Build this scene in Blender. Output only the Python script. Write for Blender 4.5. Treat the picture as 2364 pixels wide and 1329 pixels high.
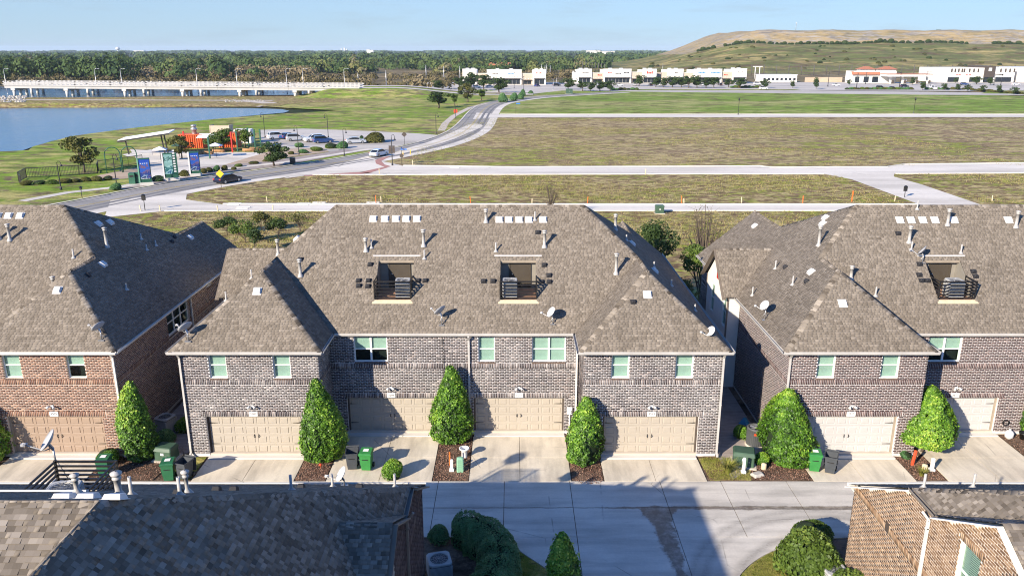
import bpy, bmesh, math, random
import numpy as np
from mathutils import Vector, Matrix
from mathutils.geometry import tessellate_polygon

R = math.radians
rnd = random.Random(7)
nr = np.random.RandomState(11)
for o in list(bpy.data.objects):
    bpy.data.objects.remove(o)
scene = bpy.context.scene
COL = scene.collection

# ------------------------------------------------------------------ camera, sky, sun, exposure
CAM_H, PITCH, FPX, IMW = 20.5, R(16.64), 1840.0, 2364.0
cam = bpy.data.cameras.new('camera')
cam.sensor_width = 36.0
cam.lens = 36.0 * FPX / IMW
cam.clip_start = 0.5
cam.clip_end = 30000
camo = bpy.data.objects.new('camera', cam)
camo.location = (0, 0, CAM_H)
camo.rotation_euler = (R(90) - PITCH, 0, 0)
COL.objects.link(camo)
scene.camera = camo

SUN_EL, SUN_AZ = R(23.5), R(42)          # light travels towards (+sin az, +cos az)
world = bpy.data.worlds.new('World')
scene.world = world
world.use_nodes = True
wn = world.node_tree
for n in list(wn.nodes):
    wn.nodes.remove(n)
sky = wn.nodes.new('ShaderNodeTexSky')
sky.sky_type = 'NISHITA'
sky.sun_disc = False
sky.sun_elevation = SUN_EL
sky.sun_rotation = math.pi + SUN_AZ
sky.altitude = 1500
sky.air_density = 1.0
sky.dust_density = 0.0
sky.ozone_density = 10.0
bg = wn.nodes.new('ShaderNodeBackground')
bg.inputs['Strength'].default_value = 0.15
wo = wn.nodes.new('ShaderNodeOutputWorld')
# pale haze and thin high cloud low over the horizon, fading upwards all the way round
wtc = wn.nodes.new('ShaderNodeTexCoord')
wsp = wn.nodes.new('ShaderNodeSeparateXYZ')
wn.links.new(wtc.outputs['Generated'], wsp.inputs[0])
wra = wn.nodes.new('ShaderNodeValToRGB')
for i_, (p_, v_) in enumerate(((0.0, 0.92), (0.06, 0.86), (0.18, 0.45), (0.42, 0.0))):
    e_ = wra.color_ramp.elements[i_] if i_ < 2 else wra.color_ramp.elements.new(p_)
    e_.position = p_
    e_.color = (v_, v_, v_, 1)
wn.links.new(wsp.outputs[2], wra.inputs[0])
wmp = wn.nodes.new('ShaderNodeMapping')
wmp.inputs['Scale'].default_value = (1.0, 1.0, 9.0)
wn.links.new(wtc.outputs['Generated'], wmp.inputs[0])
wno = wn.nodes.new('ShaderNodeTexNoise')
wno.inputs['Scale'].default_value = 5.0
wno.inputs['Detail'].default_value = 7.0
wno.inputs['Roughness'].default_value = 0.62
wn.links.new(wmp.outputs[0], wno.inputs['Vector'])
wcl = wn.nodes.new('ShaderNodeMapRange')
wcl.inputs[1].default_value = 0.50
wcl.inputs[2].default_value = 0.75
wcl.inputs[3].default_value = 0.94
wcl.inputs[4].default_value = 1.06
wn.links.new(wno.outputs['Fac'], wcl.inputs[0])
wmu = wn.nodes.new('ShaderNodeMath')
wmu.operation = 'MULTIPLY'
wn.links.new(wra.outputs[0], wmu.inputs[0])
wn.links.new(wcl.outputs[0], wmu.inputs[1])
wmx = wn.nodes.new('ShaderNodeMix')
wmx.data_type = 'RGBA'
wn.links.new(wmu.outputs[0], wmx.inputs[0])
wn.links.new(sky.outputs[0], wmx.inputs[6])
wmx.inputs[7].default_value = (1.56, 2.0, 2.36, 1)
wn.links.new(wmx.outputs[2], bg.inputs['Color'])
wn.links.new(bg.outputs[0], wo.inputs['Surface'])

sl = bpy.data.lights.new('sun', 'SUN')
sl.energy = 4.9
sl.angle = R(0.5)
sl.color = (1.0, 0.885, 0.73)
so = bpy.data.objects.new('sun', sl)
so.rotation_euler = (R(90) - SUN_EL, 0, -SUN_AZ)
so.location = (-60, -70, 60)
COL.objects.link(so)

scene.view_settings.view_transform = 'Standard'
scene.view_settings.look = 'None'
scene.view_settings.exposure = 0.95
scene.view_settings.gamma = 1.0
scene.view_settings.use_curve_mapping = False
scene.cycles.filter_width = 1.1

# ------------------------------------------------------------------ pixel -> place helpers (photo pixels, 2364 wide)
SP, CP = math.sin(PITCH), math.cos(PITCH)
def ray(x, y):
    u = (x - 1182.0) / FPX
    v = -(y - 664.5) / FPX
    return (u, CP + v * SP, -SP + v * CP)
def G(x, y, z=0.0):
    r = ray(x, y)
    t = (z - CAM_H) / r[2]
    return Vector((r[0] * t, r[1] * t, z))
def hat(x, y, d):
    """height of the point seen at pixel (x,y) that stands at distance d"""
    r = ray(x, y)
    return CAM_H + r[2] * d / r[1]
def pxm(d, z=0.0):
    return FPX / (d * CP + (CAM_H - z) * SP)
def project(p):
    z = p[2] - CAM_H
    zc = p[1] * CP - z * SP
    yc = p[1] * SP + z * CP
    if zc < 0.5:
        return (-9999, -9999, 1)
    return (1182 + FPX * p[0] / zc, 664.5 - FPX * yc / zc, zc)

# ------------------------------------------------------------------ materials
MATS = {}
class NT:
    def __init__(s, name):
        s.m = bpy.data.materials.new(name)
        s.m.use_nodes = True
        s.t = s.m.node_tree
        s.b = s.t.nodes['Principled BSDF']
        s.out = s.t.nodes['Material Output']
        MATS[name] = s.m
    def n(s, typ, **kw):
        k = s.t.nodes.new(typ)
        for a, v in kw.items():
            setattr(k, a, v)
        return k
    def put(s, sock, v):
        if hasattr(v, 'is_linked') or isinstance(v, bpy.types.NodeSocket):
            s.t.links.new(v, sock)
        elif isinstance(v, (tuple, list)):
            sock.default_value = tuple(v) if len(v) == len(sock.default_value) else tuple(v) + (1.0,)
        else:
            sock.default_value = v
    def pos(s):
        return s.n('ShaderNodeNewGeometry').outputs['Position']
    def objc(s):
        return s.n('ShaderNodeTexCoord').outputs['Object']
    def mapping(s, vec, scale=(1, 1, 1), rot=(0, 0, 0), loc=(0, 0, 0)):
        k = s.n('ShaderNodeMapping')
        s.put(k.inputs['Vector'], vec)
        k.inputs['Scale'].default_value = scale
        k.inputs['Rotation'].default_value = rot
        k.inputs['Location'].default_value = loc
        return k.outputs[0]
    def noise(s, vec, scale, detail=4.0, rough=0.55, dist=0.0):
        k = s.n('ShaderNodeTexNoise')
        s.put(k.inputs['Vector'], vec)
        k.inputs['Scale'].default_value = scale
        k.inputs['Detail'].default_value = detail
        k.inputs['Roughness'].default_value = rough
        k.inputs['Distortion'].default_value = dist
        return k.outputs['Fac']
    def voro(s, vec, scale, out='Distance'):
        k = s.n('ShaderNodeTexVoronoi')
        s.put(k.inputs['Vector'], vec)
        k.inputs['Scale'].default_value = scale
        return k.outputs[out]
    def ramp(s, fac, stops, interp='LINEAR'):
        k = s.n('ShaderNodeValToRGB')
        k.color_ramp.interpolation = interp
        e = k.color_ramp.elements
        while len(e) < len(stops):
            e.new(0.5)
        for i, (p, c) in enumerate(stops):
            e[i].position = p
            if isinstance(c, (int, float)):
                c = (c, c, c)
            e[i].color = tuple(c) + (1.0,)
        s.put(k.inputs['Fac'], fac)
        return k.outputs['Color']
    def mix(s, fac, a, b, mode='MIX'):
        k = s.n('ShaderNodeMix', data_type='RGBA', blend_type=mode)
        s.put(k.inputs[0], fac)
        s.put(k.inputs[6], a)
        s.put(k.inputs[7], b)
        return k.outputs[2]
    def ma(s, op, a, b=0.0, c=0.0, clamp=False):
        k = s.n('ShaderNodeMath', operation=op, use_clamp=clamp)
        s.put(k.inputs[0], a)
        s.put(k.inputs[1], b)
        if op in ('MULTIPLY_ADD', 'SMOOTH_MIN', 'WRAP', 'COMPARE'):
            s.put(k.inputs[2], c)
        return k.outputs[0]
    def sep(s, vec):
        k = s.n('ShaderNodeSeparateXYZ')
        s.put(k.inputs[0], vec)
        return k.outputs
    def attr(s, name='tone'):
        k = s.n('ShaderNodeAttribute')
        k.attribute_name = name
        return k.outputs['Fac']
    def bump(s, height, strength=0.3, distance=0.05):
        k = s.n('ShaderNodeBump')
        k.inputs['Strength'].default_value = strength
        k.inputs['Distance'].default_value = distance
        s.put(k.inputs['Height'], height)
        s.t.links.new(k.outputs[0], s.b.inputs['Normal'])
    def fin(s, col=None, rough=0.8, spec=0.35, metal=0.0):
        if col is not None:
            s.put(s.b.inputs['Base Color'], col)
        s.put(s.b.inputs['Roughness'], rough)
        s.put(s.b.inputs['Specular IOR Level'], spec)
        s.put(s.b.inputs['Metallic'], metal)
        return s.m

def plain(name, c, rough=0.7, var=0.18, scale=3.0, metal=0.0, spec=0.35, bump=0.0):
    """paint, metal, plastic: one colour, slightly uneven and weathered"""
    k = NT(name)
    v = k.objc()
    a = k.noise(v, scale, 5, 0.6)
    d = tuple(x * (1 - var) for x in c)
    e = tuple(min(1, x * (1 + var * 0.6)) for x in c)
    col = k.ramp(a, [(0.3, d), (0.7, e)])
    if bump:
        k.bump(k.noise(v, scale * 6, 4), bump, 0.02)
    return k.fin(col, k.ma('MULTIPLY_ADD', a, 0.25, rough - 0.12), spec, metal)

def toned(name, stops, rough=0.85, spec=0.2, nscale=12.0, namt=0.25, objcolor=False, wash=None, trans=0.0, streak=False):
    """colour picked per piece by its tone attribute, with fine grain"""
    k = NT(name)
    if objcolor:
        oi = k.n('ShaderNodeObjectInfo')
        tone = k.sep(oi.outputs['Color'])[0]
    else:
        tone = k.attr('tone')
    col = k.ramp(tone, stops)
    p = k.pos()
    g = k.noise(p, nscale, 4, 0.65)
    col = k.mix(namt, col, k.ramp(g, [(0.25, 0.35), (0.75, 1.0)]), 'MULTIPLY')
    if wash:
        big = k.noise(p, 0.55, 5, 0.65)
        fine = k.noise(p, 9.0, 3, 0.7)
        m = k.ma('MULTIPLY', k.ramp(big, [(0.42, 0.0), (0.66, 1.0)]), k.ramp(fine, [(0.42, 0.0), (0.58, 1.0)]))
        col = k.mix(k.ma('MULTIPLY', m, 0.55), col, wash)
    if streak:
        w1 = k.noise(k.mapping(p, (1.6, 0.45, 0.45)), 0.9, 6, 0.65)
        w2 = k.noise(p, 0.28, 4, 0.6)
        col = k.mix(0.55, col, k.ramp(k.ma('MULTIPLY_ADD', w1, 0.6, k.ma('MULTIPLY', w2, 0.4)), [(0.36, 0.66), (0.52, 0.95), (0.66, 1.0)]), 'MULTIPLY')
    k.bump(g, 0.25, 0.01)
    k.fin(col, rough, spec)
    if trans:
        tr = k.n('ShaderNodeBsdfTranslucent')
        k.put(tr.inputs['Color'], k.mix(0.5, col, (0.30, 0.42, 0.06), 'MIX'))
        mx = k.n('ShaderNodeMixShader')
        mx.inputs[0].default_value = trans
        k.t.links.new(k.b.outputs[0], mx.inputs[1])
        k.t.links.new(tr.outputs[0], mx.inputs[2])
        k.t.links.new(mx.outputs[0], k.out.inputs['Surface'])
    return k.m

ROOF = [(0.0, (0.092, 0.076, 0.059)), (0.3, (0.150, 0.127, 0.101)), (0.65, (0.230, 0.197, 0.160)), (1.0, (0.33, 0.288, 0.238))]
for nm, oc in (('shingle', False), ('shingle_piece', True)):
    toned(nm, ROOF, 0.92, 0.15, 60.0, 0.22, oc, streak=True)
BR = {'grey': [(0.0, (0.030, 0.023, 0.025)), (0.45, (0.064, 0.050, 0.051)), (0.65, (0.115, 0.088, 0.083)), (0.8, (0.20, 0.155, 0.14)), (1.0, (0.42, 0.37, 0.34))],
      'red': [(0.0, (0.085, 0.044, 0.034)), (0.45, (0.18, 0.092, 0.064)), (0.8, (0.29, 0.16, 0.105)), (1.0, (0.44, 0.29, 0.20))],
      'plum': [(0.0, (0.044, 0.028, 0.030)), (0.5, (0.098, 0.062, 0.060)), (0.8, (0.16, 0.105, 0.096)), (1.0, (0.30, 0.22, 0.20))],
      'tan': [(0.0, (0.12, 0.07, 0.042)), (0.4, (0.23, 0.140, 0.082)), (0.75, (0.33, 0.215, 0.130)), (1.0, (0.46, 0.34, 0.23))],
      'umber': [(0.0, (0.055, 0.036, 0.034)), (0.5, (0.10, 0.068, 0.062)), (1.0, (0.20, 0.15, 0.13))]}
for k_, st in BR.items():
    w_ = (0.42, 0.40, 0.37) if k_ in ('grey',) else None
    toned('brick_' + k_, st, 0.9, 0.2, 40.0, 0.3, False, w_)
toned('brick_tan_piece', BR['tan'], 0.9, 0.2, 40.0, 0.3, True)
for k_, c_ in (('grey', (0.60, 0.58, 0.57)), ('red', (0.60, 0.51, 0.43)), ('plum', (0.62, 0.59, 0.57)), ('tan', (0.72, 0.66, 0.57)), ('umber', (0.50, 0.46, 0.42))):
    plain('mortar_' + k_, c_, 0.95, 0.22, 6.0, bump=0.2)
toned('leaf_holly', [(0.0, (0.014, 0.040, 0.005)), (0.35, (0.055, 0.135, 0.011)), (0.65, (0.125, 0.27, 0.020)), (0.88, (0.23, 0.40, 0.035)), (1.0, (0.38, 0.50, 0.07))], 0.5, 0.4, 3.0, 0.15, trans=0.15)
toned('leaf_hedge', [(0.0, (0.035, 0.10, 0.035)), (0.6, (0.095, 0.22, 0.07)), (1.0, (0.20, 0.34, 0.12))], 0.5, 0.4, 3.0, 0.15, trans=0.15)
toned('leaf_boxwood', [(0.0, (0.040, 0.075, 0.012)), (0.6, (0.105, 0.165, 0.025)), (1.0, (0.20, 0.26, 0.05))], 0.55, 0.35, 3.0, 0.15, trans=0.2)
toned('leaf_oak', [(0.0, (0.018, 0.040, 0.010)), (0.6, (0.045, 0.080, 0.018)), (1.0, (0.10, 0.125, 0.03))], 0.65, 0.3, 3.0, 0.15, trans=0.15)
toned('leaf_olive', [(0.0, (0.050, 0.055, 0.016)), (0.6, (0.115, 0.115, 0.028)), (1.0, (0.22, 0.20, 0.06))], 0.7, 0.25, 3.0, 0.15, trans=0.15)
toned('leaf_wood', [(0.0, (0.040, 0.075, 0.028)), (0.35, (0.080, 0.125, 0.038)), (0.62, (0.135, 0.160, 0.050)), (0.8, (0.19, 0.175, 0.068)), (1.0, (0.20, 0.175, 0.14))], 0.8, 0.15, 0.2, 0.3, trans=0.1)
toned('leaf_brush', [(0.0, (0.06, 0.055, 0.02)), (0.5, (0.125, 0.105, 0.045)), (1.0, (0.24, 0.19, 0.11))], 0.85, 0.15, 1.0, 0.2)
toned('grass_blades', [(0.0, (0.17, 0.19, 0.045)), (0.4, (0.29, 0.28, 0.075)), (0.7, (0.43, 0.35, 0.15)), (1.0, (0.55, 0.45, 0.25))], 0.9, 0.1, 0.35, 0.5, trans=0.15)
toned('lawn_blades', [(0.0, (0.15, 0.19, 0.03)), (0.5, (0.28, 0.28, 0.055)), (1.0, (0.46, 0.40, 0.14))], 0.85, 0.15, 0.6, 0.5, trans=0.15)
toned('mulch_chips', [(0.0, (0.10, 0.05, 0.035)), (0.5, (0.26, 0.145, 0.10)), (0.85, (0.42, 0.26, 0.18)), (1.0, (0.58, 0.45, 0.34))], 0.95, 0.1, 20.0, 0.2)
plain('bark', (0.13, 0.10, 0.075), 0.95, 0.4, 8.0, bump=0.5)
plain('white_paint', (0.76, 0.75, 0.72), 0.55, 0.06, 2.0)
plain('gutter_white', (0.62, 0.60, 0.56), 0.5, 0.12, 1.5)
plain('gutter_dark', (0.20, 0.175, 0.15), 0.55, 0.15, 1.5)
plain('gutter_taupe', (0.47, 0.45, 0.42), 0.5, 0.14, 1.5)
plain('fascia_brown', (0.16, 0.13, 0.10), 0.7, 0.15, 2.0)
plain('door_beige', (0.40, 0.355, 0.29), 0.55, 0.08, 1.2)
plain('door_taupe', (0.32, 0.235, 0.17), 0.55, 0.10, 1.2)
plain('door_white', (0.47, 0.455, 0.435), 0.5, 0.06, 1.2)
plain('trim_dark', (0.075, 0.058, 0.046), 0.6, 0.15, 3.0)
plain('trim_taupe', (0.30, 0.25, 0.19), 0.6, 0.12, 3.0)
plain('black_metal', (0.015, 0.014, 0.014), 0.4, 0.3, 4.0, spec=0.5)
plain('grey_plastic', (0.055, 0.062, 0.07), 0.55, 0.15, 3.0)
plain('green_plastic', (0.035, 0.21, 0.05), 0.5, 0.15, 3.0)
plain('dark_green_plastic', (0.02, 0.12, 0.05), 0.5, 0.15, 3.0)
plain('interior_dark', (0.012, 0.012, 0.013), 0.9, 0.2, 3.0)
plain('vent_white', (0.60, 0.59, 0.57), 0.55, 0.08, 6.0)
plain('pipe_grey', (0.40, 0.385, 0.36), 0.5, 0.2, 7.0)
plain('lead_black', (0.025, 0.025, 0.028), 0.7, 0.2, 6.0)
plain('dish_grey', (0.40, 0.40, 0.40), 0.4, 0.10, 5.0)
plain('dish_white', (0.62, 0.62, 0.60), 0.4, 0.06, 5.0)
plain('galvanised', (0.42, 0.42, 0.42), 0.35, 0.2, 8.0, metal=0.6)
plain('condenser_grey', (0.42, 0.42, 0.40), 0.5, 0.12, 5.0)
plain('condenser_dark', (0.085, 0.09, 0.092), 0.5, 0.15, 5.0)
plain('fan_dark', (0.02, 0.022, 0.028), 0.45, 0.2, 5.0)
plain('utility_green', (0.052, 0.10, 0.062), 0.5, 0.2, 2.5)
plain('pedestal_green', (0.22, 0.42, 0.28), 0.5, 0.1, 4.0)
plain('red_plastic', (0.55, 0.08, 0.03), 0.5, 0.15, 5.0)
plain('orange_plastic', (0.75, 0.16, 0.03), 0.5, 0.15, 5.0)
plain('yellow_paint', (0.80, 0.50, 0.02), 0.5, 0.06, 5.0)
plain('cream_plastic', (0.60, 0.50, 0.33), 0.6, 0.12, 6.0)
plain('stucco_white', (0.72, 0.69, 0.63), 0.9, 0.06, 2.0, bump=0.15)
plain('stucco_tan', (0.48, 0.40, 0.31), 0.9, 0.08, 2.0)
plain('siding_white', (0.62, 0.61, 0.57), 0.7, 0.08, 2.0)
plain('terrace_floor', (0.44, 0.25, 0.15), 0.8, 0.14, 4.0)
plain('terrace_wall', (0.24, 0.22, 0.185), 0.8, 0.10, 3.0)  # wall colour darkened to stand in for the shadow inside the terrace
plain('door_brown_shaded', (0.062, 0.05, 0.036), 0.6, 0.10, 2.0)  # brown darkened to carry the shade of the terrace recess
plain('blind', (0.78, 0.79, 0.76), 0.8, 0.05, 3.0)
plain('stone_dark', (0.13, 0.125, 0.12), 0.9, 0.45, 3.5, bump=0.5)
plain('asphalt_kerb', (0.40, 0.37, 0.33), 0.9, 0.15, 1.0)
plain('concrete_white', (0.62, 0.59, 0.53), 0.85, 0.10, 0.6)
plain('concrete_grey', (0.44, 0.43, 0.41), 0.85, 0.10, 0.4)
plain('concrete_tan', (0.52, 0.45, 0.37), 0.9, 0.12, 0.5)
plain('tile_red', (0.40, 0.16, 0.09), 0.8, 0.15, 2.0)
plain('glass_dark', (0.018, 0.024, 0.032), 0.08, 0.2, 0.5, spec=0.6)
plain('sign_brown', (0.07, 0.055, 0.045), 0.6, 0.1, 1.0)
plain('sign_blue', (0.03, 0.22, 0.42), 0.5, 0.1, 1.0)
plain('sign_red', (0.62, 0.045, 0.02), 0.5, 0.1, 1.0)
plain('sign_black', (0.02, 0.02, 0.02), 0.5, 0.1, 1.0)
plain('street_blue', (0.03, 0.16, 0.5), 0.5, 0.1, 1.0)
plain('container_red', (0.62, 0.115, 0.03), 0.55, 0.18, 1.2)
plain('post_red', (0.50, 0.03, 0.02), 0.55, 0.15, 1.2)
plain('pylon_green', (0.025, 0.105, 0.065), 0.5, 0.15, 1.2)
plain('pylon_mint', (0.20, 0.42, 0.28), 0.5, 0.1, 1.2)
plain('timber', (0.36, 0.20, 0.09), 0.85, 0.3, 2.0)
plain('canopy_white', (0.80, 0.80, 0.80), 0.6, 0.05, 0.5)
plain('rubber', (0.02, 0.02, 0.02), 0.85, 0.2, 4.0)
plain('rim_silver', (0.5, 0.5, 0.5), 0.3, 0.1, 4.0, metal=0.8)
plain('rock', (0.46, 0.43, 0.38), 0.95, 0.25, 2.0, bump=0.4)
plain('paver_red', (0.42, 0.21, 0.17), 0.9, 0.15, 1.0)
plain('net_grey', (0.10, 0.09, 0.085), 0.9, 0.2, 0.2)
plain('skin_cloth', (0.06, 0.12, 0.32), 0.9, 0.15, 4.0)
for nm, c in (('car_white', (0.78, 0.79, 0.80)), ('car_blue', (0.02, 0.06, 0.20)), ('car_silver', (0.45, 0.47, 0.50)), ('car_navy', (0.008, 0.012, 0.035)), ('car_black', (0.012, 0.012, 0.014)), ('car_red', (0.4, 0.02, 0.02)), ('car_pale', (0.58, 0.66, 0.74))):
    k = NT(nm)
    k.b.inputs['Coat Weight'].default_value = 0.7
    k.b.inputs['Coat Roughness'].default_value = 0.05
    k.fin(k.ramp(k.noise(k.objc(), 2.0, 3), [(0.3, tuple(x * 0.92 for x in c)), (0.7, c)]), 0.35, 0.5, 0.2)

k = NT('window_glass')                      # tinted green glass that shows blinds behind and mirrors the sky
tr = k.n('ShaderNodeBsdfTransparent'); tr.inputs['Color'].default_value = (0.74, 0.92, 0.84, 1)
gl = k.n('ShaderNodeBsdfGlossy'); gl.inputs['Roughness'].default_value = 0.03; gl.inputs['Color'].default_value = (0.9, 0.95, 0.95, 1)
fr = k.n('ShaderNodeLayerWeight'); fr.inputs['Blend'].default_value = 0.3
bm_ = k.n('ShaderNodeBump'); bm_.inputs['Strength'].default_value = 0.06; bm_.inputs['Distance'].default_value = 0.05
k.put(bm_.inputs['Height'], k.noise(k.objc(), 1.5, 2))
k.t.links.new(bm_.outputs[0], gl.inputs['Normal'])
mx = k.n('ShaderNodeMixShader')
k.put(mx.inputs[0], k.ma('MULTIPLY_ADD', k.ma('POWER', fr.outputs['Facing'], 3.0), 0.55, 0.06))
k.t.links.new(tr.outputs[0], mx.inputs[1]); k.t.links.new(gl.outputs[0], mx.inputs[2])
k.t.links.new(mx.outputs[0], k.out.inputs['Surface'])
k.t.nodes.remove(k.b)

k = NT('water')
p = k.mapping(k.pos(), (1.0, 0.45, 1.0))
k.bump(k.ma('ADD', k.noise(p, 0.9, 6, 0.6), k.ma('MULTIPLY', k.noise(p, 0.08, 4), 2.0)), 0.35, 0.25)
k.fin(k.ramp(k.noise(p, 0.02, 4), [(0.3, (0.018, 0.065, 0.125)), (0.7, (0.032, 0.10, 0.18))]), 0.16, 0.5)

def concrete(name, a, b, stains=False, scale=1.0, run_=(0.16, 1.2, 1)):
    k = NT(name)
    p = k.pos()
    big = k.noise(p, 0.35 * scale, 6, 0.62)
    fine = k.noise(p, 9.0 * scale, 5, 0.7)
    col = k.ramp(big, [(0.28, a), (0.72, b)])
    col = k.mix(0.30, col, k.ramp(fine, [(0.25, 0.55), (0.7, 1.0)]), 'MULTIPLY')
    spots = k.ramp(k.voro(p, 1.1 * scale), [(0.015, 0.45), (0.05, 1.0)])
    col = k.mix(0.35, col, spots, 'MULTIPLY')
    ck = k.n('ShaderNodeTexVoronoi', feature='DISTANCE_TO_EDGE'); ck.inputs['Scale'].default_value = 0.22 * scale
    k.put(ck.inputs['Vector'], p)
    cm = k.ma('MULTIPLY', k.ramp(ck.outputs['Distance'], [(0.0, 1.0), (0.006, 0.0)]), k.ramp(k.noise(p, 0.5 * scale, 3), [(0.52, 0.0), (0.6, 0.6)]))
    col = k.mix(cm, col, (0.10, 0.09, 0.08))
    drift = k.ramp(k.noise(k.mapping(p, run_), 1.1 * scale, 5, 0.6), [(0.36, 0.55), (0.56, 1.0)])
    col = k.mix(0.55, col, drift, 'MULTIPLY')
    if stains:
        x, y, z = k.sep(p)
        wob = k.ma('SUBTRACT', k.noise(p, 1.3, 5, 0.7), 0.5)
        wob2 = k.ma('SUBTRACT', k.noise(p, 0.45, 5, 0.6), 0.5)
        # wet run along the valley gutter, and the puddle that drains down the lane
        dy = k.ma('ABSOLUTE', k.ma('ADD', k.ma('SUBTRACT', y, 32.75), k.ma('MULTIPLY', wob, 0.35)))
        wid = k.ramp(k.ma('MULTIPLY', k.ma('ADD', x, 12.0), 1 / 40.0), [(0.0, 0.04), (0.40, 0.06), (0.47, 0.16), (0.7, 0.20), (1.0, 0.2)])
        run = k.ma('MULTIPLY', k.ma('SUBTRACT', wid, dy), 14.0, clamp=True)
        dx = k.ma('ABSOLUTE', k.ma('ADD', k.ma('SUBTRACT', x, k.ma('MULTIPLY_ADD', k.ma('SUBTRACT', 32.7, y), 0.03, 6.75)), k.ma('MULTIPLY', wob, 1.1)))
        wx = k.ramp(k.ma('MULTIPLY', k.ma('SUBTRACT', y, 26.0), 1 / 7.0), [(0.0, 0.25), (0.55, 0.42), (0.8, 0.55), (0.96, 1.0), (1.0, 0.0)])
        pud = k.ma('MULTIPLY', k.ma('SUBTRACT', wx, dx), 7.0, clamp=True)
        wet = k.ma('MULTIPLY', k.ma('MAXIMUM', run, pud), k.ramp(k.noise(p, 2.2, 5, 0.7), [(0.28, 0.45), (0.55, 1.0)]))
        col = k.mix(k.ma('MULTIPLY', wet, 0.80), col, (0.075, 0.055, 0.04))
        # tyre sweep marks round the corner, a soft arc
        ax = k.ma('SUBTRACT', x, 13.8); ay = k.ma('SUBTRACT', y, 25.6)
        rad = k.ma('SQRT', k.ma('ADD', k.ma('MULTIPLY', ax, ax), k.ma('MULTIPLY', ay, ay)))
        for r0, am in ((5.0, 0.5), (6.4, 0.42), (6.9, 0.40), (4.3, 0.3)):
            q = k.ma('ABSOLUTE', k.ma('ADD', k.ma('SUBTRACT', rad, r0), k.ma('MULTIPLY', wob2, 0.5)))
            col = k.mix(k.ma('MULTIPLY', k.ramp(q, [(0.05, 1.0), (0.34, 0.0)]), k.ma('MULTIPLY', k.ramp(fine, [(0.3, 0.2), (0.6, 1.0)]), am)), col, (0.10, 0.092, 0.082))
        k.put(k.b.inputs['Roughness'], k.ma('MULTIPLY_ADD', wet, -0.5, 0.88))
        k.bump(fine, 0.2, 0.01)
        k.put(k.b.inputs['Base Color'], col)
        k.b.inputs['Specular IOR Level'].default_value = 0.3
        return k.m
    k.bump(fine, 0.2, 0.01)
    return k.fin(col, 0.95, 0.08)
concrete('concrete_alley', (0.52, 0.48, 0.415), (0.70, 0.65, 0.565), True)
concrete('concrete_drive', (0.58, 0.505, 0.39), (0.78, 0.70, 0.55), False, 1.0, (1.3, 0.22, 1))
concrete('concrete_street', (0.65, 0.59, 0.50), (0.79, 0.73, 0.635), False, 0.15)
concrete('asphalt', (0.30, 0.285, 0.265), (0.40, 0.375, 0.345), False, 0.12)
concrete('asphalt_lot', (0.49, 0.45, 0.395), (0.61, 0.565, 0.50), False, 0.08)
concrete('gravel', (0.30, 0.25, 0.22), (0.46, 0.40, 0.36), False, 3.0)
concrete('decomposed_granite', (0.44, 0.33, 0.23), (0.56, 0.44, 0.32), False, 0.3)

def meadow(name, green, dry, bare, gfrac=0.5, bfrac=0.35, stretch=2.2, scale=0.05, clump=0.45, cs=0.0):
    k = NT(name)
    p = k.pos()
    q = k.mapping(p, (1.0 / stretch, 1.0, 1.0))
    a = k.noise(q, scale, 6, 0.62, 0.8)
    b = k.noise(q, scale * 5.0, 7, 0.72, 0.6)
    f = k.noise(p, 1.6, 6, 0.75)
    c = k.noise(k.mapping(p, (0.6, 1.0, 1.0)), clump, 5, 0.7, 0.5)
    m = k.ma('ADD', k.ma('MULTIPLY', b, 0.38), k.ma('ADD', k.ma('MULTIPLY', a, 0.42), k.ma('MULTIPLY', c, 0.2)))
    col = k.mix(k.ramp(m, [(gfrac - 0.035, 0.0), (gfrac + 0.035, 1.0)]), green, dry)
    m2 = k.ma('ADD', k.ma('MULTIPLY', k.noise(q, scale * 8, 7, 0.75, 0.5), 0.55), k.ma('MULTIPLY', c, 0.45))
    col = k.mix(k.ramp(m2, [(bfrac + 0.02, 1.0), (bfrac + 0.08, 0.0)]), col, bare)
    col = k.mix(k.ramp(b, [(0.52, 0.0), (0.68, 0.55)]), col, tuple(min(1, x * 1.25) for x in dry))
    col = k.mix(0.75, col, k.ramp(c, [(0.34, 0.26), (0.50, 0.80), (0.62, 1.0)]), 'MULTIPLY')
    col = k.mix(0.6, col, k.ramp(f, [(0.28, 0.4), (0.70, 1.0)]), 'MULTIPLY')
    k.bump(k.ma('ADD', f, k.ma('MULTIPLY', c, 1.5)), 0.7, 0.15)
    return k.fin(col, 0.95, 0.08)
meadow('meadow_lots', (0.33, 0.37, 0.055), (0.56, 0.45, 0.21), (0.30, 0.20, 0.11), 0.498, 0.455, 1.4, 0.09, 1.0)
meadow('meadow_mid', (0.33, 0.36, 0.065), (0.55, 0.44, 0.22), (0.34, 0.24, 0.14), 0.492, 0.455, 1.8, 0.035, 0.75)
meadow('meadow_far', (0.24, 0.36, 0.05), (0.44, 0.42, 0.16), (0.27, 0.21, 0.10), 0.53, 0.40, 3.5, 0.025, 0.2)
meadow('meadow_lake', (0.25, 0.37, 0.045), (0.48, 0.43, 0.15), (0.32, 0.24, 0.14), 0.51, 0.41, 1.6, 0.03, 0.3)
meadow('lawn', (0.24, 0.28, 0.045), (0.42, 0.36, 0.11), (0.14, 0.10, 0.05), 0.50, 0.36, 1.0, 0.5, 2.5)
meadow('brushland', (0.15, 0.155, 0.05), (0.36, 0.28, 0.15), (0.20, 0.14, 0.09), 0.48, 0.44, 3.0, 0.02, 0.10)
meadow('hill_grass', (0.17, 0.19, 0.06), (0.43, 0.34, 0.14), (0.26, 0.185, 0.10), 0.53, 0.41, 4.0, 0.018, 0.06)
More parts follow.
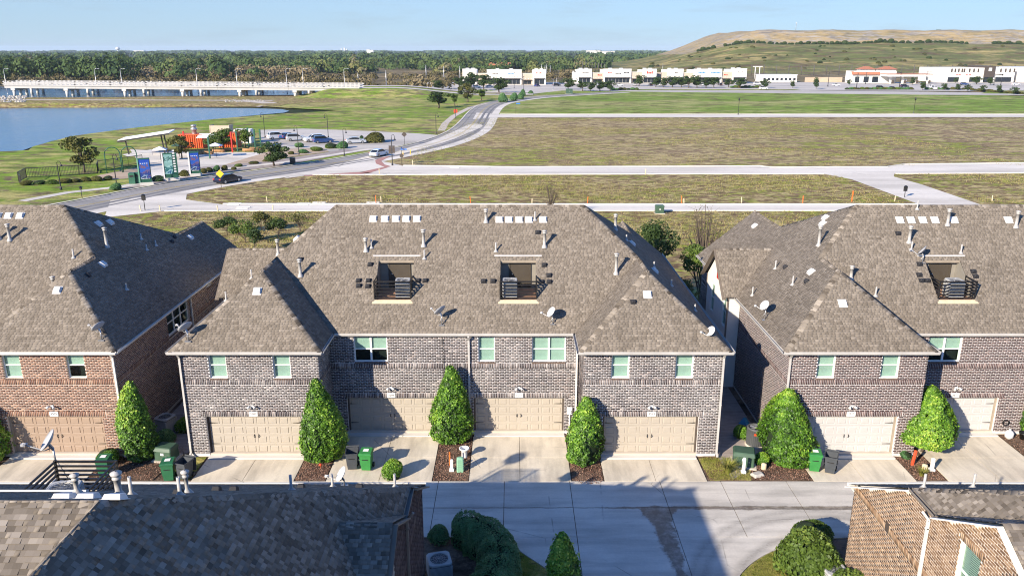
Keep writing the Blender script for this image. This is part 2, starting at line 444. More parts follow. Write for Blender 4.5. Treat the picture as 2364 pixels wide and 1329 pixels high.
meadow('hill_bare', (0.30, 0.25, 0.12), (0.44, 0.33, 0.17), (0.50, 0.45, 0.38), 0.48, 0.43, 6.0, 0.03, 0.10)
meadow('far_land', (0.040, 0.058, 0.020), (0.070, 0.075, 0.032), (0.16, 0.13, 0.08), 0.52, 0.38, 4.0, 0.004, 0.02)
meadow('soil', (0.15, 0.10, 0.07), (0.24, 0.165, 0.115), (0.10, 0.066, 0.046), 0.5, 0.4, 1.0, 0.8)
MA = MATS

# ------------------------------------------------------------------ mesh helpers
class MB:
    def __init__(s):
        s.v, s.f, s.sm = [], [], []
    def add(s, vs, fs, smooth=False):
        o = len(s.v)
        s.v += [tuple(p) for p in vs]
        s.f += [tuple(i + o for i in f) for f in fs]
        s.sm += [smooth] * len(fs)
        return s
    def box(s, x0, x1, y0, y1, z0, z1):
        return s.add([(x0, y0, z0), (x1, y0, z0), (x1, y1, z0), (x0, y1, z0), (x0, y0, z1), (x1, y0, z1), (x1, y1, z1), (x0, y1, z1)],
                     [(0, 3, 2, 1), (4, 5, 6, 7), (0, 1, 5, 4), (1, 2, 6, 5), (2, 3, 7, 6), (3, 0, 4, 7)])
    def cbox(s, c, sx, sy, sz):
        return s.box(c[0] - sx / 2, c[0] + sx / 2, c[1] - sy / 2, c[1] + sy / 2, c[2], c[2] + sz)
    def bbox(s, x0, x1, y0, y1, z0, z1, b=0.03, tx=1.0, ty=1.0):
        """box with chamfered vertical edges and top, top scaled by tx,ty"""
        cx, cy = (x0 + x1) / 2, (y0 + y1) / 2
        def ring(z, ins, t):
            hx, hy = (x1 - x0) / 2 * t[0] - ins, (y1 - y0) / 2 * t[1] - ins
            return [(cx - hx + b, cy - hy, z), (cx + hx - b, cy - hy, z), (cx + hx, cy - hy + b, z), (cx + hx, cy + hy - b, z),
                    (cx + hx - b, cy + hy, z), (cx - hx + b, cy + hy, z), (cx - hx, cy + hy - b, z), (cx - hx, cy - hy + b, z)]
        vs = ring(z0, 0, (1, 1)) + ring(z1 - b, 0, (tx, ty)) + ring(z1, b, (tx, ty))
        fs = [tuple(range(7, -1, -1)), tuple(range(16, 24))]
        for r in (0, 8):
            for i in range(8):
                fs.append((r + i, r + (i + 1) % 8, r + 8 + (i + 1) % 8, r + 8 + i))
        return s.add(vs, fs)
    def bar(s, p0, p1, w, h=None, up=(0, 0, 1)):
        h = h or w
        p0, p1 = Vector(p0), Vector(p1)
        d = (p1 - p0).normalized()
        up = Vector(up)
        if abs(d.dot(up)) > 0.99:
            up = Vector((1, 0, 0))
        a = d.cross(up).normalized() * (w / 2)
        b = a.cross(d).normalized() * (h / 2)
        vs = [p0 - a - b, p0 + a - b, p0 + a + b, p0 - a + b, p1 - a - b, p1 + a - b, p1 + a + b, p1 - a + b]
        return s.add(vs, [(0, 3, 2, 1), (4, 5, 6, 7), (0, 1, 5, 4), (1, 2, 6, 5), (2, 3, 7, 6), (3, 0, 4, 7)])
    def tube(s, pts, rs, n=8, cap=True):
        pts = [Vector(p) for p in pts]
        if not isinstance(rs, (list, tuple)):
            rs = [rs] * len(pts)
        vs, fs = [], []
        for i, p in enumerate(pts):
            d = (pts[min(i + 1, len(pts) - 1)] - pts[max(i - 1, 0)]).normalized()
            a = d.cross(Vector((0.31, 0.17, 0.93)) if abs(d.z) < 0.9 else Vector((1, 0, 0))).normalized()
            b = d.cross(a)
            for j in range(n):
                t = 2 * math.pi * j / n
                vs.append(p + (a * math.cos(t) + b * math.sin(t)) * rs[i])
        for i in range(len(pts) - 1):
            for j in range(n):
                fs.append((i * n + j, i * n + (j + 1) % n, (i + 1) * n + (j + 1) % n, (i + 1) * n + j))
        s.add(vs, fs, True)
        if cap:
            o = len(s.v) - len(vs)
            s.f += [tuple(o + j for j in range(n - 1, -1, -1)), tuple(o + (len(pts) - 1) * n + j for j in range(n))]
            s.sm += [False, False]
        return s
    def lathe(s, prof, c=(0, 0, 0), n=16, smooth=True):
        vs, fs = [], []
        for r, z in prof:
            for j in range(n):
                t = 2 * math.pi * j / n
                vs.append((c[0] + r * math.cos(t), c[1] + r * math.sin(t), c[2] + z))
        for i in range(len(prof) - 1):
            for j in range(n):
                fs.append((i * n + j, i * n + (j + 1) % n, (i + 1) * n + (j + 1) % n, (i + 1) * n + j))
        return s.add(vs, fs, smooth)
    def prism(s, poly, z0, z1):
        n = len(poly)
        vs = [(p[0], p[1], z0) for p in poly] + [(p[0], p[1], z1) for p in poly]
        fs = [tuple(range(n - 1, -1, -1)), tuple(range(n, 2 * n))]
        for i in range(n):
            fs.append((i, (i + 1) % n, n + (i + 1) % n, n + i))
        return s.add(vs, fs)
    def slab3(s, pts, th):
        """thick sheet from a planar 3D polygon, thickened downwards along its normal"""
        P = [Vector(p) for p in pts]
        nn = Vector((0, 0, 0))
        for i in range(len(P)):
            nn += P[i].cross(P[(i + 1) % len(P)])
        nn.normalize()
        if nn.z < 0:
            nn = -nn
        Q = [p - nn * th for p in P]
        n = len(P)
        return s.add(P + Q, [tuple(range(n)), tuple(range(2 * n - 1, n - 1, -1))] + [(i, n + i, n + (i + 1) % n, (i + 1) % n) for i in range(n)])
    def mesh(s, name='mesh'):
        m = bpy.data.meshes.new(name)
        m.from_pydata(s.v, [], s.f)
        if any(s.sm):
            m.polygons.foreach_set('use_smooth', s.sm)
        m.update()
        return m

def fastmesh(name, V, quads=None, tris=None, tone=None):
    """big meshes straight from arrays; tone = one value per face (quads first, then tris)"""
    m = bpy.data.meshes.new(name)
    V = np.asarray(V, dtype=np.float32).reshape(-1, 3)
    q = np.asarray(quads if quads is not None else np.zeros((0, 4)), dtype=np.int32).reshape(-1, 4)
    t = np.asarray(tris if tris is not None else np.zeros((0, 3)), dtype=np.int32).reshape(-1, 3)
    m.vertices.add(len(V))
    m.vertices.foreach_set('co', V.ravel())
    m.loops.add(q.size + t.size)
    m.loops.foreach_set('vertex_index', np.concatenate([q.ravel(), t.ravel()]).astype(np.int32))
    m.polygons.add(len(q) + len(t))
    st = np.concatenate([np.arange(len(q)) * 4, q.size + np.arange(len(t)) * 3]).astype(np.int32)
    m.polygons.foreach_set('loop_start', st)
    if tone is not None:
        a = m.attributes.new('tone', 'FLOAT', 'FACE')
        a.data.foreach_set('value', np.asarray(tone, dtype=np.float32).ravel())
    m.update(calc_edges=True)
    m.validate()
    return m

def setp(o, label=None, cat=None, group=None, kind=None):
    if label: o['label'] = label
    if cat: o['category'] = cat
    if group: o['group'] = group
    if kind: o['kind'] = kind
    return o
def thing(name, label, cat, loc=(0, 0, 0), rz=0.0, group=None):
    o = bpy.data.objects.new(name, None)
    COL.objects.link(o)
    o.location = loc
    o.rotation_euler = (0, 0, rz)
    o.empty_display_size = 0.3
    return setp(o, label, cat, group)
def part(name, mesh, mat, parent=None, loc=None, rz=None, kind=None, label=None):
    if isinstance(mesh, MB):
        mesh = mesh.mesh(name)
    o = bpy.data.objects.new(name, mesh)
    COL.objects.link(o)
    if mat and (len(mesh.materials) == 0):
        mesh.materials.append(MA[mat] if isinstance(mat, str) else mat)
    o.parent = parent
    if loc is not None: o.location = loc
    if rz is not None: o.rotation_euler = (0, 0, rz)
    return setp(o, label, None, None, kind)
def single(name, mesh, mat, label, cat, loc=(0, 0, 0), rz=0.0, group=None):
    o = part(name, mesh, mat, None, loc, rz)
    return setp(o, label, cat, group)
def struct(name, mesh, mat, parent=None):
    return part(name, mesh, mat, parent, kind=None if parent else 'structure')
def copy_tree(o, parent=None):
    c = o.copy()
    COL.objects.link(c)
    c.parent = parent
    for ch in list(o.children):
        copy_tree(ch, c)
    return c
def dup(root, loc, rz=0.0, label=None, group=None, scale=None):
    c = copy_tree(root)
    c.location = loc
    c.rotation_euler = (0, 0, rz)
    if scale is not None: c.scale = (scale, scale, scale) if isinstance(scale, (int, float)) else scale
    if label: c['label'] = label
    if group: c['group'] = group
    return c
def sheet(name, poly, z, mat, parent=None, th=0.0):
    mb = MB()
    if th:
        mb.prism([(p[0], p[1]) for p in poly], z - th, z)
    else:
        mb.add([(p[0], p[1], z) for p in poly], [tuple(range(len(poly)))])
    m = mb.mesh(name)
    bm = bmesh.new(); bm.from_mesh(m)
    bmesh.ops.triangulate(bm, faces=[f for f in bm.faces if len(f.verts) > 4])
    bmesh.ops.recalc_face_normals(bm, faces=bm.faces)
    for f in bm.faces:
        if not th and f.normal.z < 0: f.normal_flip()
    bm.to_mesh(m); bm.free()
    return struct(name, m, mat, parent)
def strip(left, right, z, th=0.0):
    mb = MB()
    n = len(left)
    mb.add([(p[0], p[1], z) for p in left] + [(p[0], p[1], z) for p in right], [(i, n + i, n + i + 1, i + 1) for i in range(n - 1)])
    return mb
def resample(pts, n):
    P = [Vector((p[0], p[1], 0)) for p in pts]
    L = [0]
    for i in range(len(P) - 1):
        L.append(L[-1] + (P[i + 1] - P[i]).length)
    out = []
    for k in range(n):
        t = L[-1] * k / (n - 1)
        i = min(max(j for j in range(len(L)) if L[j] <= t + 1e-9), len(P) - 2)
        f = (t - L[i]) / max(L[i + 1] - L[i], 1e-9)
        out.append(P[i].lerp(P[i + 1], f))
    return out
def smooth(pts, it=2):
    P = [Vector((p[0], p[1], 0)) for p in pts]
    for _ in range(it):
        Q = [P[0]]
        for i in range(len(P) - 1):
            Q += [P[i].lerp(P[i + 1], 0.25), P[i].lerp(P[i + 1], 0.75)]
        Q.append(P[-1])
        P = Q
    return P
def offset(pts, d):
    out = []
    for i, p in enumerate(pts):
        t = (pts[min(i + 1, len(pts) - 1)] - pts[max(i - 1, 0)]).normalized()
        out.append(p + Vector((-t.y, t.x, 0)) * d)
    return out
def text_mesh(s, size, ext=0.01):
    cu = bpy.data.curves.new('lettering', 'FONT')
    cu.body = s
    cu.size = size
    cu.align_x = 'CENTER'
    cu.align_y = 'CENTER'
    cu.extrude = ext
    cu.resolution_u = 2
    o = bpy.data.objects.new('lettering_tmp', cu)
    COL.objects.link(o)
    dg = bpy.context.evaluated_depsgraph_get()
    m = bpy.data.meshes.new_from_object(o.evaluated_get(dg))
    bpy.data.objects.remove(o)
    bpy.data.curves.remove(cu)
    m.materials.clear()
    return m
def lettering(s, size, mat, parent, loc, rot=(R(90), 0, 0), name='lettering', ext=0.01):
    o = part(name, text_mesh(s, size, ext), mat, parent)
    o.location = loc
    o.rotation_euler = rot
    return o

# ------------------------------------------------------------------ roofs: shingle tabs and caps
def frame_of(poly, udir):
    P = [Vector(p) for p in poly]
    nn = Vector((0, 0, 0))
    for i in range(len(P)):
        nn += P[i].cross(P[(i + 1) % len(P)])
    nn.normalize()
    if nn.z < 0: nn = -nn
    u = Vector(udir).normalized()
    v = nn.cross(u).normalized()
    if v.z < 0:
        u = -u
        v = nn.cross(u).normalized()
    return P, u, v, nn
def scan(loops, b):
    xs = []
    for L in loops:
        for i in range(len(L)):
            (a0, b0), (a1, b1) = L[i], L[(i + 1) % len(L)]
            if (b0 <= b) != (b1 <= b):
                xs.append(a0 + (a1 - a0) * (b - b0) / (b1 - b0))
    xs.sort()
    return [(xs[i], xs[i + 1]) for i in range(0, len(xs) - 1, 2)]
def tabs(poly, udir, holes=(), expo=0.145, wr=(0.12, 0.27), rg=rnd, con=1.0, thk=1.0):
    """list of shingle tabs on one roof face: (corner points, tone, rectangular?, frame)"""
    P, u, v, n = frame_of(poly, udir)
    o = P[0]
    to2 = lambda q: ((q - o).dot(u), (q - o).dot(v))
    loops = [[to2(p) for p in P]] + [[to2(Vector(p)) for p in h] for h in holes]
    bs = [b for a, b in loops[0]]
    b, bmax = min(bs), max(bs)
    out = []
    while b < bmax - 0.02:
        b1 = min(b + expo, bmax)
        s0, s1 = scan(loops, b + 0.004), scan(loops, b1 - 0.004)
        if len(s0) != len(s1):
            sm_ = scan(loops, (b + b1) / 2)
            s0 = s1 = sm_
        for (l0, r0), (l1, r1) in zip(s0, s1):
            a = min(l0, l1) - rg.random() * 0.2
            while a < max(r0, r1):
                w = rg.uniform(*wr)
                q0, q1 = max(a, l0), min(a + w, r0)
                t0, t1 = max(a, l1), min(a + w, r1)
                if q1 - q0 > 0.01 or t1 - t0 > 0.01:
                    if q1 < q0: q0 = q1 = (q0 + q1) / 2 if l0 > a + w or r0 < a else q0
                    if t1 < t0: t0 = t1 = min(max((q0 + q1) / 2, l1), r1)
                    rr = rg.random()
                    tone = min(1, max(0, 0.48 + con * ((rg.gauss(0.34, 0.11) if rr < 0.5 else rg.gauss(0.62, 0.13)) - 0.48)))
                    th = (0.004 if rr < 0.5 else 0.011) * thk
                    full = abs(q0 - a) < 1e-6 and abs(q1 - a - w) < 1e-6 and abs(t0 - a) < 1e-6 and abs(t1 - a - w) < 1e-6 and b1 - b > expo * 0.99
                    out.append((o, u, v, n, q0, q1, t0, t1, b, b1, th, tone, full))
                a += w
        b = b1
    return out
def tabs_mesh(name, T):
    V = np.zeros((len(T) * 6, 3), np.float32)
    i = 0
    for (o, u, v, n, q0, q1, t0, t1, b, b1, th, tone, full) in T:
        nb = n * th
        nt_ = n * 0.004
        V[i] = o + u * q0 + v * b + nb
        V[i + 1] = o + u * q1 + v * b + nb
        V[i + 2] = o + u * t1 + v * b1 + nt_
        V[i + 3] = o + u * t0 + v * b1 + nt_
        V[i + 4] = o + u * q0 + v * b
        V[i + 5] = o + u * q1 + v * b
        i += 6
    k = np.arange(len(T))[:, None] * 6
    quads = np.concatenate([k + np.array([0, 1, 2, 3]), k + np.array([4, 5, 1, 0])])
    tris = np.concatenate([k + np.array([4, 0, 3]), k + np.array([1, 5, 2])])
    tn = np.array([t[11] for t in T])
    return fastmesh(name, V, quads, tris, np.concatenate([tn] * 4))
def deck(mb, poly, holes=(), off=0.012):
    P, u, v, n = frame_of(poly, Vector(poly[1]) - Vector(poly[0]))
    loops = [[p - n * off for p in P]] + [[Vector(h) - n * off for h in H] for H in holes]
    vs = [p for L in loops for p in L]
    tri = tessellate_polygon(loops)
    mb.add(vs, [tuple(t) for t in tri])
def caps(p0, p1, n1, n2, T, w=0.17, step=0.22, lift=0.014):
    """ridge or hip cap shingles: folded pieces from p0 (low) to p1"""
    p0, p1 = Vector(p0), Vector(p1)
    d = (p1 - p0)
    L = d.length
    d.normalize()
    n1, n2 = Vector(n1).normalized(), Vector(n2).normalized()
    def down(n, other):
        a = n.cross(d).normalized()
        return a if a.dot(other) > 0 else -a
    d1, d2 = down(n1, -n2 + n1 * n1.dot(n2)), None
    a = n1.cross(d).normalized()
    if (p0 + a).z > (p0 - a).z or False: a = -a
    d1 = a
    b = n2.cross(d).normalized()
    if (p0 + b).z > (p0 - b).z: b = -b
    d2 = b
    up = (n1 + n2).normalized()
    s = 0.0
    while s < L - 0.02:
        e = min(s + step, L)
        tone = min(1, max(0, rnd.gauss(0.5, 0.32)))
        A, B = p0 + d * s, p0 + d * (e + 0.02)
        T.append((A + up * lift, B + up * (lift * 0.5), A + d1 * w + n1 * lift, B + d1 * w + n1 * lift * 0.4, A + d2 * w + n2 * lift, B + d2 * w + n2 * lift * 0.4, A + d1 * w, A + d2 * w, A, tone))
        s = e
def caps_mesh(name, T):
    V = np.array([[tuple(p) for p in t[:9]] for t in T], np.float32).reshape(-1, 3)
    k = np.arange(len(T))[:, None] * 9
    quads = np.concatenate([k + np.array(q) for q in ([0, 1, 3, 2], [0, 4, 5, 1], [8, 0, 2, 6], [8, 7, 4, 0])])
    tn = np.array([t[9] for t in T])
    return fastmesh(name, V, quads, None, np.concatenate([tn] * 4))

# ------------------------------------------------------------------ brickwork
PZ, PU, JT = 0.0925, 0.262, 0.026
def bricks(u0, u1, z0, z1, opens=(), bands=(), topf=None, rg=rnd):
    """rects (u0,u1,z0,z1,tone) in running bond; bands are soldier courses"""
    out = []
    z = z0
    row = 0
    blk = list(opens) + list(bands)
    while z < z1 - 0.03:
        ze = min(z + PZ, z1)
        zm = (z + ze) / 2
        cut = sorted((b[0], b[1]) for b in blk if b[2] < zm < b[3])
        free = []
        a = u0
        for c0, c1 in cut:
            if c0 > a: free.append((a, min(c0, u1)))
            a = max(a, c1)
        if a < u1: free.append((a, u1))
        for f0, f1 in free:
            a = u0 - (PU / 2 if row % 2 else 0)
            k0 = int((f0 - a) / PU)
            a += k0 * PU
            while a < f1:
                b0, b1 = max(a, f0), min(a + PU - JT, f1)
                if b1 - b0 > 0.04:
                    if topf is None or ze < topf((b0 + b1) / 2):
                        out.append((b0, b1, z + JT * 0.3, ze - JT * 0.55, min(1, max(0, rg.betavariate(2.2, 2.6)))))
                a += PU
        z = ze
        row += 1
    for (c0, c1, s0, s1) in bands:
        cuts = [o for o in opens if o[2] < s1 and o[3] > s0]
        a = c0
        while a < c1 - 0.03:
            if not any(o[0] < a + 0.04 < o[1] for o in cuts):
                out.append((a, a + 0.070, s0 + 0.012, s1 - 0.012, min(1, max(0, rg.betavariate(2.6, 2.2) + 0.1))))
            a += 0.090
    return out
def bricks_mesh(name, groups):
    """groups: list of (rects, origin, udir, normal, proud)"""
    VV, TN = [], []
    for rects, O, U, Nn, proud in groups:
        r = np.array(rects, np.float64)
        if not len(r): continue
        O, U, Nn = np.array(O), np.array(U), np.array(Nn)
        Z = np.array([0, 0, 1.0])
        pr_ = proud + nr.uniform(-0.002, 0.003, len(r)) * min(1.0, proud / 0.008)
        def P(ua, za, dep):
            return O + ua[:, None] * U + za[:, None] * Z + dep[:, None] * Nn
        z_ = np.zeros(len(r))
        f = [P(r[:, 0], r[:, 2], pr_), P(r[:, 1], r[:, 2], pr_), P(r[:, 1], r[:, 3], pr_), P(r[:, 0], r[:, 3], pr_),
             P(r[:, 0], r[:, 2], z_), P(r[:, 1], r[:, 2], z_), P(r[:, 1], r[:, 3], z_), P(r[:, 0], r[:, 3], z_)]
        VV.append(np.stack(f, 1).reshape(-1, 3))
        TN.append(r[:, 4])
    V = np.concatenate(VV)
    tn = np.concatenate(TN)
    k = np.arange(len(tn))[:, None] * 8
    quads = np.concatenate([k + np.array(q) for q in ([0, 1, 2, 3], [4, 5, 1, 0], [3, 2, 6, 7], [0, 3, 7, 4], [1, 5, 6, 2])])
    return fastmesh(name, V, quads, None, np.concatenate([tn] * 5))
def wall_panel(mb, O, U, Nn, outer, opens, depth=0.25):
    """mortar face with openings, each opening with a reveal going back"""
    O, U, Nn = Vector(O), Vector(U), Vector(Nn)
    P = lambda a, z, d=0.0: O + U * a + Vector((0, 0, z)) + Nn * d
    loops = [[P(a, z) for a, z in outer]] + [[P(o[0], o[2]), P(o[1], o[2]), P(o[1], o[3]), P(o[0], o[3])] for o in opens]
    vs = [p for L in loops for p in L]
    mb.add(vs, [tuple(t) for t in tessellate_polygon(loops)])
    for o in opens:
        c = [(o[0], o[2]), (o[1], o[2]), (o[1], o[3]), (o[0], o[3])]
        for i in range(4):
            a, b = c[i], c[(i + 1) % 4]
            mb.add([P(*a), P(*b), P(b[0], b[1], -depth), P(a[0], a[1], -depth)], [(0, 1, 2, 3)])

# ------------------------------------------------------------------ foliage
def leaf_mesh(name, P, Nrm, size, tone, tilt=0.5, aspect=0.55, rs=nr):
    """many small leaf quads at points P roughly facing Nrm"""
    P = np.asarray(P, float)
    n = len(P)
    N_ = np.asarray(Nrm, float) + rs.normal(0, tilt, (n, 3))
    N_ /= np.linalg.norm(N_, axis=1, keepdims=True) + 1e-9
    t = rs.normal(0, 1, (n, 3))
    a = np.cross(N_, t)
    a /= np.linalg.norm(a, axis=1, keepdims=True) + 1e-9
    b = np.cross(N_, a)
    s = np.asarray(size, float) * rs.uniform(0.7, 1.3, n)
    a *= (s / 2)[:, None]
    b *= (s * aspect / 2)[:, None]
    V = np.stack([P - a, P - b * 1.0 + a * 0.1, P + a, P + b + a * 0.1], 1).reshape(-1, 3)
    q = np.arange(n)[:, None] * 4 + np.array([0, 1, 2, 3])
    return fastmesh(name, V, q, None, np.clip(tone, 0, 1))
def lump(d, k, rs):
    """cheap smooth bumpiness over directions d"""
    out = np.zeros(len(d))
    for i in range(k):
        c = rs.normal(0, 1, 3); c /= np.linalg.norm(c)
        out += rs.uniform(-1, 1) * np.maximum(0, d @ c - 0.45) * 1.8
    return out

# ================================================================== SETTING: ground, water, streets
def disc(name, r, z, mat, n=64):
    return sheet(name, [(r * math.cos(2 * math.pi * i / n), r * math.sin(2 * math.pi * i / n)) for i in range(n)], z, mat)
disc('ground', 14000, -0.40, 'far_land')
sheet('brush_land', [(-900, 290), (900, 430), (900, 900), (300, 1000), (-900, 1000)], -0.30, 'brushland')
sheet('open_lots', [(-62, 57), (180, 57), (230, 256), (-20, 256), (-60, 130)], -0.03, 'meadow_mid')
sheet('front_lots', [(-60, 57), (180, 57), (180, 140), (-40, 140), (-60, 112)], -0.018, 'meadow_lots')
sheet('far_field', [(-16, 260), (300, 262), (300, 366), (90, 410), (26, 428), (-2, 372), (-8, 320)], -0.02, 'meadow_far')
sheet('lake_meadow', [(-190, 60), (-58, 60), (-58, 118), (-10, 200), (-8, 330), (10, 385), (-70, 412), (-90, 372), (-100, 312), (-72, 292), (-60, 287), (-80, 268), (-92, 250), (-104, 220),
                      (-109, 200), (-106, 178), (-103, 171), (-120, 163), (-190, 152)], -0.025, 'meadow_lake')
sheet('yard_soil', [(-70, -20), (70, -20), (70, 60), (-70, 60)], -0.05, 'soil')
sheet('back_grass', [(-60, 59), (120, 59), (120, 64), (-60, 64)], -0.012, 'meadow_lots')
# lake in front of and behind the bridge, with the strip of bank between
lake = smooth([(-420, 120), (-190, 152), (-120, 163), (-104.5, 170), (-107, 180), (-109.5, 194), (-108.5, 206), (-104, 220), (-98.7, 236), (-92, 253), (-84.8, 268), (-76, 283), (-86, 300), (-126, 304), (-160, 305), (-185, 301), (-260, 300), (-420, 296)], 1)
sheet('lake', lake, -0.26, 'water')
sheet('lake_backwater', [(-560, 372), (-200, 370), (-95, 392), (-70, 430), (-90, 470), (-300, 480), (-620, 470)], -0.24, 'water')
def berm(name, line, w, h, mat, seed=1):
    rs = np.random.RandomState(seed)
    L = resample(line, 60)
    mb = MB()
    prof = [(-w, -0.35), (-w * 0.75, h * 0.25), (-w * 0.55, h * 0.8), (-w * 0.2, h), (w * 0.4, h * 0.9), (w, 0.05)]
    rows = []
    for i, p in enumerate(L):
        t = (L[min(i + 1, 59)] - L[max(i - 1, 0)]).normalized()
        nrm = Vector((-t.y, t.x, 0))
        rows.append([p + nrm * (a + rs.uniform(-0.12, 0.12) * w) + Vector((0, 0, max(b, -0.35) * rs.uniform(0.75, 1.2) * min(1.0, 0.05 + (59 - i) / 14.0))) for a, b in prof])
    k = len(prof)
    mb.add([q for r in rows for q in r], [(i * k + j, (i + 1) * k + j, (i + 1) * k + j + 1, i * k + j + 1) for i in range(59) for j in range(k - 1)], True)
    return struct(name, mb, mat)
berm('lake_bank', [(-420, 305), (-260, 312), (-185, 313), (-130, 315), (-88, 316)], 9, 1.1, 'meadow_lots')
sheet('bank_flat', [(-520, 318), (-90, 318), (-60, 340), (-80, 380), (-100, 373), (-200, 364), (-520, 366)], 0.0, 'meadow_lots')
sheet('foot_path', [tuple(G(x, y)[:2]) for x, y in ((560, 232), (640, 237), (660, 232), (600, 247), (590, 247), (612, 240), (560, 235))], 0.05, 'concrete_tan')
struct('lake_path', strip([Vector((-330, 352)).to_3d(), Vector((-200, 350)).to_3d(), Vector((-100, 345)).to_3d()], [Vector((-330, 347)).to_3d(), Vector((-200, 345)).to_3d(), Vector((-100, 340)).to_3d()], 0.04), 'concrete_tan')

# main road: asphalt with concrete margins, yellow centre lines and dark tyre tracks
RN = smooth([(-78, 78), (-70, 95), (-61.5, 111.8), (-57.4, 123.3), (-51.2, 133.9), (-43.7, 143.1), (-36.7, 153.5), (-29, 166.9), (-21.9, 182.9), (-16.8, 206.3), (-15.3, 235), (-14.8, 286), (-12.3, 321), (-5.8, 344), (8, 372), (30, 395), (52, 415)], 2)
RN = resample(RN, 90)
struct('road_concrete', strip(offset(RN, 0.3), offset(RN, -10.6), -0.004), 'concrete_street')
road = struct('road', strip(RN, offset(RN, -8.2), 0.0), 'asphalt')
k = NT('yellow_line'); k.fin(k.ramp(k.noise(k.pos(), 0.8, 5), [(0.35, (0.36, 0.30, 0.16)), (0.6, (0.52, 0.38, 0.10))]), 0.85, 0.2)
k = NT('tyre_track'); k.fin(k.ramp(k.noise(k.pos(), 0.5, 5), [(0.35, (0.14, 0.135, 0.13)), (0.6, (0.22, 0.21, 0.20))]), 0.85, 0.2)
for d0, d1, mt in ((-4.0, -4.14, 'yellow_line'), (-4.32, -4.46, 'yellow_line')):
    part('centre_line', strip(offset(RN, d0), offset(RN, d1), 0.008), mt, road)
for d0, d1 in ((-1.4, -1.7), (-5.2, -6.0), (-6.9, -7.6)):
    part('tyre_track', strip(offset(RN, d0), offset(RN, d1), 0.005), 'tyre_track', road)
part('kerb', strip(offset(RN, 0.45), offset(RN, 0.0), 0.09), 'concrete_street', road)
bay = smooth([tuple(G(x, y)[:2]) for x, y in ((880, 364), (950, 350), (1040, 325), (1085, 305), (1117, 292), (1108, 286), (1085, 286), (1060, 298), (1000, 325), (930, 345))], 1)
sheet('parking_bay', bay, 0.006, 'concrete_street')
# concrete back lane between the lots, the new street and its side branch
sheet('back_lane', [(-52, 100), (-46, 104.2), (130, 104.6), (130, 108.6), (-40, 108.9), (-46.5, 112.5), (-48.5, 118), (-57, 112)], 0.002, 'concrete_street')
st = [(-38, 132), (-34, 136), (-23, 135.9), (31, 136.8), (54.9, 136.8), (180, 140.5), (180, 152), (96, 150.5), (73, 148.6), (68.4, 145.3), (47, 144.7), (45.5, 146.3), (25, 145.8), (0, 145.2), (-20, 147), (-25, 153.5), (-29, 161)]
sheet('new_street', st, 0.004, 'concrete_street')
sheet('side_branch', [(53.5, 137.5), (56.0, 131), (56.3, 108.5), (64.7, 108.5), (65.0, 126), (64.3, 134), (66, 137.5)], 0.007, 'concrete_street')
def kerb_run(name, line, w=0.3, h=0.14):
    mb = MB()
    a, b = line, offset(line, w)
    n = len(a)
    vs = [(p.x, p.y, 0.0) for p in a] + [(p.x, p.y, h) for p in a] + [(p.x, p.y, h) for p in b] + [(p.x, p.y, 0.0) for p in b]
    mb.add(vs, [(r * n + i, r * n + i + 1, (r + 1) * n + i + 1, (r + 1) * n + i) for r in range(3) for i in range(n - 1)])
    return struct(name, mb, 'concrete_white')
V2 = lambda L: [Vector((a, b, 0)) for a, b in L]
kerb_run('kerb', V2([(-20, 147), (0, 145.2), (25, 145.8), (45.5, 146.3), (47, 144.7), (68.4, 145.3), (73, 148.6), (96, 150.5), (180, 152)]))
kerb_run('kerb', V2([(-34, 136), (-23, 135.9), (31, 136.8), (53.5, 136.8)]), -0.3)
kerb_run('kerb', V2([(66, 137.2), (180, 140.5)]), -0.3)
kerb_run('kerb', V2([(-40, 108.9), (0, 108.7), (56.0, 108.6)]))
kerb_run('kerb', V2([(-46, 104.2), (130, 104.6)]), -0.3)
sheet('far_street', [(-12, 250), (-6, 256), (260, 258), (260, 268.6), (-4, 268.6), (-12, 276)], 0.004, 'concrete_street')
kerb_run('kerb', V2([(-4, 268.6), (200, 268.6)]))
for q in ([(880, 364), (902, 360), (880, 372), (888, 380), (902, 384), (888, 386), (868, 378), (866, 370)], [(902, 385), (885, 386), (830, 398), (850, 400)], [(700, 405), (835, 397), (860, 399), (835, 402), (705, 407)]):
    sheet('crosswalk_pavers', [tuple(G(x, y)[:2]) for x, y in q], 0.016, 'paver_red')
# park ground
sheet('car_park', [tuple(G(x, y)[:2]) for x, y in ((600, 300), (700, 297), (860, 303), (960, 308), (1012, 312), (985, 322), (960, 328), (880, 346), (800, 350), (640, 352), (600, 330))], 0.0, 'asphalt_lot')
sheet('park_plaza', [tuple(G(x, y)[:2]) for x, y in ((350, 420), (300, 345), (420, 350), (620, 352), (690, 356), (520, 382), (430, 398))], -0.004, 'concrete_street')
sheet('granite_path', [tuple(G(x, y)[:2]) for x, y in ((520, 380), (640, 344), (745, 342), (760, 350), (640, 366), (560, 385))], 0.004, 'decomposed_granite')
sheet('granite_path', [tuple(G(x, y)[:2]) for x, y in ((210, 408), (330, 384), (350, 408), (220, 418))], 0.004, 'decomposed_granite')
sheet('planting_strip', [tuple(G(x, y)[:2]) for x, y in ((260, 432), (470, 385), (620, 372), (800, 345), (840, 348), (640, 384), (480, 404), (330, 430), (262, 440))], 0.008, 'gravel')
walk = [G(x, y) for x, y in ((40, 463), (150, 443), (270, 430), (400, 408), (520, 388), (640, 375), (760, 357), (850, 343))]
struct('park_walk', strip(walk, offset(walk, -1.8), 0.014), 'concrete_street')
walk2 = [G(x, y) for x, y in ((1010, 302), (1020, 285), (1040, 268), (1080, 248), (1120, 238))]
struct('park_walk', strip(walk2, offset(walk2, -2.0), 0.014), 'concrete_tan')
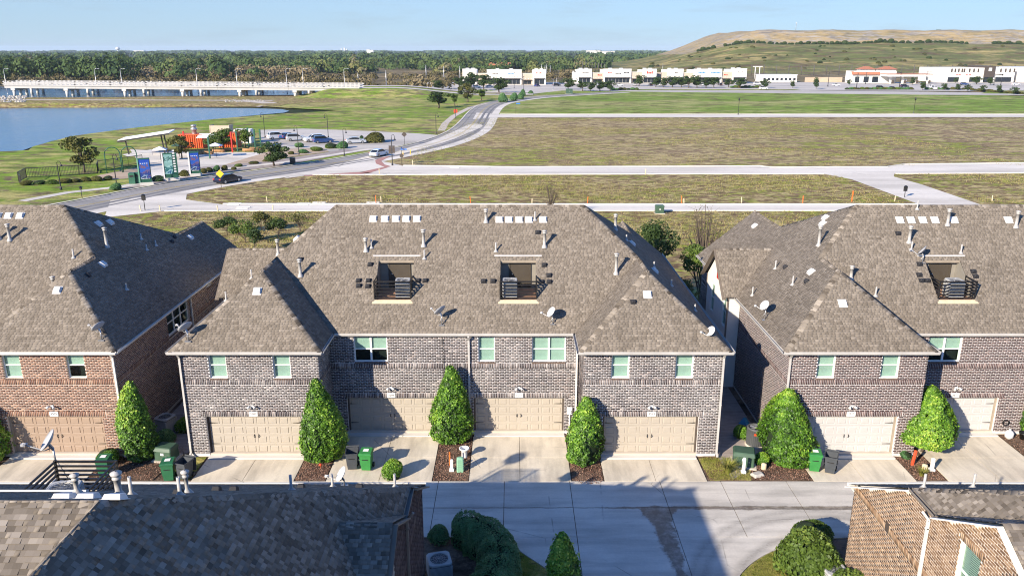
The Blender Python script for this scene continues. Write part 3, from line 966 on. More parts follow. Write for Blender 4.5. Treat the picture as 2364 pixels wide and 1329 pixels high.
# shop car park and the streets in front of the shops
sheet('shop_lot', [(-45, 418), (10, 395), (60, 424), (150, 428), (300, 420), (420, 418), (420, 540), (-60, 540)], -0.05, 'asphalt_lot')
sheet('shop_verge', [(38, 408), (60, 400), (230, 385), (300, 372), (300, 392), (235, 410), (150, 428), (70, 430)], -0.03, 'asphalt_lot')
sheet('verge', [(66, 430), (152, 430), (152, 441), (66, 441)], 0.0, 'meadow_far')
sheet('verge', [(228, 399), (400, 372), (400, 420), (250, 428)], 0.0, 'meadow_far')
def emb_h(X, Y):
    s = lambda t: np.clip(t, 0, 1) ** 2 * (3 - 2 * np.clip(t, 0, 1))
    return 3.3 * s((X + 98) / 16.0) * (1 - s((X + 58) / 45.0)) * (1 - s((np.abs(Y - 394) - 15) / 24.0))
ex, ey = np.meshgrid(np.linspace(-100, -8, 60), np.linspace(352, 436, 50))
ez = emb_h(ex, ey) - 0.05 + nr.normal(0, 0.03, ex.shape)
i0 = (np.arange(49)[:, None] * 60 + np.arange(59)[None, :]).ravel()
em_ = fastmesh('embankment', np.stack([ex, ey, ez], -1), np.stack([i0, i0 + 1, i0 + 61, i0 + 60], 1))
em_.polygons.foreach_set('use_smooth', np.ones(len(em_.polygons), bool))
struct('embankment', em_, 'meadow_lake')
for y0, y1 in ((380, 388), (400, 408)):
    ax_ = np.linspace(-86, 10, 30)
    mb = MB()
    zz = [float(emb_h(np.array(x), np.array(394.0))) + 0.12 for x in ax_]
    mb.add([(x, y0 + (x + 86) * 0.06, z) for x, z in zip(ax_, zz)] + [(x, y1 + (x + 86) * 0.06, z) for x, z in zip(ax_, zz)], [(i, i + 1, 31 + i, 30 + i) for i in range(29)])
    struct('approach_road', mb, 'concrete_street')

# hill behind the shops: a grassed landfill mound with one terrace
def hill_h(X, Y):
    e = (X - 120 - 0.04 * (Y - 950)) / 150.0              # rise from the left shoulder
    left = np.clip(e, 0, 1)
    left = left * left * (3 - 2 * left)
    f = np.clip((Y - 735 - 0.02 * (X - 300)) / 175.0, 0, 1)
    z = 27.0 * (f ** 0.92)
    g = np.clip((Y - 925) / 48.0, 0, 1)
    z = z + 15.5 * g * g * (3 - 2 * g) * np.clip((X - 215) / 70.0, 0, 1)
    back = np.clip((Y - 1150) / 250.0, 0, 1)
    z = z * (1 - back) * (0.10 * np.clip((X - 60) / 60.0, 0, 1) + 0.90 * left)
    z = z + 0.9 * np.sin(X / 37.0 + Y / 23.0) * f * (1 - g) * left + 0.5 * np.sin(X / 11.0 - Y / 17.0) * f * left
    return z
hx = np.linspace(40, 980, 190); hy = np.linspace(700, 1420, 120)
HX, HY = np.meshgrid(hx, hy)
HZ = hill_h(HX, HY) + nr.normal(0, 0.10, HX.shape) - 0.45
V = np.stack([HX, HY, HZ], -1).reshape(-1, 3)
i0 = (np.arange(119)[:, None] * 190 + np.arange(189)[None, :]).ravel()
hq = np.stack([i0, i0 + 1, i0 + 191, i0 + 190], 1)
cy_ = V[hq].mean(1)
top = (cy_[:, 1] > 930) & (cy_[:, 0] > 200)
hm = fastmesh('hill', V, hq)
hm.materials.append(MA['hill_grass']); hm.materials.append(MA['hill_bare'])
hm.polygons.foreach_set('material_index', top.astype(np.int32))
hm.polygons.foreach_set('use_smooth', np.ones(len(hq), bool))
ho = bpy.data.objects.new('hill', hm); COL.objects.link(ho); setp(ho, kind='structure')

# ------------------------------------------------------------------ the alley and the driveways, slab by slab
def slabs(parent, x0, x1, y0, y1, nx, ny, z=0.0, mat='concrete_drive', g=0.012):
    for i in range(nx):
        for j in range(ny):
            a0, a1 = x0 + (x1 - x0) * i / nx + g, x0 + (x1 - x0) * (i + 1) / nx - g
            b0, b1 = y0 + (y1 - y0) * j / ny + g, y0 + (y1 - y0) * (j + 1) / ny - g
            part('slab', MB().box(a0, a1, b0, b1, z - 0.10, z + rnd.uniform(-0.003, 0.003)), mat, parent)
alley = sheet('alley', [(-46, 30.4), (15.2, 30.4), (46, 30.4), (46, 35.2), (-46, 35.2)], -0.03, 'soil')
xs = [-46, -39.5, -36.2, -33, -29.7, -26.4, -23.1, -19.8, -16.6, -13.3, -10.1, -6.9, -3.65, -0.38, 2.86, 7.33, 10.35, 13.6, 16.9, 20.1, 23.4, 26.6, 29.9, 33.2, 36.4, 39.7, 46]
for a, b in zip(xs[:-1], xs[1:]):
    for y0, y1 in ((30.45, 32.79), (32.81, 35.15)):
        part('slab', MB().box(a + 0.016, b - 0.016, y0, y1, -0.10, rnd.uniform(-0.002, 0.002)), 'concrete_alley', alley)
LC = smooth([(-0.45, 30.43), (0.33, 29.4), (1.4, 28.25), (2.0, 27.5), (2.3, 26.3), (2.4, 22)], 2)
RC = smooth([(14.9, 30.43), (13.65, 30.3), (12.2, 29.95), (10.87, 29.3), (9.89, 28.5), (9.13, 27.6), (8.55, 26.3), (8.3, 24)], 2)
lane = sheet('lane', [(p.x, p.y) for p in LC] + [(2.4, -8), (8.3, -8)] + [(p.x, p.y) for p in reversed(RC)], -0.032, 'soil')
part('slab', MB().prism([(p.x, p.y) for p in LC] + [(2.84, 22), (2.84, 30.43)], -0.1, 0.0), 'concrete_alley', lane)
part('slab', MB().prism([(2.875, 30.43), (7.315, 30.43), (7.315, 24), (2.875, 22)], -0.1, 0.001), 'concrete_alley', lane)
part('slab', MB().prism([(7.345, 30.43)] + [(p.x, p.y) for p in RC] + [(7.345, 24)], -0.1, -0.001), 'concrete_alley', lane)
part('slab', MB().prism([(2.42, 21.97), (2.84, 21.97), (7.3, 23.97), (8.3, 23.97), (8.3, -8), (2.42, -8)], -0.1, 0.0), 'concrete_alley', lane)
def drive(x0, x1, y1, ny, kerb=True):
    d = sheet('driveway', [(x0, 35.16), (x1, 35.16), (x1, y1), (x0, y1)], -0.034, 'soil')
    slabs(d, x0, x1, 35.17, y1 - 0.30, 2, ny)
    part('door_apron', MB().box(x0 + 0.05, x1 - 0.05, y1 - 0.29, y1 + 0.25, -0.1, 0.055), 'concrete_white', d)
for off in (-30.95, 0.0, 30.95):
    for a, b, y1, ny in ((-15.95, -10.85, 37.66, 1), (-9.25, -3.98, 40.2, 2), (-2.15, 2.95, 40.2, 2), (4.60, 9.70, 37.66, 1)):
        drive(off + a, off + b, y1, ny)

# near lawns, mulch beds and the gravel side yard
lawn = sheet('lawn', [(p.x + 0.02, p.y - 0.02) for p in RC] + [(8.4, 4), (13.2, 4), (13.2, 30.2)], -0.012, 'lawn')
sheet('lawn', [(p.x - 0.02, p.y - 0.02) for p in LC] + [(2.3, 2), (-0.6, 2), (-1.2, 30.4)], -0.012, 'lawn')
sheet('side_yard', [(11.0, 35.3), (13.7, 37.8), (13.7, 56), (10.8, 56), (10.8, 37.8)], 0.0, 'gravel')
sheet('side_yard', [(-20.0, 38.0), (-17.2, 38.0), (-17.2, 58), (-20.1, 58)], 0.0, 'gravel')
def tufts(name, n, region, mat, hgt, spread, label, cat, z=0.0, k=3, wide=0.35):
    """upright grass blades scattered over a region: one object, nobody could count it"""
    pts = region(n)
    n = len(pts)
    base = np.repeat(pts, k, 0) + nr.normal(0, spread, (n * k, 2))
    h = nr.uniform(0.5, 1.2, n * k) * hgt
    ang = nr.uniform(0, 2 * math.pi, n * k)
    w = h * wide
    lean = nr.normal(0, 0.45, (n * k, 2)) * h[:, None]
    B = np.column_stack([base, np.full(n * k, z)])
    d = np.column_stack([np.cos(ang) * w / 2, np.sin(ang) * w / 2, np.zeros(n * k)])
    T = B + np.column_stack([lean, h])
    V = np.stack([B - d, B + d, T], 1).reshape(-1, 3)
    tone = np.clip(np.repeat(nr.beta(2, 2, n), k) + nr.normal(0, 0.08, n * k), 0, 1)
    o = part(name, fastmesh(name, V, None, np.arange(n * k * 3).reshape(-1, 3), tone), mat)
    return setp(o, label, cat, None, 'stuff')
def in_rects(rects):
    ar = np.array([(r[1] - r[0]) * (r[3] - r[2]) * (r[4] if len(r) > 4 else 1) for r in rects])
    def f(n):
        i = nr.choice(len(rects), n, p=ar / ar.sum())
        r = np.array([x[:4] for x in rects])[i]
        return np.column_stack([nr.uniform(r[:, 0], r[:, 1]), nr.uniform(r[:, 2], r[:, 3])])
    return f
def clump_filter(f, s=7.0, thr=0.5):
    def g(n):
        p = f(n * 3)
        q = np.sin(p[:, 0] / s + 1.7 * np.sin(p[:, 1] / (s * 1.3))) + np.sin(p[:, 1] / (s * 0.7) + 2.1 * np.sin(p[:, 0] / (s * 1.9))) + nr.normal(0, 0.7, len(p))
        return p[q > thr - 0.5][:n]
    return g
tufts('field_grass', 42000, clump_filter(in_rects([(-44, 60, 64, 103.8, 3), (-34, 55, 109.3, 135.5, 2.5), (66, 95, 110, 137, 2), (-20, 96, 147, 252, 1)])), 'grass_blades', 0.20, 0.18, 'rough dry grass tufts across the empty building lots', 'grass')
def in_lawn(n):
    p = np.column_stack([nr.uniform(8.4, 13.1, n * 2), nr.uniform(24, 30.2, n * 2)])
    R_ = [(q.x, q.y) for q in RC]
    ry = np.array([r[1] for r in R_][::-1]); rx = np.array([r[0] for r in R_][::-1])
    lim = np.interp(p[:, 1], ry, rx)
    return p[p[:, 0] > lim + 0.12][:n]
tufts('lawn_grass', 15000, in_lawn, 'lawn_blades', 0.055, 0.04, 'short yellow-green turf on the corner lawn beside the curved lane', 'grass', -0.01, 3, 0.22)
def in_lawn2(n):
    p = np.column_stack([nr.uniform(-1.0, 2.3, n * 2), nr.uniform(24, 30.2, n * 2)])
    R_ = [(q.x, q.y) for q in LC]
    lim = np.interp(p[:, 1], np.array([r[1] for r in R_][::-1]), np.array([r[0] for r in R_][::-1]))
    return p[p[:, 0] < lim - 0.1][:n]
tufts('lawn_grass', 6000, in_lawn2, 'lawn_blades', 0.055, 0.04, 'shaded strip of turf between the clipped hedge and the lane', 'grass', -0.01, 3, 0.22)

def mulch(poly, n, label, mat='mulch_chips', z=0.0, size=0.075):
    """bed of bark chips: loose chips over soil"""
    xs_ = [p[0] for p in poly]; ys_ = [p[1] for p in poly]
    sheet('planting_bed', poly, z - 0.008, 'soil')
    P = []
    while len(P) < n:
        x, y = rnd.uniform(min(xs_), max(xs_)), rnd.uniform(min(ys_), max(ys_))
        c = False
        for i in range(len(poly)):
            (x0, y0), (x1, y1) = poly[i], poly[(i + 1) % len(poly)]
            if (y0 > y) != (y1 > y) and x < x0 + (x1 - x0) * (y - y0) / (y1 - y0): c = not c
        if c: P.append((x, y, z + rnd.uniform(0.005, 0.045)))
    P = np.array(P)
    m = leaf_mesh('mulch', P, np.tile([0, 0, 1.0], (n, 1)), size, nr.beta(2, 2, n), 0.45, 0.4)
    setp(part('mulch', m, mat), label, 'mulch', None, 'stuff')
B0 = 30.95
mulch([(-10.8, 35.2), (-9.3, 35.2), (-9.3, 40.1), (-9.75, 40.1), (-9.75, 37.6), (-10.8, 37.6)], 2600, 'reddish bark mulch under the cone tree beside the open grey cart')
mulch([(-3.95, 35.2), (-2.18, 35.2), (-2.18, 40.1), (-3.95, 40.1)], 2600, 'bark mulch around the pale green pedestal and white pipe')
mulch(smooth([(2.98, 35.45), (3.2, 34.95), (3.8, 34.85), (4.4, 34.95), (4.57, 35.4), (4.57, 37.6), (3.7, 40.1), (2.98, 40.1), (2.98, 35.45)], 1)[:-1] and [(2.98, 35.3), (3.25, 34.95), (3.8, 34.86), (4.35, 34.95), (4.57, 35.3), (4.57, 37.6), (3.7, 40.1), (2.98, 40.1)], 2400, 'rounded bed of bark mulch below the squat cone tree')
mulch([(11.9, 35.25), (14.9, 35.25), (14.9, 37.6), (12.6, 37.6)], 2400, 'brown bark mulch beside the green transformer box')
mulch([(20.1, 35.25), (21.6, 35.25), (21.6, 40.1), (21.2, 40.1), (21.0, 37.6), (20.1, 37.6)], 1800, 'bark mulch round the red stake and white post')
mulch([(27.05, 35.25), (28.8, 35.25), (28.8, 40.1), (27.05, 40.1)], 900, 'orange-brown mulch at the edge of the white-door driveway')
mulch([(-21.2, 35.25), (-17.9, 35.25), (-17.4, 38.4), (-19.9, 40), (-21.2, 37.6)], 3000, 'dark mulch below the bright cone tree and green utility box')
sheet('grass_patch', [(9.85, 35.22), (11.9, 35.22), (12.5, 37.6), (10.8, 37.9), (9.75, 37.6)], -0.004, 'meadow_lots')
sheet('grass_patch', [(-17.3, 35.3), (-16.05, 35.3), (-16.05, 37.6), (-17.0, 37.6)], -0.004, 'lawn')
tufts('verge_grass', 1300, in_rects([(9.9, 12.0, 35.3, 37.5)]), 'lawn_blades', 0.09, 0.06, 'patchy grass between the driveway and the green transformer box', 'grass', 0.0, 3, 0.2)
mulch([(12.2, 24), (13.2, 24), (13.2, 29.6), (12.9, 29.9), (11.7, 28.3), (11.3, 27.0), (11.9, 25.4)], 2200, 'mulch ring below the clipped round shrubs by the tan brick wall')

# ================================================================== TOWNHOUSES across the alley (local origin: wing front wall, centre line)
S_ = 0.8333
EH = 6.0
XO, XI, WY, CY = 14.16, 6.48, -0.36, 2.37      # eave lines
RY, RH, RX = 9.15, EH + S_ * (9.15 - 2.37), 0.0
RX = XO - (RH - EH) / S_
WH, WCX = EH + S_ * (XO - XI) / 2, (XO + XI) / 2
WAY, WVY = WY + (XO - XI) / 2, CY + (XO - XI) / 2
def planes():
    """all roof faces with the direction of their courses"""
    F = []
    ter = []
    for x0 in (-4.45, 2.45):
        x1 = x0 + 2.0
        z = lambda y: EH + S_ * (y - CY)
        ter.append([(x0, 3.96, z(3.96)), (x1, 3.96, z(3.96)), (x1, 6.10, z(6.10)), (x0, 6.10, z(6.10))])
    F.append(([(-XI, CY, EH), (XI, CY, EH), (WCX, WVY, WH), (RX, RY, RH), (-RX, RY, RH), (-WCX, WVY, WH)], (1, 0, 0), ter))
    for s in (-1, 1):
        F.append(([(s * XO, WY, EH), (s * XI, WY, EH), (s * WCX, WAY, WH)], (1, 0, 0), []))
        F.append(([(s * XI, WY, EH), (s * XI, CY, EH), (s * WCX, WVY, WH), (s * WCX, WAY, WH)], (0, 1, 0), []))
    # east: plain slope to the rear gable; west: slope cut by a side gable
    hE = 8.44; xE = XO - (hE - EH) / S_; yE = RY + (RH - hE) / 0.51
    hW = 9.31; xW = -XO + (hW - EH) / S_; yW = RY + (RH - hW) / 0.50
    F.append(([(XO, WY, EH), (WCX, WAY, WH), (WCX, WVY, WH), (RX, RY, RH), (xE, yE, hE), (xE, 19.9, hE), (XO, 19.9, EH)], (0, 1, 0), []))
    gy, gh = 11.6, 8.4; gx = -XO + (gh - EH) / S_; g0 = gy - (gh - EH) / S_; g1 = gy + (gh - EH) / S_
    F.append(([(-XO, WY, EH), (-WCX, WAY, WH), (-WCX, WVY, WH), (-RX, RY, RH), (xW, yW, hW), (xW, 19.4, hW), (-XO, 19.4, EH), (-XO, g1, EH), (gx, gy, gh), (-XO, g0, EH)], (0, 1, 0), []))
    gxe = -XO - 0.75
    F.append(([(gxe, g0, EH), (-XO, g0, EH), (gx, gy, gh), (gxe, gy, gh)], (1, 0, 0), []))
    F.append(([(gxe, g1, EH), (-XO, g1, EH), (gx, gy, gh), (gxe, gy, gh)], (1, 0, 0), []))
    # rear slope and the inner slopes of the rear gables
    yN = 19.9; hN = RH - 0.505 * (yN - RY)
    F.append(([(-RX, RY, RH), (RX, RY, RH), (xE, yE, hE), (xE, yE + 0.01, hE), (8.5, yN, hN), (-7.0, yN, hN), (xW, yW, hW)], (1, 0, 0), []))
    F.append(([(xE, yE, hE), (xE, 19.9, hE), (8.5, 19.9, hN)], (0, 1, 0), []))
    F.append(([(xW, yW, hW), (xW, 19.4, hW), (-6.6, 19.4, hN)], (0, 1, 0), []))
    info = dict(xE=xE, yE=yE, hE=hE, xW=xW, yW=yW, hW=hW, gy=gy, gh=gh, gx=gx, g0=g0, g1=g1, gxe=gxe, ter=ter)
    return F, info
FACES, RI = planes()
T = []
dk = MB()
for poly, ud, holes in FACES[:9]:
    T += tabs(poly, ud, holes, con=0.62)
for poly, ud, holes in FACES[9:]:
    T += tabs(poly, ud, holes, 0.29, (0.4, 0.9), con=0.62)
for poly, ud, holes in FACES:
    deck(dk, poly, holes)
ROOF_TABS = tabs_mesh('shingles', T)
ROOF_DECK = dk.mesh('roof_deck')
C = []
nS, nW, nE, nN = Vector((0, -S_, 1)), Vector((-S_, 0, 1)), Vector((S_, 0, 1)), Vector((0, 0.505, 1))
caps((-RX, RY, RH), (RX, RY, RH), nS, nN, C)
for s, no, ni in ((-1, nW, nE), (1, nE, nW)):
    caps((s * XO, WY, EH), (s * WCX, WAY, WH), nS, no, C)
    caps((s * XI, WY, EH), (s * WCX, WAY, WH), nS, ni, C)
    caps((s * WCX, WAY, WH), (s * WCX, WVY, WH), no, ni, C)
    caps((s * WCX, WVY, WH), (s * RX, RY, RH), nS, no, C)
caps((RI['xE'], RI['yE'], RI['hE']), (RX, RY, RH), nE, nN, C)
caps((RI['xE'], RI['yE'], RI['hE']), (RI['xE'], 19.9, RI['hE']), nE, nW, C)
caps((RI['xW'], RI['yW'], RI['hW']), (-RX, RY, RH), nW, nN, C)
caps((RI['xW'], RI['yW'], RI['hW']), (RI['xW'], 19.4, RI['hW']), nW, nE, C)
caps((RI['gxe'], RI['gy'], RI['gh']), (RI['gx'], RI['gy'], RI['gh']), nS, nN, C)
ROOF_CAPS = caps_mesh('ridge_caps', C)

# openings (local): u0,u1,z0,z1
def mirr(o): return (-o[1], -o[0], o[2], o[3])
WIN_R = [(8.16, 9.06, 4.43, 5.80), (11.42, 12.32, 4.43, 5.80)]
GAR_R = (7.82, 12.80, 0.05, 2.28)
WIN_L = [mirr(o) for o in WIN_R]; GAR_L = mirr(GAR_R)
C_WIN = [(-5.42, -3.62, 4.30, 5.72), (1.28, 2.18, 4.30, 5.72), (4.18, 6.00, 4.30, 5.72)]
C_GAR = [(-5.98, -1.08, 0.05, 2.17), (0.98, 5.98, 0.05, 2.17)]
G_ = []
wp = MB()
for s, wins, gar in ((-1, WIN_L, GAR_L), (1, WIN_R, GAR_R)):
    u0, u1 = (-13.8, -6.74) if s < 0 else (6.74, 13.8)
    bands = [(u0, u1, 4.05, 4.36), (gar[0] - 0.22, gar[1] + 0.22, gar[3], 2.58)] + [(w[0] - 0.04, w[1] + 0.04, 4.36, 4.43) for w in ()]
    G_.append((bricks(u0, u1, 0.16, 5.82, wins + [gar], bands), (0, 0, 0), (1, 0, 0), (0, -1, 0), 0.008))
    wall_panel(wp, (0, 0, 0), (1, 0, 0), (0, -1, 0), [(u0, 0), (u1, 0), (u1, 5.9), (u0, 5.9)], wins + [gar])
    xin = s * 6.74
    G_.append((bricks(0, 2.55, 0.16, 5.82, [], [(0, 2.55, 4.05, 4.36)]), (xin, 0, 0), (0, 1, 0), (-s, 0, 0), 0.004))
    wall_panel(wp, (xin, 0, 0), (0, 1, 0), (-s, 0, 0), [(0, 0), (2.55, 0), (2.55, 5.9), (0, 5.9)], [])
bands = [(-6.74, 6.74, 3.91, 4.22)] + [(g[0] - 0.22, g[1] + 0.22, g[3], 2.47) for g in C_GAR]
G_.append((bricks(-6.74, 6.74, 0.16, 5.82, C_WIN + C_GAR, bands), (0, 2.55, 0), (1, 0, 0), (0, -1, 0), 0.008))
wall_panel(wp, (0, 2.55, 0), (1, 0, 0), (0, -1, 0), [(-6.74, 0), (6.74, 0), (6.74, 5.9), (-6.74, 5.9)], C_WIN + C_GAR)
E_WIN = [(6.55, 9.75, 4.25, 5.72), (12.9, 14.0, 5.35, 5.75)]
G_.append((bricks(0, 19.5, 0.16, 5.86, E_WIN, [(0, 19.5, 4.05, 4.36)]), (13.8, 0, 0), (0, 1, 0), (1, 0, 0), 0.003))
wall_panel(wp, (13.8, 0, 0), (0, 1, 0), (1, 0, 0), [(0, 0), (19.5, 0), (19.5, 5.95), (0, 5.95)], E_WIN)
G_.append((bricks(0, 8.98, 0.16, 5.86, [], [(0, 8.98, 4.05, 4.36)]), (-13.8, 0, 0), (0, 1, 0), (-1, 0, 0), 0.003))
wall_panel(wp, (-13.8, 0, 0), (0, 1, 0), (-1, 0, 0), [(0, 0), (8.98, 0), (8.98, 5.95), (0, 5.95)], [])
G_.append((bricks(14.22, 19.1, 3.0, 5.86, [], [(14.22, 19.1, 4.05, 4.36)]), (-13.8, 0, 0), (0, 1, 0), (-1, 0, 0), 0.003))
wall_panel(wp, (-13.8, 0, 0), (0, 1, 0), (-1, 0, 0), [(14.22, 3.0), (19.1, 3.0), (19.1, 5.95), (14.22, 5.95)], [])
# back walls (plain) and the rear gable ends
wp.add([(-13.8, 19.1, 0), (13.8, 19.1, 0), (13.8, 19.1, 6.0), (-13.8, 19.1, 6.0)], [(0, 1, 2, 3)])
wp.add([(13.8, 19.5, 0), (8.6, 19.5, 0), (8.6, 19.5, 5.95), (RI['xE'], 19.5, RI['hE'] - 0.1), (13.8, 19.5, 6.0)], [(0, 1, 2, 3, 4)])
wp.add([(-13.8, 19.05, 0), (-6.6, 19.05, 0), (-6.6, 19.05, 5.95), (RI['xW'], 19.05, RI['hW'] - 0.1), (-13.8, 19.05, 6.0)], [(0, 1, 2, 3, 4)])
TH_BRICKS = bricks_mesh('bricks', G_)
TH_WALL = wp.mesh('wall')
def omat(o, mat):
    """material on the object, so that houses of different brick share their mesh"""
    if len(o.data.materials) == 0: o.data.materials.append(None)
    o.material_slots[0].link = 'OBJECT'
    o.material_slots[0].material = MA[mat]
    return o

# windows: frame > panes, blind
WM = {}
def window(parent, O, U, Nn, op, cols=1, blind=1.0, frame='white_paint', recess=0.09, rows=2, sill=True):
    w, h = op[1] - op[0], op[3] - op[2]
    key = (round(w, 2), round(h, 2), cols, rows)
    if key not in WM:
        fr_ = MB()
        t = 0.055
        fr_.box(0, w, 0, 0.06, 0, t); fr_.box(0, w, 0, 0.06, h - t, h)
        fr_.box(0, t, 0.001, 0.061, t, h - t); fr_.box(w - t, w, 0.001, 0.061, t, h - t)
        panes = []
        for c in range(cols):
            a, b = t + (w - 2 * t) * c / cols, t + (w - 2 * t) * (c + 1) / cols
            if c: fr_.box(a - 0.05, a + 0.05, -0.004, 0.056, t, h - t)
            aa, bb = a + (0.05 if c else 0), b - (0.05 if c < cols - 1 else 0)
            for r in range(1, rows):
                zm = t + (h - 2 * t) * r / rows
                fr_.box(aa, bb, 0.004, 0.05, zm - 0.03, zm + 0.03)
            for r in range(rows):
                z0, z1 = t + (h - 2 * t) * r / rows + (0.03 if r else 0), t + (h - 2 * t) * (r + 1) / rows - (0.03 if r < rows - 1 else 0)
                panes.append(MB().add([(aa, 0.026, z0), (bb, 0.026, z0), (bb, 0.026, z1), (aa, 0.026, z1)], [(0, 1, 2, 3)]).mesh('pane'))
        WM[key] = (fr_.mesh('window'), panes)
    fm, panes = WM[key]
    U, Nn = Vector(U), Vector(Nn)
    o = part('window', fm, frame, parent)
    M = Matrix(((U.x, -Nn.x, 0, 0), (U.y, -Nn.y, 0, 0), (0, 0, 1, 0), (0, 0, 0, 1)))
    o.matrix_local = Matrix.Translation(Vector(O) + U * op[0] + Vector((0, 0, op[2])) - Nn * recess) @ M
    for pm in panes:
        part('pane', pm, 'window_glass', o)
    # blind slats behind the glass and the dark room
    bl = MB()
    z = h - 0.05
    stop = h * (1 - blind)
    while z > stop + 0.03:
        bl.add([(0.03, 0.085, z), (w - 0.03, 0.085, z), (w - 0.03, 0.105, z - 0.046), (0.03, 0.105, z - 0.046)], [(0, 1, 2, 3)])
        z -= 0.05
    if bl.v: part('blind', bl, 'blind', o)
    part('room', MB().add([(-0.05, 0.35, -0.05), (w + 0.05, 0.35, -0.05), (w + 0.05, 0.35, h + 0.05), (-0.05, 0.35, h + 0.05)], [(0, 1, 2, 3)]).add(
        [(0, 0.16, 0), (w, 0.16, 0), (w, 0.35, 0), (0, 0.35, 0)], [(0, 1, 2, 3)]), 'interior_dark', o)
    if sill:
        sm_ = MB()
        n = max(3, int(w / 0.088))
        for i in range(n):
            a = w * i / n
            sm_.box(a + 0.006, a + w / n - 0.006, -recess - 0.045, 0.0, -0.085, -0.012)
        part('sill', sm_, 'brick_sill', o)
    return o
plain('brick_sill', (0.16, 0.11, 0.085), 0.9, 0.4, 14.0)

# garage door: slab, each raised panel, handles and strap hinges
def panel_mesh(w, h):
    b = 0.05
    mb = MB()
    mb.add([(0, 0, 0), (w, 0, 0), (w, 0, h), (0, 0, h),
            (b * 0.4, 0.014, b * 0.4), (w - b * 0.4, 0.014, b * 0.4), (w - b * 0.4, 0.014, h - b * 0.4), (b * 0.4, 0.014, h - b * 0.4),
            (b, -0.012, b), (w - b, -0.012, b), (w - b, -0.012, h - b), (b, -0.012, h - b)],
           [(0, 1, 5, 4), (1, 2, 6, 5), (2, 3, 7, 6), (3, 0, 4, 7), (4, 5, 9, 8), (5, 6, 10, 9), (6, 7, 11, 10), (7, 4, 8, 11), (8, 9, 10, 11)])
    return mb.mesh('panel')
GD = {}
def garage(parent, x0, x1, z1, y, mat, trim):
    w = x1 - x0
    key = round(w, 2)
    z0 = 0.06
    h = z1 - z0 - 0.06
    t = 0.10
    dw = w - 2 * t
    if key not in GD:
        slab_ = MB()
        rows, cols = 4, 8
        pw, ph, gx, gz = 0.47, h / 4 - 0.15, dw / 8, h / 4
        # stile-and-rail face around the panels, section joints recessed
        for r in range(rows):
            za, zb = gz * r + 0.004, gz * (r + 1) - 0.004
            slab_.box(0, dw, 0.0, 0.05, za, za + 0.07); slab_.box(0, dw, 0.0, 0.05, zb - 0.07, zb)
            for c in range(cols + 1):
                a = 0 if c == 0 else gx * c - (gx - pw) / 2
                b = dw if c == cols else gx * c + (gx - pw) / 2
                slab_.box(a, b, 0.0005, 0.05, za + 0.07, zb - 0.07)
        slab_.box(0, dw, 0.052, 0.07, 0, h)
        GD[key] = (slab_.mesh('garage_door'), panel_mesh(pw, gz - 0.148), gx, gz, pw)
    dm, pm, gx, gz, pw = GD[key]
    d = part('garage_door', dm, None, parent, (x0 + t, y, z0))
    omat(d, mat)
    for r in range(4):
        for c in range(8):
            omat(part('panel', pm, None, d, (gx * c + (gx - pw) / 2, 0.004, gz * r + 0.074)), mat)
    for sx in (-0.10, 0.10):
        hb = MB().tube([(0, 0, -0.10), (sx * 0.15, -0.035, -0.05), (sx * 0.25, -0.045, 0), (sx * 0.15, -0.035, 0.05), (0, 0, 0.10)], [0.016, 0.02, 0.02, 0.02, 0.016], 6)
        part('handle', hb, 'black_metal', d, (dw / 2 + sx, 0.0, h * 0.47))
    for sx in (0, 1):
        for zz in (0.26, 0.82):
            a = 0.02 if sx == 0 else dw - 0.02
            b = a + (0.42 if sx == 0 else -0.42)
            hb = MB().add([(a, -0.008, -0.03), (a, -0.008, 0.03), (b, -0.008, 0.012), (b, -0.008, -0.012), (a, 0.002, -0.03), (a, 0.002, 0.03), (b, 0.002, 0.012), (b, 0.002, -0.012)],
                          [(0, 1, 2, 3), (0, 3, 7, 4), (1, 2, 6, 5), (2, 3, 7, 6), (0, 4, 5, 1)])
            part('strap_hinge', hb, 'black_metal', d, (0, 0, h * zz))
    tr_ = MB().box(x0, x0 + t - 0.005, y - 0.06, y + 0.1, 0.055, z1).box(x1 - t + 0.005, x1, y - 0.06, y + 0.1, 0.055, z1).box(x0 + t - 0.005, x1 - t + 0.005, y - 0.058, y + 0.1, z1 - 0.075, z1)
    part('door_trim', tr_, trim, parent)
    return d
def gutter_mesh(p0, p1, r=0.075):
    """half-open box gutter along an eave"""
    p0, p1 = Vector(p0), Vector(p1)
    mb = MB()
    d = (p1 - p0).normalized()
    side = d.cross(Vector((0, 0, 1)))
    prof = [(-0.07, 0.07), (-0.07, -0.05), (0.04, -0.06), (0.07, 0.0), (0.075, 0.075), (0.06, 0.075), (0.055, 0.0), (0.03, -0.04), (-0.055, -0.035), (-0.055, 0.07)]
    A = [p0 + side * a + Vector((0, 0, b)) for a, b in prof]
    B = [p1 + side * a + Vector((0, 0, b)) for a, b in prof]
    n = len(prof)
    mb.add(A + B, [(i, (i + 1) % n, n + (i + 1) % n, n + i) for i in range(n)] + [tuple(range(n - 1, -1, -1)), tuple(range(n, 2 * n))])
    return mb
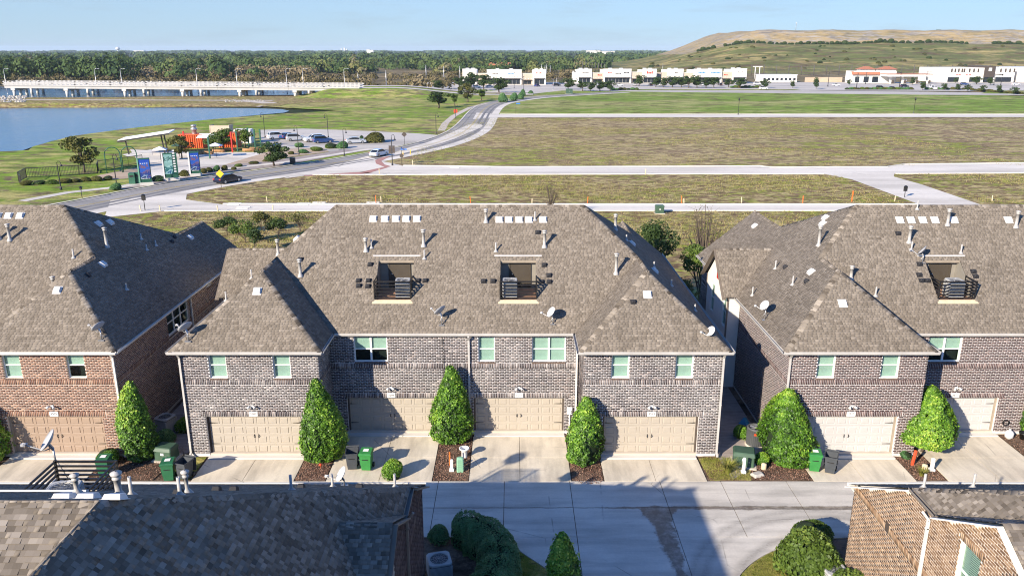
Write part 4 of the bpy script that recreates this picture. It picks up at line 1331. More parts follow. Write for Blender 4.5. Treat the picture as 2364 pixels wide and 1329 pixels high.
def downspout(parent, x, y, z0, z1, nx, ny, mat):
    """square pipe with elbows at head and foot; nx,ny = outward direction"""
    mb = MB()
    a = 0.06
    P = [(x + nx * 0.28, y + ny * 0.28, z1), (x + nx * 0.06, y + ny * 0.06, z1 - 0.28), (x + nx * 0.06, y + ny * 0.06, z0 + 0.2), (x + nx * 0.3, y + ny * 0.3, z0 + 0.06)]
    for i in range(3):
        mb.bar(P[i], P[i + 1], 0.10, 0.075, up=(nx, ny, 0))
    for z in (z0 + 0.8, (z0 + z1) / 2, z1 - 0.6):
        mb.box(x + nx * 0.06 - 0.07, x + nx * 0.06 + 0.07, y + ny * 0.06 - 0.05, y + ny * 0.06 + 0.05, z, z + 0.03)
    part('downspout', mb, mat, parent)
def wall_lamp(parent, x, y, z, mat='dish_white'):
    mb = MB().box(x - 0.07, x + 0.07, y - 0.04, y, z, z + 0.14)
    for s in (-1, 1):
        mb.tube([(x + s * 0.05, y - 0.05, z + 0.08), (x + s * 0.13, y - 0.14, z + 0.10), (x + s * 0.19, y - 0.22, z + 0.04)], [0.02, 0.05, 0.075], 8)
    part('wall_lamp', mb, mat, parent)
def plaque(parent, x, y, z, s):
    p = part('number_plaque', MB().bbox(x - 0.23, x + 0.23, y - 0.03, y, z - 0.13, z + 0.13, 0.02), 'white_paint', parent)
    if s:
        lettering(s, 0.17, 'sign_black', p, (x, y - 0.034, z), ext=0.004)
# roof furniture ------------------------------------------------------------
def vent_box_mesh():
    return MB().add([(-0.20, -0.20, 0), (0.20, -0.20, 0), (0.20, 0.20, 0), (-0.20, 0.20, 0), (-0.17, -0.16, 0.11), (0.17, -0.16, 0.11), (0.155, 0.12, 0.13), (-0.155, 0.12, 0.13)],
                    [(4, 5, 6, 7), (0, 1, 5, 4), (1, 2, 6, 5), (2, 3, 7, 6), (3, 0, 4, 7)]).box(-0.225, 0.225, -0.25, 0.23, -0.005, 0.012).mesh('roof_vent')
def vent_black_mesh():
    return MB().bbox(-0.13, 0.13, -0.12, 0.12, 0, 0.14, 0.03, 0.85, 0.7).box(-0.16, 0.16, -0.15, 0.15, -0.004, 0.01).mesh('exhaust_vent')
def flue_mesh(h, r=0.085):
    return MB().lathe([(0.17, -0.05), (0.15, 0.01), (r + 0.02, 0.12), (r, 0.14), (r, h - 0.16), (r + 0.03, h - 0.16), (r + 0.03, h - 0.12), (r, h - 0.10), (r, h - 0.06), (r + 0.05, h - 0.05), (r + 0.06, h), (0.02, h + 0.04)], n=12).mesh('flue_pipe')
def stack_mesh(h):
    return MB().lathe([(0.15, -0.04), (0.10, 0.02), (0.045, 0.10), (0.042, h), (0.03, h), (0.03, h - 0.1)], n=10).mesh('vent_stack')
VB, VK, FL, SK = vent_box_mesh(), vent_black_mesh(), {h: flue_mesh(h) for h in (0.75, 0.95, 1.15)}, {h: stack_mesh(h) for h in (0.35, 0.5)}
def on_roof(parent, mesh, name, mat, x, y, z, ax, ang, upright=False):
    """seat a fitting on a slope: ax = axis the slope turns about, ang = pitch"""
    o = part(name, mesh, mat, parent, (x, y, z))
    if not upright:
        o.rotation_euler = (ang, 0, 0) if ax == 'x' else (0, ang, 0)
        if ax == 'y': o.rotation_euler = (0, ang, 0)
    return o
PIT = math.atan(S_)
def zs(y): return EH + S_ * (y - CY)
def zws(y): return EH + S_ * (y - WY)

def rail_bars(r, pts, z0, z1, n, closed=False):
    """horizontal-bar guard along pts: every bar and post a piece of its own"""
    for i in range(len(pts) - 1):
        a, b = Vector(pts[i]), Vector(pts[i + 1])
        for j in range(n):
            z = z0 + (z1 - z0) * (j + 0.7) / (n - 0.3)
            part('bar', MB().bar((a.x, a.y, z), (b.x, b.y, z), 0.052, 0.052), 'black_metal', r)
    for p in pts:
        part('post', MB().bar((p[0], p[1], z0 - 0.02), (p[0], p[1], z1 + 0.05), 0.06, 0.06), 'black_metal', r)

def townhouse(off, brick, door, trim, gut, label, wins, sides, numbers):
    t = thing('townhouse', label, 'house', (-3.1 + off, 37.7, 0))
    w = part('wall', TH_WALL, None, t); omat(w, 'mortar_' + brick)
    b = part('bricks', TH_BRICKS, None, w, kind='stuff'); omat(b, 'brick_' + brick)
    r = part('roof', ROOF_DECK, 'lead_black', t)
    part('shingles', ROOF_TABS, 'shingle', r, kind='stuff')
    part('ridge_caps', ROOF_CAPS, 'shingle', r, kind='stuff')
    part('foundation', MB().box(-13.77, -6.77, 0.03, 2.5, -0.1, 0.15).box(6.77, 13.77, 0.03, 2.5, -0.1, 0.15).box(-13.77, 13.77, 2.58, 19, -0.1, 0.15), 'concrete_tan', t)
    for s, ws, g in ((-1, WIN_L, GAR_L), (1, WIN_R, GAR_R)):
        if s not in sides: continue
        for i, o in enumerate(ws):
            window(t, (0, 0, 0), (1, 0, 0), (0, -1, 0), o, 1, wins.get((s, i), 1.0))
        garage(t, g[0], g[1], g[3], 0.20, door, trim)
        wall_lamp(t, (g[0] + g[1]) / 2, -0.012, 2.80)
        plaque(t, (g[0] + g[1]) / 2 + 0.02, -0.014, 2.45, numbers.get(s))
    for i, o in enumerate(C_WIN):
        if (o[0] < 0 and 0 in sides) or (o[0] > 0 and 2 in sides):
            window(t, (0, 2.55, 0), (1, 0, 0), (0, -1, 0), o, 2 if o[1] - o[0] > 1.2 else 1, wins.get((0, i), 1.0))
    for i, g in enumerate(C_GAR):
        if (i == 0 and 0 in sides) or (i == 1 and 2 in sides):
            garage(t, g[0], g[1], g[3], 2.55 + 0.20, door, trim)
            wall_lamp(t, (g[0] + g[1]) / 2, 2.538, 2.70)
            plaque(t, (g[0] + g[1]) / 2, 2.536, 2.34, numbers.get(10 + i))
    # gutters, fascia, soffits
    for p0, p1 in (((-XO - 0.05, WY - 0.06, EH - 0.07), (-XI + 0.04, WY - 0.06, EH - 0.07)), ((XI - 0.04, WY - 0.06, EH - 0.07), (XO + 0.05, WY - 0.06, EH - 0.07)),
                   ((-XI + 0.1, CY - 0.06, EH - 0.07), (XI - 0.1, CY - 0.06, EH - 0.07)), ((-XI + 0.07, WY, EH - 0.07), (-XI + 0.07, CY, EH - 0.07)), ((XI - 0.07, CY, EH - 0.07), (XI - 0.07, WY, EH - 0.07)),
                   ((XO + 0.06, WY, EH - 0.07), (XO + 0.06, 19.9, EH - 0.07)), ((-XO - 0.06, RI['g0'], EH - 0.07), (-XO - 0.06, WY, EH - 0.07)), ((-XO - 0.06, 19.4, EH - 0.07), (-XO - 0.06, RI['g1'], EH - 0.07))):
        part('gutter', gutter_mesh(p0, p1), gut, t)
    sf = MB()
    sf.box(-XO + 0.02, -XI - 0.02, WY + 0.02, 0.0, 5.84, 5.90).box(XI + 0.02, XO - 0.02, WY + 0.02, 0.0, 5.84, 5.90).box(-XI + 0.1, XI - 0.1, CY + 0.02, 2.545, 5.84, 5.90)
    sf.box(13.82, XO - 0.02, 0.003, 19.8, 5.84, 5.90).box(-XO + 0.02, -13.82, 0.003, RI['g0'], 5.84, 5.90)
    part('soffit', sf, 'trim_taupe', t)
    downspout(t, 13.83, -0.012, 0.05, 5.85, 0, -1, gut) if 1 in sides else None
    downspout(t, 6.60, 2.53, 0.05, 5.85, 0, -1, 'gutter_white')
    downspout(t, -0.30 + 1.07, 2.53, 0.05, 5.85, 0, -1, gut)
    downspout(t, -13.75, -0.012, 0.05, 5.85, 0, -1, gut)
    downspout(t, 13.815, 10.0, 0.05, 5.85, 1, 0, gut)
    # west bay under the side gable: stucco, windows, brown rakes
    gy, gh, g0, g1, gxe = RI['gy'], RI['gh'], RI['g0'], RI['g1'], RI['gxe']
    bay_ = MB()
    bw = [(9.25, 10.05, 3.9, 5.75), (12.2, 13.05, 3.9, 5.75)]
    wall_panel(bay_, (-14.6, 0, 0), (0, 1, 0), (-1, 0, 0), [(9.0, 0), (14.2, 0), (14.2, 6.1), (gy, 8.28), (9.0, 6.1)], bw)
    part('bay_wall', bay_, 'stucco_white', t)
    lap = MB()
    for i in range(30):
        lap.add([(-14.59, 9.0 - 0.02, 0.2 * i), (-13.82, 9.0 - 0.02, 0.2 * i), (-13.82, 9.0, 0.2 * i + 0.2), (-14.59, 9.0, 0.2 * i + 0.2)], [(0, 1, 2, 3)])
    part('siding', lap, 'siding_white', t)
    part('bay_corner', MB().box(-14.64, -14.55, 8.93, 9.0, 0, 6.0).box(-14.64, -14.58, 14.2, 14.28, 0, 6.0), 'fascia_brown', t)
    for o in bw:
        window(t, (-14.6, 0, 0), (0, 1, 0), (-1, 0, 0), o, 1, 1.0, 'white_paint', 0.05, 2, False)
    part('rake_board', MB().bar((gxe, g0 - 0.05, EH - 0.12), (gxe, gy, gh - 0.08), 0.05, 0.24, up=(-1, 0, 0)).bar((gxe, g1 + 0.05, EH - 0.12), (gxe, gy, gh - 0.08), 0.05, 0.24, up=(-1, 0, 0)), 'fascia_brown', t)
    part('gable_vent', MB().box(-14.64, -14.6, gy - 0.2, gy + 0.2, 6.4, 7.4), 'post_red', t)
    part('stone_base', MB().box(-13.86, -13.7, 14.25, 19.1, 0, 3.0), 'stone_dark', t)
    # roof terraces
    for i, h in enumerate(RI['ter']):
        if i == 1 and 2 not in sides or i == 0 and 0 not in sides: continue
        x0, x1, y0, y1 = h[0][0], h[1][0], h[0][1], h[2][1]
        z0, z1 = h[0][2], h[2][2]
        fl = MB()
        fl.box(x0, x1, y0 - 0.02, y1 + 0.35, z0 - 0.10, z0 - 0.02)
        te = part('terrace', fl, 'terrace_floor', t)
        part('sill_board', MB().add([(x0 - 0.12, y0 - 0.16, z0 - 0.10), (x1 + 0.12, y0 - 0.16, z0 - 0.10), (x1 + 0.05, y0 + 0.05, z0 + 0.03), (x0 - 0.05, y0 + 0.05, z0 + 0.03), (x0 - 0.12, y0 - 0.16, z0 - 0.17), (x1 + 0.12, y0 - 0.16, z0 - 0.17)],
                                      [(0, 1, 2, 3), (4, 5, 1, 0)]), 'cream_plastic', te)
        wl = MB()
        yb = y1 + 0.30
        wl.add([(x0, y0, z0 - 0.05), (x0, yb, z0 - 0.05), (x0, yb, z1 + 0.2), (x0, y0, z0)], [(0, 1, 2, 3)])
        wl.add([(x1, y0, z0 - 0.05), (x1, yb, z0 - 0.05), (x1, yb, z1 + 0.2), (x1, y0, z0)], [(3, 2, 1, 0)])
        wl.add([(x0, yb, z0 - 0.05), (x1, yb, z0 - 0.05), (x1, yb, z1), (x0, yb, z1)], [(0, 1, 2, 3)])
        part('terrace_wall', wl, 'terrace_wall', te)
        part('header', MB().box(x0 - 0.02, x1 + 0.02, y1 - 0.04, y1 + 0.02, z1 - 0.20, z1 - 0.02), 'trim_taupe', te)
        part('header_flashing', MB().bar((x0 - 0.35, y1 + 0.16, z1 + 0.16), (x1 + 0.35, y1 + 0.16, z1 + 0.16), 0.10, 0.03, up=(0, -S_, 1)), 'gutter_taupe', te)
        dr = part('terrace_door', MB().box(x0 + 0.55, x1 - 0.35, yb - 0.05, yb - 0.01, z0 - 0.02, z1 - 0.16).box(x0 + 0.47, x0 + 0.55, yb - 0.07, yb - 0.01, z0, z1 - 0.12).box(x1 - 0.35, x1 - 0.27, yb - 0.07, yb - 0.01, z0, z1 - 0.12), 'door_brown_shaded', te)
        part('door_knob', MB().lathe([(0.0, -0.04), (0.035, -0.02), (0.04, 0.01), (0.0, 0.04)], (x0 + 0.68, yb - 0.09, z0 + 0.85), 8), 'galvanised', dr)
        rl = part('railing', MB().bar((x0 - 0.04, y0 + 0.12, z0 + 1.06), (x1 + 0.04, y0 + 0.12, z0 + 1.06), 0.05, 0.04), 'black_metal', te)
        rail_bars(rl, [(x0, 5.2, 0), (x0, y0 + 0.12, 0), (x1, y0 + 0.12, 0), (x1, 5.2, 0)], z0, z0 + 1.03, 6)
    return t, r

CENTRE, CROOF = townhouse(0.0, 'grey', 'door_beige', 'trim_dark', 'gutter_taupe', 'grey-brown brick townhouse row with two roof terraces and four beige garage doors',
                          {(0, 0): 0.5, (-1, 0): 1.0}, (-1, 0, 1, 2), {-1: '3507', 1: '3513', 10: '3509', 11: '3511'})
LEFT, LROOF = townhouse(-30.95, 'red', 'door_taupe', 'trim_taupe', 'gutter_white', 'red-orange brick townhouse with deep shaded roof slope and taupe garage door',
                        {(1, 1): 0.5}, (-1, 0, 1, 2), {1: '3505'})
RIGHT, RROOF = townhouse(30.95, 'plum', 'door_white', 'trim_taupe', 'gutter_taupe', 'plum brick townhouse with white garage doors and a sunlit side wall',
                         {(0, 0): 0.52}, (-1, 0, 1, 2), {-1: '3515', 10: '3517'})
window(LEFT, (13.8, 0, 0), (0, 1, 0), (1, 0, 0), E_WIN[0], 3, 0.0)
window(LEFT, (13.8, 0, 0), (0, 1, 0), (1, 0, 0), E_WIN[1], 1, 0.0, 'white_paint', 0.09, 1)
for hs in (CENTRE, RIGHT):
    for o in E_WIN:
        window(hs, (13.8, 0, 0), (0, 1, 0), (1, 0, 0), o, 3 if o[1] - o[0] > 2 else 1, 1.0, 'white_paint', 0.09, 2 if o[1] - o[0] > 2 else 1)
# fittings on the roofs, world position (X, distance) -> house local
def fit(house, kind, X, d, plane, size=None):
    x, y = X - house.location.x, d - 37.7
    if plane == 'S': z, ax, ang = zs(y), 'x', PIT
    elif plane == 'WS': z, ax, ang = zws(y), 'x', PIT
    elif plane == 'W': z, ax, ang = EH + S_ * (x + XO), 'y', -PIT
    elif plane == 'E': z, ax, ang = EH + S_ * (XO - x), 'y', PIT
    z += 0.012
    roof = [c for c in house.children if c.name.startswith('roof')][0]
    if kind == 'box': o = on_roof(roof, VB, 'roof_vent', 'vent_white', x, y, z, ax, ang)
    elif kind == 'black': o = on_roof(roof, VK, 'exhaust_vent', 'lead_black', x, y, z, ax, ang)
    elif kind == 'flue': o = on_roof(roof, FL[size or 0.95], 'flue_pipe', 'pipe_grey', x, y, z, ax, ang, True)
    else: o = on_roof(roof, SK[size or 0.5], 'vent_stack', 'pipe_grey', x, y, z, ax, ang, True)
    return o
for X in (-8.15, -7.46, -6.82, -6.21, -5.58): fit(CENTRE, 'box', X, 46.04, 'S')
for X in (-0.74, -0.18, 0.43, 0.99, 1.83): fit(CENTRE, 'box', X, 45.99, 'S')
for X, d, s in ((-8.34, 44.23, .75), (-5.07, 44.51, .95), (-1.52, 45.85, .75), (1.86, 44.46, .95), (-11.83, 42.91, .95), (5.83, 43.03, 1.15)): fit(CENTRE, 'flue', X, d, 'S', s)
for X, d in ((-8.05, 44.42), (-4.97, 43.83), (-0.92, 44.23), (1.35, 45.97), (-12.0, 41.9)): fit(CENTRE, 'stack', X, d, 'S' if X > -11.9 else 'S', .5)
for X, d in ((-12.0, 43.78), (-8.0, 43.51), (1.51, 45.26), (1.83, 43.48), (-8.54, 42.67), (-7.99, 42.67), (-8.49, 42.40), (-7.98, 42.38), (-5.24, 42.67), (-4.83, 42.67), (-1.57, 42.64), (-1.04, 42.64), (1.64, 42.60), (2.08, 42.94), (2.08, 42.60)): fit(CENTRE, 'black', X, d, 'S')
fit(CENTRE, 'box', -13.4, 40.13, 'WS'); fit(CENTRE, 'box', 7.11, 39.97, 'WS'); fit(CENTRE, 'black', 6.33, 39.61, 'WS')
fit(CENTRE, 'flue', -14.3, 47.3, 'W', .95); fit(CENTRE, 'box', -12.5, 45.2, 'W'); fit(CENTRE, 'stack', -14.6, 43.0, 'W'); fit(CENTRE, 'stack', -15.6, 41.5, 'W')
for X, d in ((6.9, 46.9), (8.3, 45.0), (9.0, 43.2), (9.9, 41.0)): fit(CENTRE, 'stack', X, d, 'E', .35)
fit(CENTRE, 'flue', 6.3, 47.6, 'E', .95); fit(CENTRE, 'box', 7.4, 47.8, 'E'); fit(CENTRE, 'box', 8.1, 43.6, 'E')
for X in (-31.2, -30.3, -29.66, -28.97): fit(LEFT, 'box', X, 46.22, 'S')
fit(LEFT, 'flue', -28.95, 44.82, 'S', .95); fit(LEFT, 'flue', -29.6, 44.9, 'S', .95); fit(LEFT, 'stack', -24.9, 43.88, 'S', .5); fit(LEFT, 'flue', -25.3, 42.2, 'S', .75)
fit(LEFT, 'box', -23.93, 40.18, 'WS')
for X, d in ((-25.11, 47.52), (-24.95, 48.6), (-22.31, 54.01), (-23.26, 43.82)): fit(LEFT, 'box', X, d, 'E')
fit(LEFT, 'flue', -23.9, 45.76, 'E', 1.15)
for X, d in ((-23.49, 49.26), (-22.84, 49.76), (-22.87, 48.5), (-21.74, 43.05)): fit(LEFT, 'stack', X, d, 'E', .35)
for X, d in ((-23.13, 41.84), (-22.6, 51.6), (-22.75, 52.4)): fit(LEFT, 'black', X, d, 'E')
for X in (22.76, 23.42, 24.11, 24.82, 25.94, 29.14): fit(RIGHT, 'box', X, 45.97, 'S')
for X, d, s in ((25.44, 45.67, .95), (22.84, 44.7, .95), (29.38, 45.55, .95), (18.9, 42.75, .75)): fit(RIGHT, 'flue', X, d, 'S', s)
for X, d in ((24.01, 46.6), (22.83, 44.28), (25.6, 44.13), (20.0, 41.9)): fit(RIGHT, 'stack', X, d, 'S', .5)
for X, d in ((23.03, 43.53), (22.8, 42.96), (22.83, 42.67), (23.15, 42.67), (25.9, 43.14), (25.92, 42.89), (22.4, 45.2)): fit(RIGHT, 'black', X, d, 'S')
fit(RIGHT, 'flue', 17.92, 45.34, 'W', 1.15)
for X, d in ((15.9, 46.43), (15.84, 43.16), (14.3, 45.3)): fit(RIGHT, 'stack', X, d, 'W', .5)
for X, d in ((16.76, 43.07), (16.93, 54.53), (19.22, 48.1), (18.9, 47.6)): fit(RIGHT, 'box', X, d, 'W')
for X, d in ((16.23, 45.7), (16.32, 42.41)): fit(RIGHT, 'black', X, d, 'W')
fit(RIGHT, 'box', 17.22, 39.55, 'WS')

# ------------------------------------------------------------------ satellite dishes and condensers
def dish_parts(t, white, az, el=R(38), mast=0.55):
    mt = 'dish_white' if white else 'dish_grey'
    part('foot', MB().box(-0.16, 0.16, -0.10, 0.10, -0.02, 0.03).tube([(0, 0, 0), (0, 0, mast * 0.6), (0.0, 0.0, mast)], 0.03, 8).tube([(0.22, 0.12, 0.02), (0, 0, mast * 0.7)], 0.014, 6).tube([(-0.2, 0.14, 0.02), (0, 0, mast * 0.7)], 0.014, 6), 'galvanised', t)
    bs = Vector((math.sin(az) * math.cos(el), math.cos(az) * math.cos(el), math.sin(el)))
    side = Vector((math.cos(az), -math.sin(az), 0))
    upv = side.cross(bs).normalized()
    c = Vector((0, 0, mast + 0.06)) + bs * 0.12
    n, rings = 24, 5
    vs, fs = [], []
    for r in range(rings + 1):
        f = r / rings
        for j in range(n):
            th = 2 * math.pi * j / n
            p = c + side * (0.42 * f * math.cos(th)) + upv * (0.34 * f * math.sin(th) + 0.1) + bs * (0.12 * f * f)
            vs.append(p)
    for r in range(rings):
        for j in range(n):
            fs.append((r * n + j, r * n + (j + 1) % n, (r + 1) * n + (j + 1) % n, (r + 1) * n + j))
    m = len(vs)
    vs2 = [v - bs * 0.018 for v in vs]
    fs2 = [tuple(reversed([i + m for i in f])) for f in fs]
    rim = [((rings * n + j), (rings * n + (j + 1) % n), (rings * n + (j + 1) % n) + m, (rings * n + j) + m) for j in range(n)]
    part('reflector', MB().add(vs + vs2, fs + fs2 + rim, True), mt, t)
    low = c - upv * 0.24
    lnb = c + bs * 0.62 - upv * 0.30
    part('arm', MB().tube([Vector((0, 0, mast)), low, lnb], 0.020, 6), mt, t)
    part('receiver', MB().tube([lnb - bs * 0.05 + side * 0.07, lnb - bs * 0.05 - side * 0.07], 0.035, 8).tube([lnb, lnb - bs * 0.12 + upv * 0.07], [0.045, 0.03], 8).box(lnb.x - 0.04, lnb.x + 0.04, lnb.y - 0.05, lnb.y + 0.05, lnb.z - 0.06, lnb.z + 0.02), mt, t)
    part('bracket', MB().bar((0, 0, mast - 0.06), c, 0.09, 0.07), 'galvanised', t)
def dish(loc, az, white, label, mast=0.55, s=1.0, group=None):
    t = thing('satellite_dish', label, 'satellite dish', loc, 0, group)
    dish_parts(t, white, az, R(38), mast)
    t.scale = (s * 0.86, s * 0.86, s * 0.86)
    return t
def S_at(X, d, z_=None): return (X, d, zs(d - 37.7) + 0.01)
dish(S_at(-3.78, 40.45), R(-55), False, 'dark shaded satellite dish on the eave between the two roof terraces', 0.6, 1.1)
dish(S_at(2.18, 40.5), R(-104), True, 'white satellite dish seen edge-on at the eave below the second terrace', 0.55, 1.0)
dish((-16.35, 37.8, zws(0.1) + 0.01), R(-60), False, 'grey satellite dish on the corner of the wing roof by the gap', 0.5, 1.15)
dish((-20.75, 37.86, zws(0.16)), R(-70), False, 'dark satellite dish at the corner eave of the red brick house', 0.5, 1.1)
dish((10.15, 38.1, EH + 0.25), R(-102), True, 'white satellite dish on the shaded corner eave facing the plum house', 0.45, 0.95)
dish((13.95, 41.65, EH + 0.20), R(-100), True, 'white satellite dish on a tripod at the sunlit side eave of the plum house', 0.75, 1.0)
dish((23.2, 43.6, zs(43.6 - 37.7)), R(-60), False, 'grey satellite dish next to the skewed terrace of the plum house', 0.5, 1.1)
part('cable', MB().tube([(-3.78 + 3.1, 40.4 - 37.7 - 0.4, 5.95), (-3.72 + 3.1, 2.50, 5.6), (-3.70 + 3.1, 2.50, 4.0), (-3.75 + 3.1, 2.50, 2.0), (-3.72 + 3.1, 2.50, 0.1)], 0.014, 5), 'black_metal', CENTRE)

def condenser(t, w=0.8, h=0.85, mat='condenser_grey'):
    b = MB()
    n = 12
    b.bbox(-w / 2, w / 2, -w / 2, w / 2, 0.0, 0.06, 0.03)
    b.bbox(-w / 2 + 0.03, w / 2 - 0.03, -w / 2 + 0.03, w / 2 - 0.03, 0.05, h - 0.06, 0.05)
    part('body', b, 'condenser_dark', t)
    lv = MB()
    for i in range(n):
        z = 0.09 + (h - 0.2) * i / n
        lv.bbox(-w / 2 + 0.005, w / 2 - 0.005, -w / 2 + 0.005, w / 2 - 0.005, z, z + (h - 0.2) / n * 0.55, 0.012)
    part('louvres', lv, mat, t)
    tp = MB()
    N_ = 24
    vs, fs = [], []
    for j in range(N_):
        th = 2 * math.pi * (j + 0.5) / N_
        c, s = math.cos(th), math.sin(th)
        e = max(abs(c), abs(s))
        q = (w / 2 - 0.0) * min(1 / e, 1.28)
        for rr, z in ((q, h - 0.09), (q, h - 0.03), (q * 0.94, h), (w * 0.40, h), (w * 0.38, h - 0.02), (w * 0.38, h - 0.09)):
            vs.append((rr * c, rr * s, z))
    for j in range(N_):
        for r in range(5):
            fs.append((j * 6 + r, ((j + 1) % N_) * 6 + r, ((j + 1) % N_) * 6 + r + 1, j * 6 + r + 1))
    part('top_cover', MB().add(vs, fs), mat, t)
    fan = MB().lathe([(0.0, h - 0.05), (0.09, h - 0.05), (0.09, h - 0.09)], n=12)
    for i in range(4):
        a = i * math.pi / 2 + 0.3
        p = [(0.08, -0.05, h - 0.06), (w * 0.36, -0.12, h - 0.05), (w * 0.36, 0.10, h - 0.11), (0.08, 0.05, h - 0.10)]
        fan.add([(x * math.cos(a) - y * math.sin(a), x * math.sin(a) + y * math.cos(a), z) for x, y, z in p], [(0, 1, 2, 3)])
    part('fan', fan, 'fan_dark', t)
    gr = MB()
    for rr in (0.12, 0.2, 0.28, 0.36):
        if rr < w * 0.4:
            ring = [(rr * w / 0.8 * math.cos(2 * math.pi * j / 16), rr * w / 0.8 * math.sin(2 * math.pi * j / 16), h + 0.004) for j in range(17)]
            gr.tube(ring, 0.005, 4, False)
    for i in range(6):
        a = i * math.pi / 6
        gr.bar((w * 0.40 * math.cos(a), w * 0.40 * math.sin(a), h + 0.003), (-w * 0.40 * math.cos(a), -w * 0.40 * math.sin(a), h + 0.003), 0.008)
    part('guard', gr, 'galvanised', t)
def cond(loc, rz, label, w=0.8, h=0.85, mat='condenser_grey'):
    t = thing('air_conditioner', label, 'air conditioner', loc, rz)
    condenser(t, w, h, mat)
    return t
tz = RI['ter'][0][0][2] - 0.02
cond((-3.1 - 2.95, 37.7 + 4.75, tz), 0.05, 'white louvred air conditioner on the roof terrace nearest the red brick house', 0.82, 1.0)
cond((-3.1 + 2.98, 37.7 + 4.75, tz), 0.0, 'white louvred air conditioner on the roof terrace nearest the plum house', 0.82, 1.0)
cond((27.85 - 3.3, 37.7 + 4.75, tz), 0.0, 'air conditioner inside the skewed railing on the plum house roof', 0.82, 1.0)

# ================================================================== NEAR HOUSES on this side of the alley, mirrored about the lane
def near_house(Xw, sg, eh, gab, brick, gut, fas, label):
    """Xw = lane wall, sg = direction of the inside (-1 left house, +1 right), eh = side eave, gab = (distance, height) of side gable ridge"""
    t = thing('townhouse', label, 'house', (Xw, 0, 0))
    L = lambda a, y, z: (sg * a, y, z)
    sN, N0, NH = 0.559, 27.7, 4.2
    zn = lambda y: NH + sN * (N0 - y)
    rh = 11.4
    ra = (rh - eh)                     # slope 1:1 on the lane side
    ry = N0 - (rh - NH) / sN
    py = N0 - (eh - NH) / sN
    ao = -0.12
    W = 17.0                           # how far the house goes in from the lane
    sS = 0.72
    gd, gz = gab
    sg_ = 0.55
    ga = gz - eh                       # gable ridge meets the slope here
    g0, g1 = gd - (gz - eh) / sg_, gd + (gz - eh) / sg_
    tx0, tx1, ty0, ty1 = 8.45, 10.3, 19.4, 21.6      # terrace on the alley slope
    Lz = lambda a, y: L(a, y, zn(y))
    ter = [Lz(tx0, ty0), Lz(tx1, ty0), Lz(tx1, ty1), Lz(tx0, ty1)]
    faces = [
        ([L(ao, N0, NH), L(W, N0, NH), L(W, ry, rh), L(ra, ry, rh), L(0, py, eh), L(ao, py, eh)], (1, 0, 0), [ter], 0.145),
        ([L(0, py, eh), L(ra, ry, rh), L(ra, 0, rh), L(0, 0, eh), L(0, g0, eh), L(ga, gd, gz), L(0, g1, eh)], (0, 1, 0), [], 0.145),
        ([L(ra, ry, rh), L(W, ry, rh), L(W, ry - 7, rh - sS * 7), L(ra + 7 * sS / 1.0, ry - 7, rh - sS * 7)], (1, 0, 0), [], 0.145),
        ([L(ra, ry, rh), L(ra, 0, rh), L(ra + 7 * sS, 0, rh - 7 * sS), L(ra + 7 * sS, ry - 7, rh - sS * 7)], (0, 1, 0), [], 0.29),
        ([L(ao, g0, eh), L(0, g0, eh), L(ga, gd, gz), L(ao, gd, gz)], (1, 0, 0), [], 0.145),
        ([L(ao, g1, eh), L(0, g1, eh), L(ga, gd, gz), L(ao, gd, gz)], (1, 0, 0), [], 0.145)]
    dk = MB()
    T_ = []
    for poly, ud, holes, ex in faces:
        ex *= 0.87
        deck(dk, poly, holes, 0.014)
        T_ += tabs(poly, ud, holes, ex, (0.09, 0.20) if ex < 0.2 else (0.3, 0.6), rnd, 1.1, 2.0)
    r = part('roof', dk, 'lead_black', t)
    # the 300 shingles that show largest are pieces of their own, the rest one part
    sc = []
    for i, q in enumerate(T_):
        if not q[12]: continue
        c = q[0] + q[1] * ((q[4] + q[5]) / 2) + q[2] * ((q[8] + q[9]) / 2)
        wc = Vector((c.x + Xw, c.y, c.z))
        px, py_, zc = project(wc)
        if 0 < px < 2364 and 0 < py_ < 1329:
            view = (wc - Vector((0, 0, CAM_H))).normalized()
            sc.append((-(q[5] - q[4]) * abs(view.dot(q[3])) / zc ** 2, i))
    sc.sort()
    pick = [i for _, i in sc[:300]]
    um = MB().add([(0, 0, 1), (1, 0, 1), (1, 1, 0.2), (0, 1, 0.2), (0, 0, 0), (1, 0, 0)], [(0, 1, 2, 3), (4, 5, 1, 0), (4, 0, 3), (1, 5, 2)]).mesh('shingle')
    for i in pick:
        o_, u, v, n, q0, q1, t0, t1, b, b1, th, tone, full = T_[i]
        ob = part('shingle', um, 'shingle_piece', r)
        w, e = q1 - q0, b1 - b
        p = o_ + u * q0 + v * b
        ob.matrix_local = Matrix(((u.x * w, v.x * e, n.x * th, p.x), (u.y * w, v.y * e, n.y * th, p.y), (u.z * w, v.z * e, n.z * th, p.z), (0, 0, 0, 1)))
        ob.color = (tone, tone, tone, 1)
    ps = set(pick)
    part('shingles', tabs_mesh('shingles', [q for i, q in enumerate(T_) if i not in ps]), 'shingle', r, kind='stuff')
    C_ = []
    nN, nL, nI, nS2 = Vector((0, sN, 1)), Vector((-sg, 0, 1)), Vector((sg, 0, 1)), Vector((0, -sS, 1))
    caps(L(0, py, eh), L(ra, ry, rh), nN, nL, C_, 0.17)
    caps(L(ra, 0, rh), L(ra, ry, rh), nL, nI, C_, 0.15, 0.3, 0.006)
    caps(L(W, ry, rh), L(ra, ry, rh), nN, nS2, C_, 0.16, 0.3, 0.008)
    caps(L(ao, gd, gz), L(ga, gd, gz), Vector((0, sg_, 1)), Vector((0, -sg_, 1)), C_, 0.17)
    part('ridge_caps', caps_mesh('ridge_caps', C_), 'shingle', r, kind='stuff')
    # lane wall with its bricks (u runs along the wall, away from the alley)
    wy = 27.4
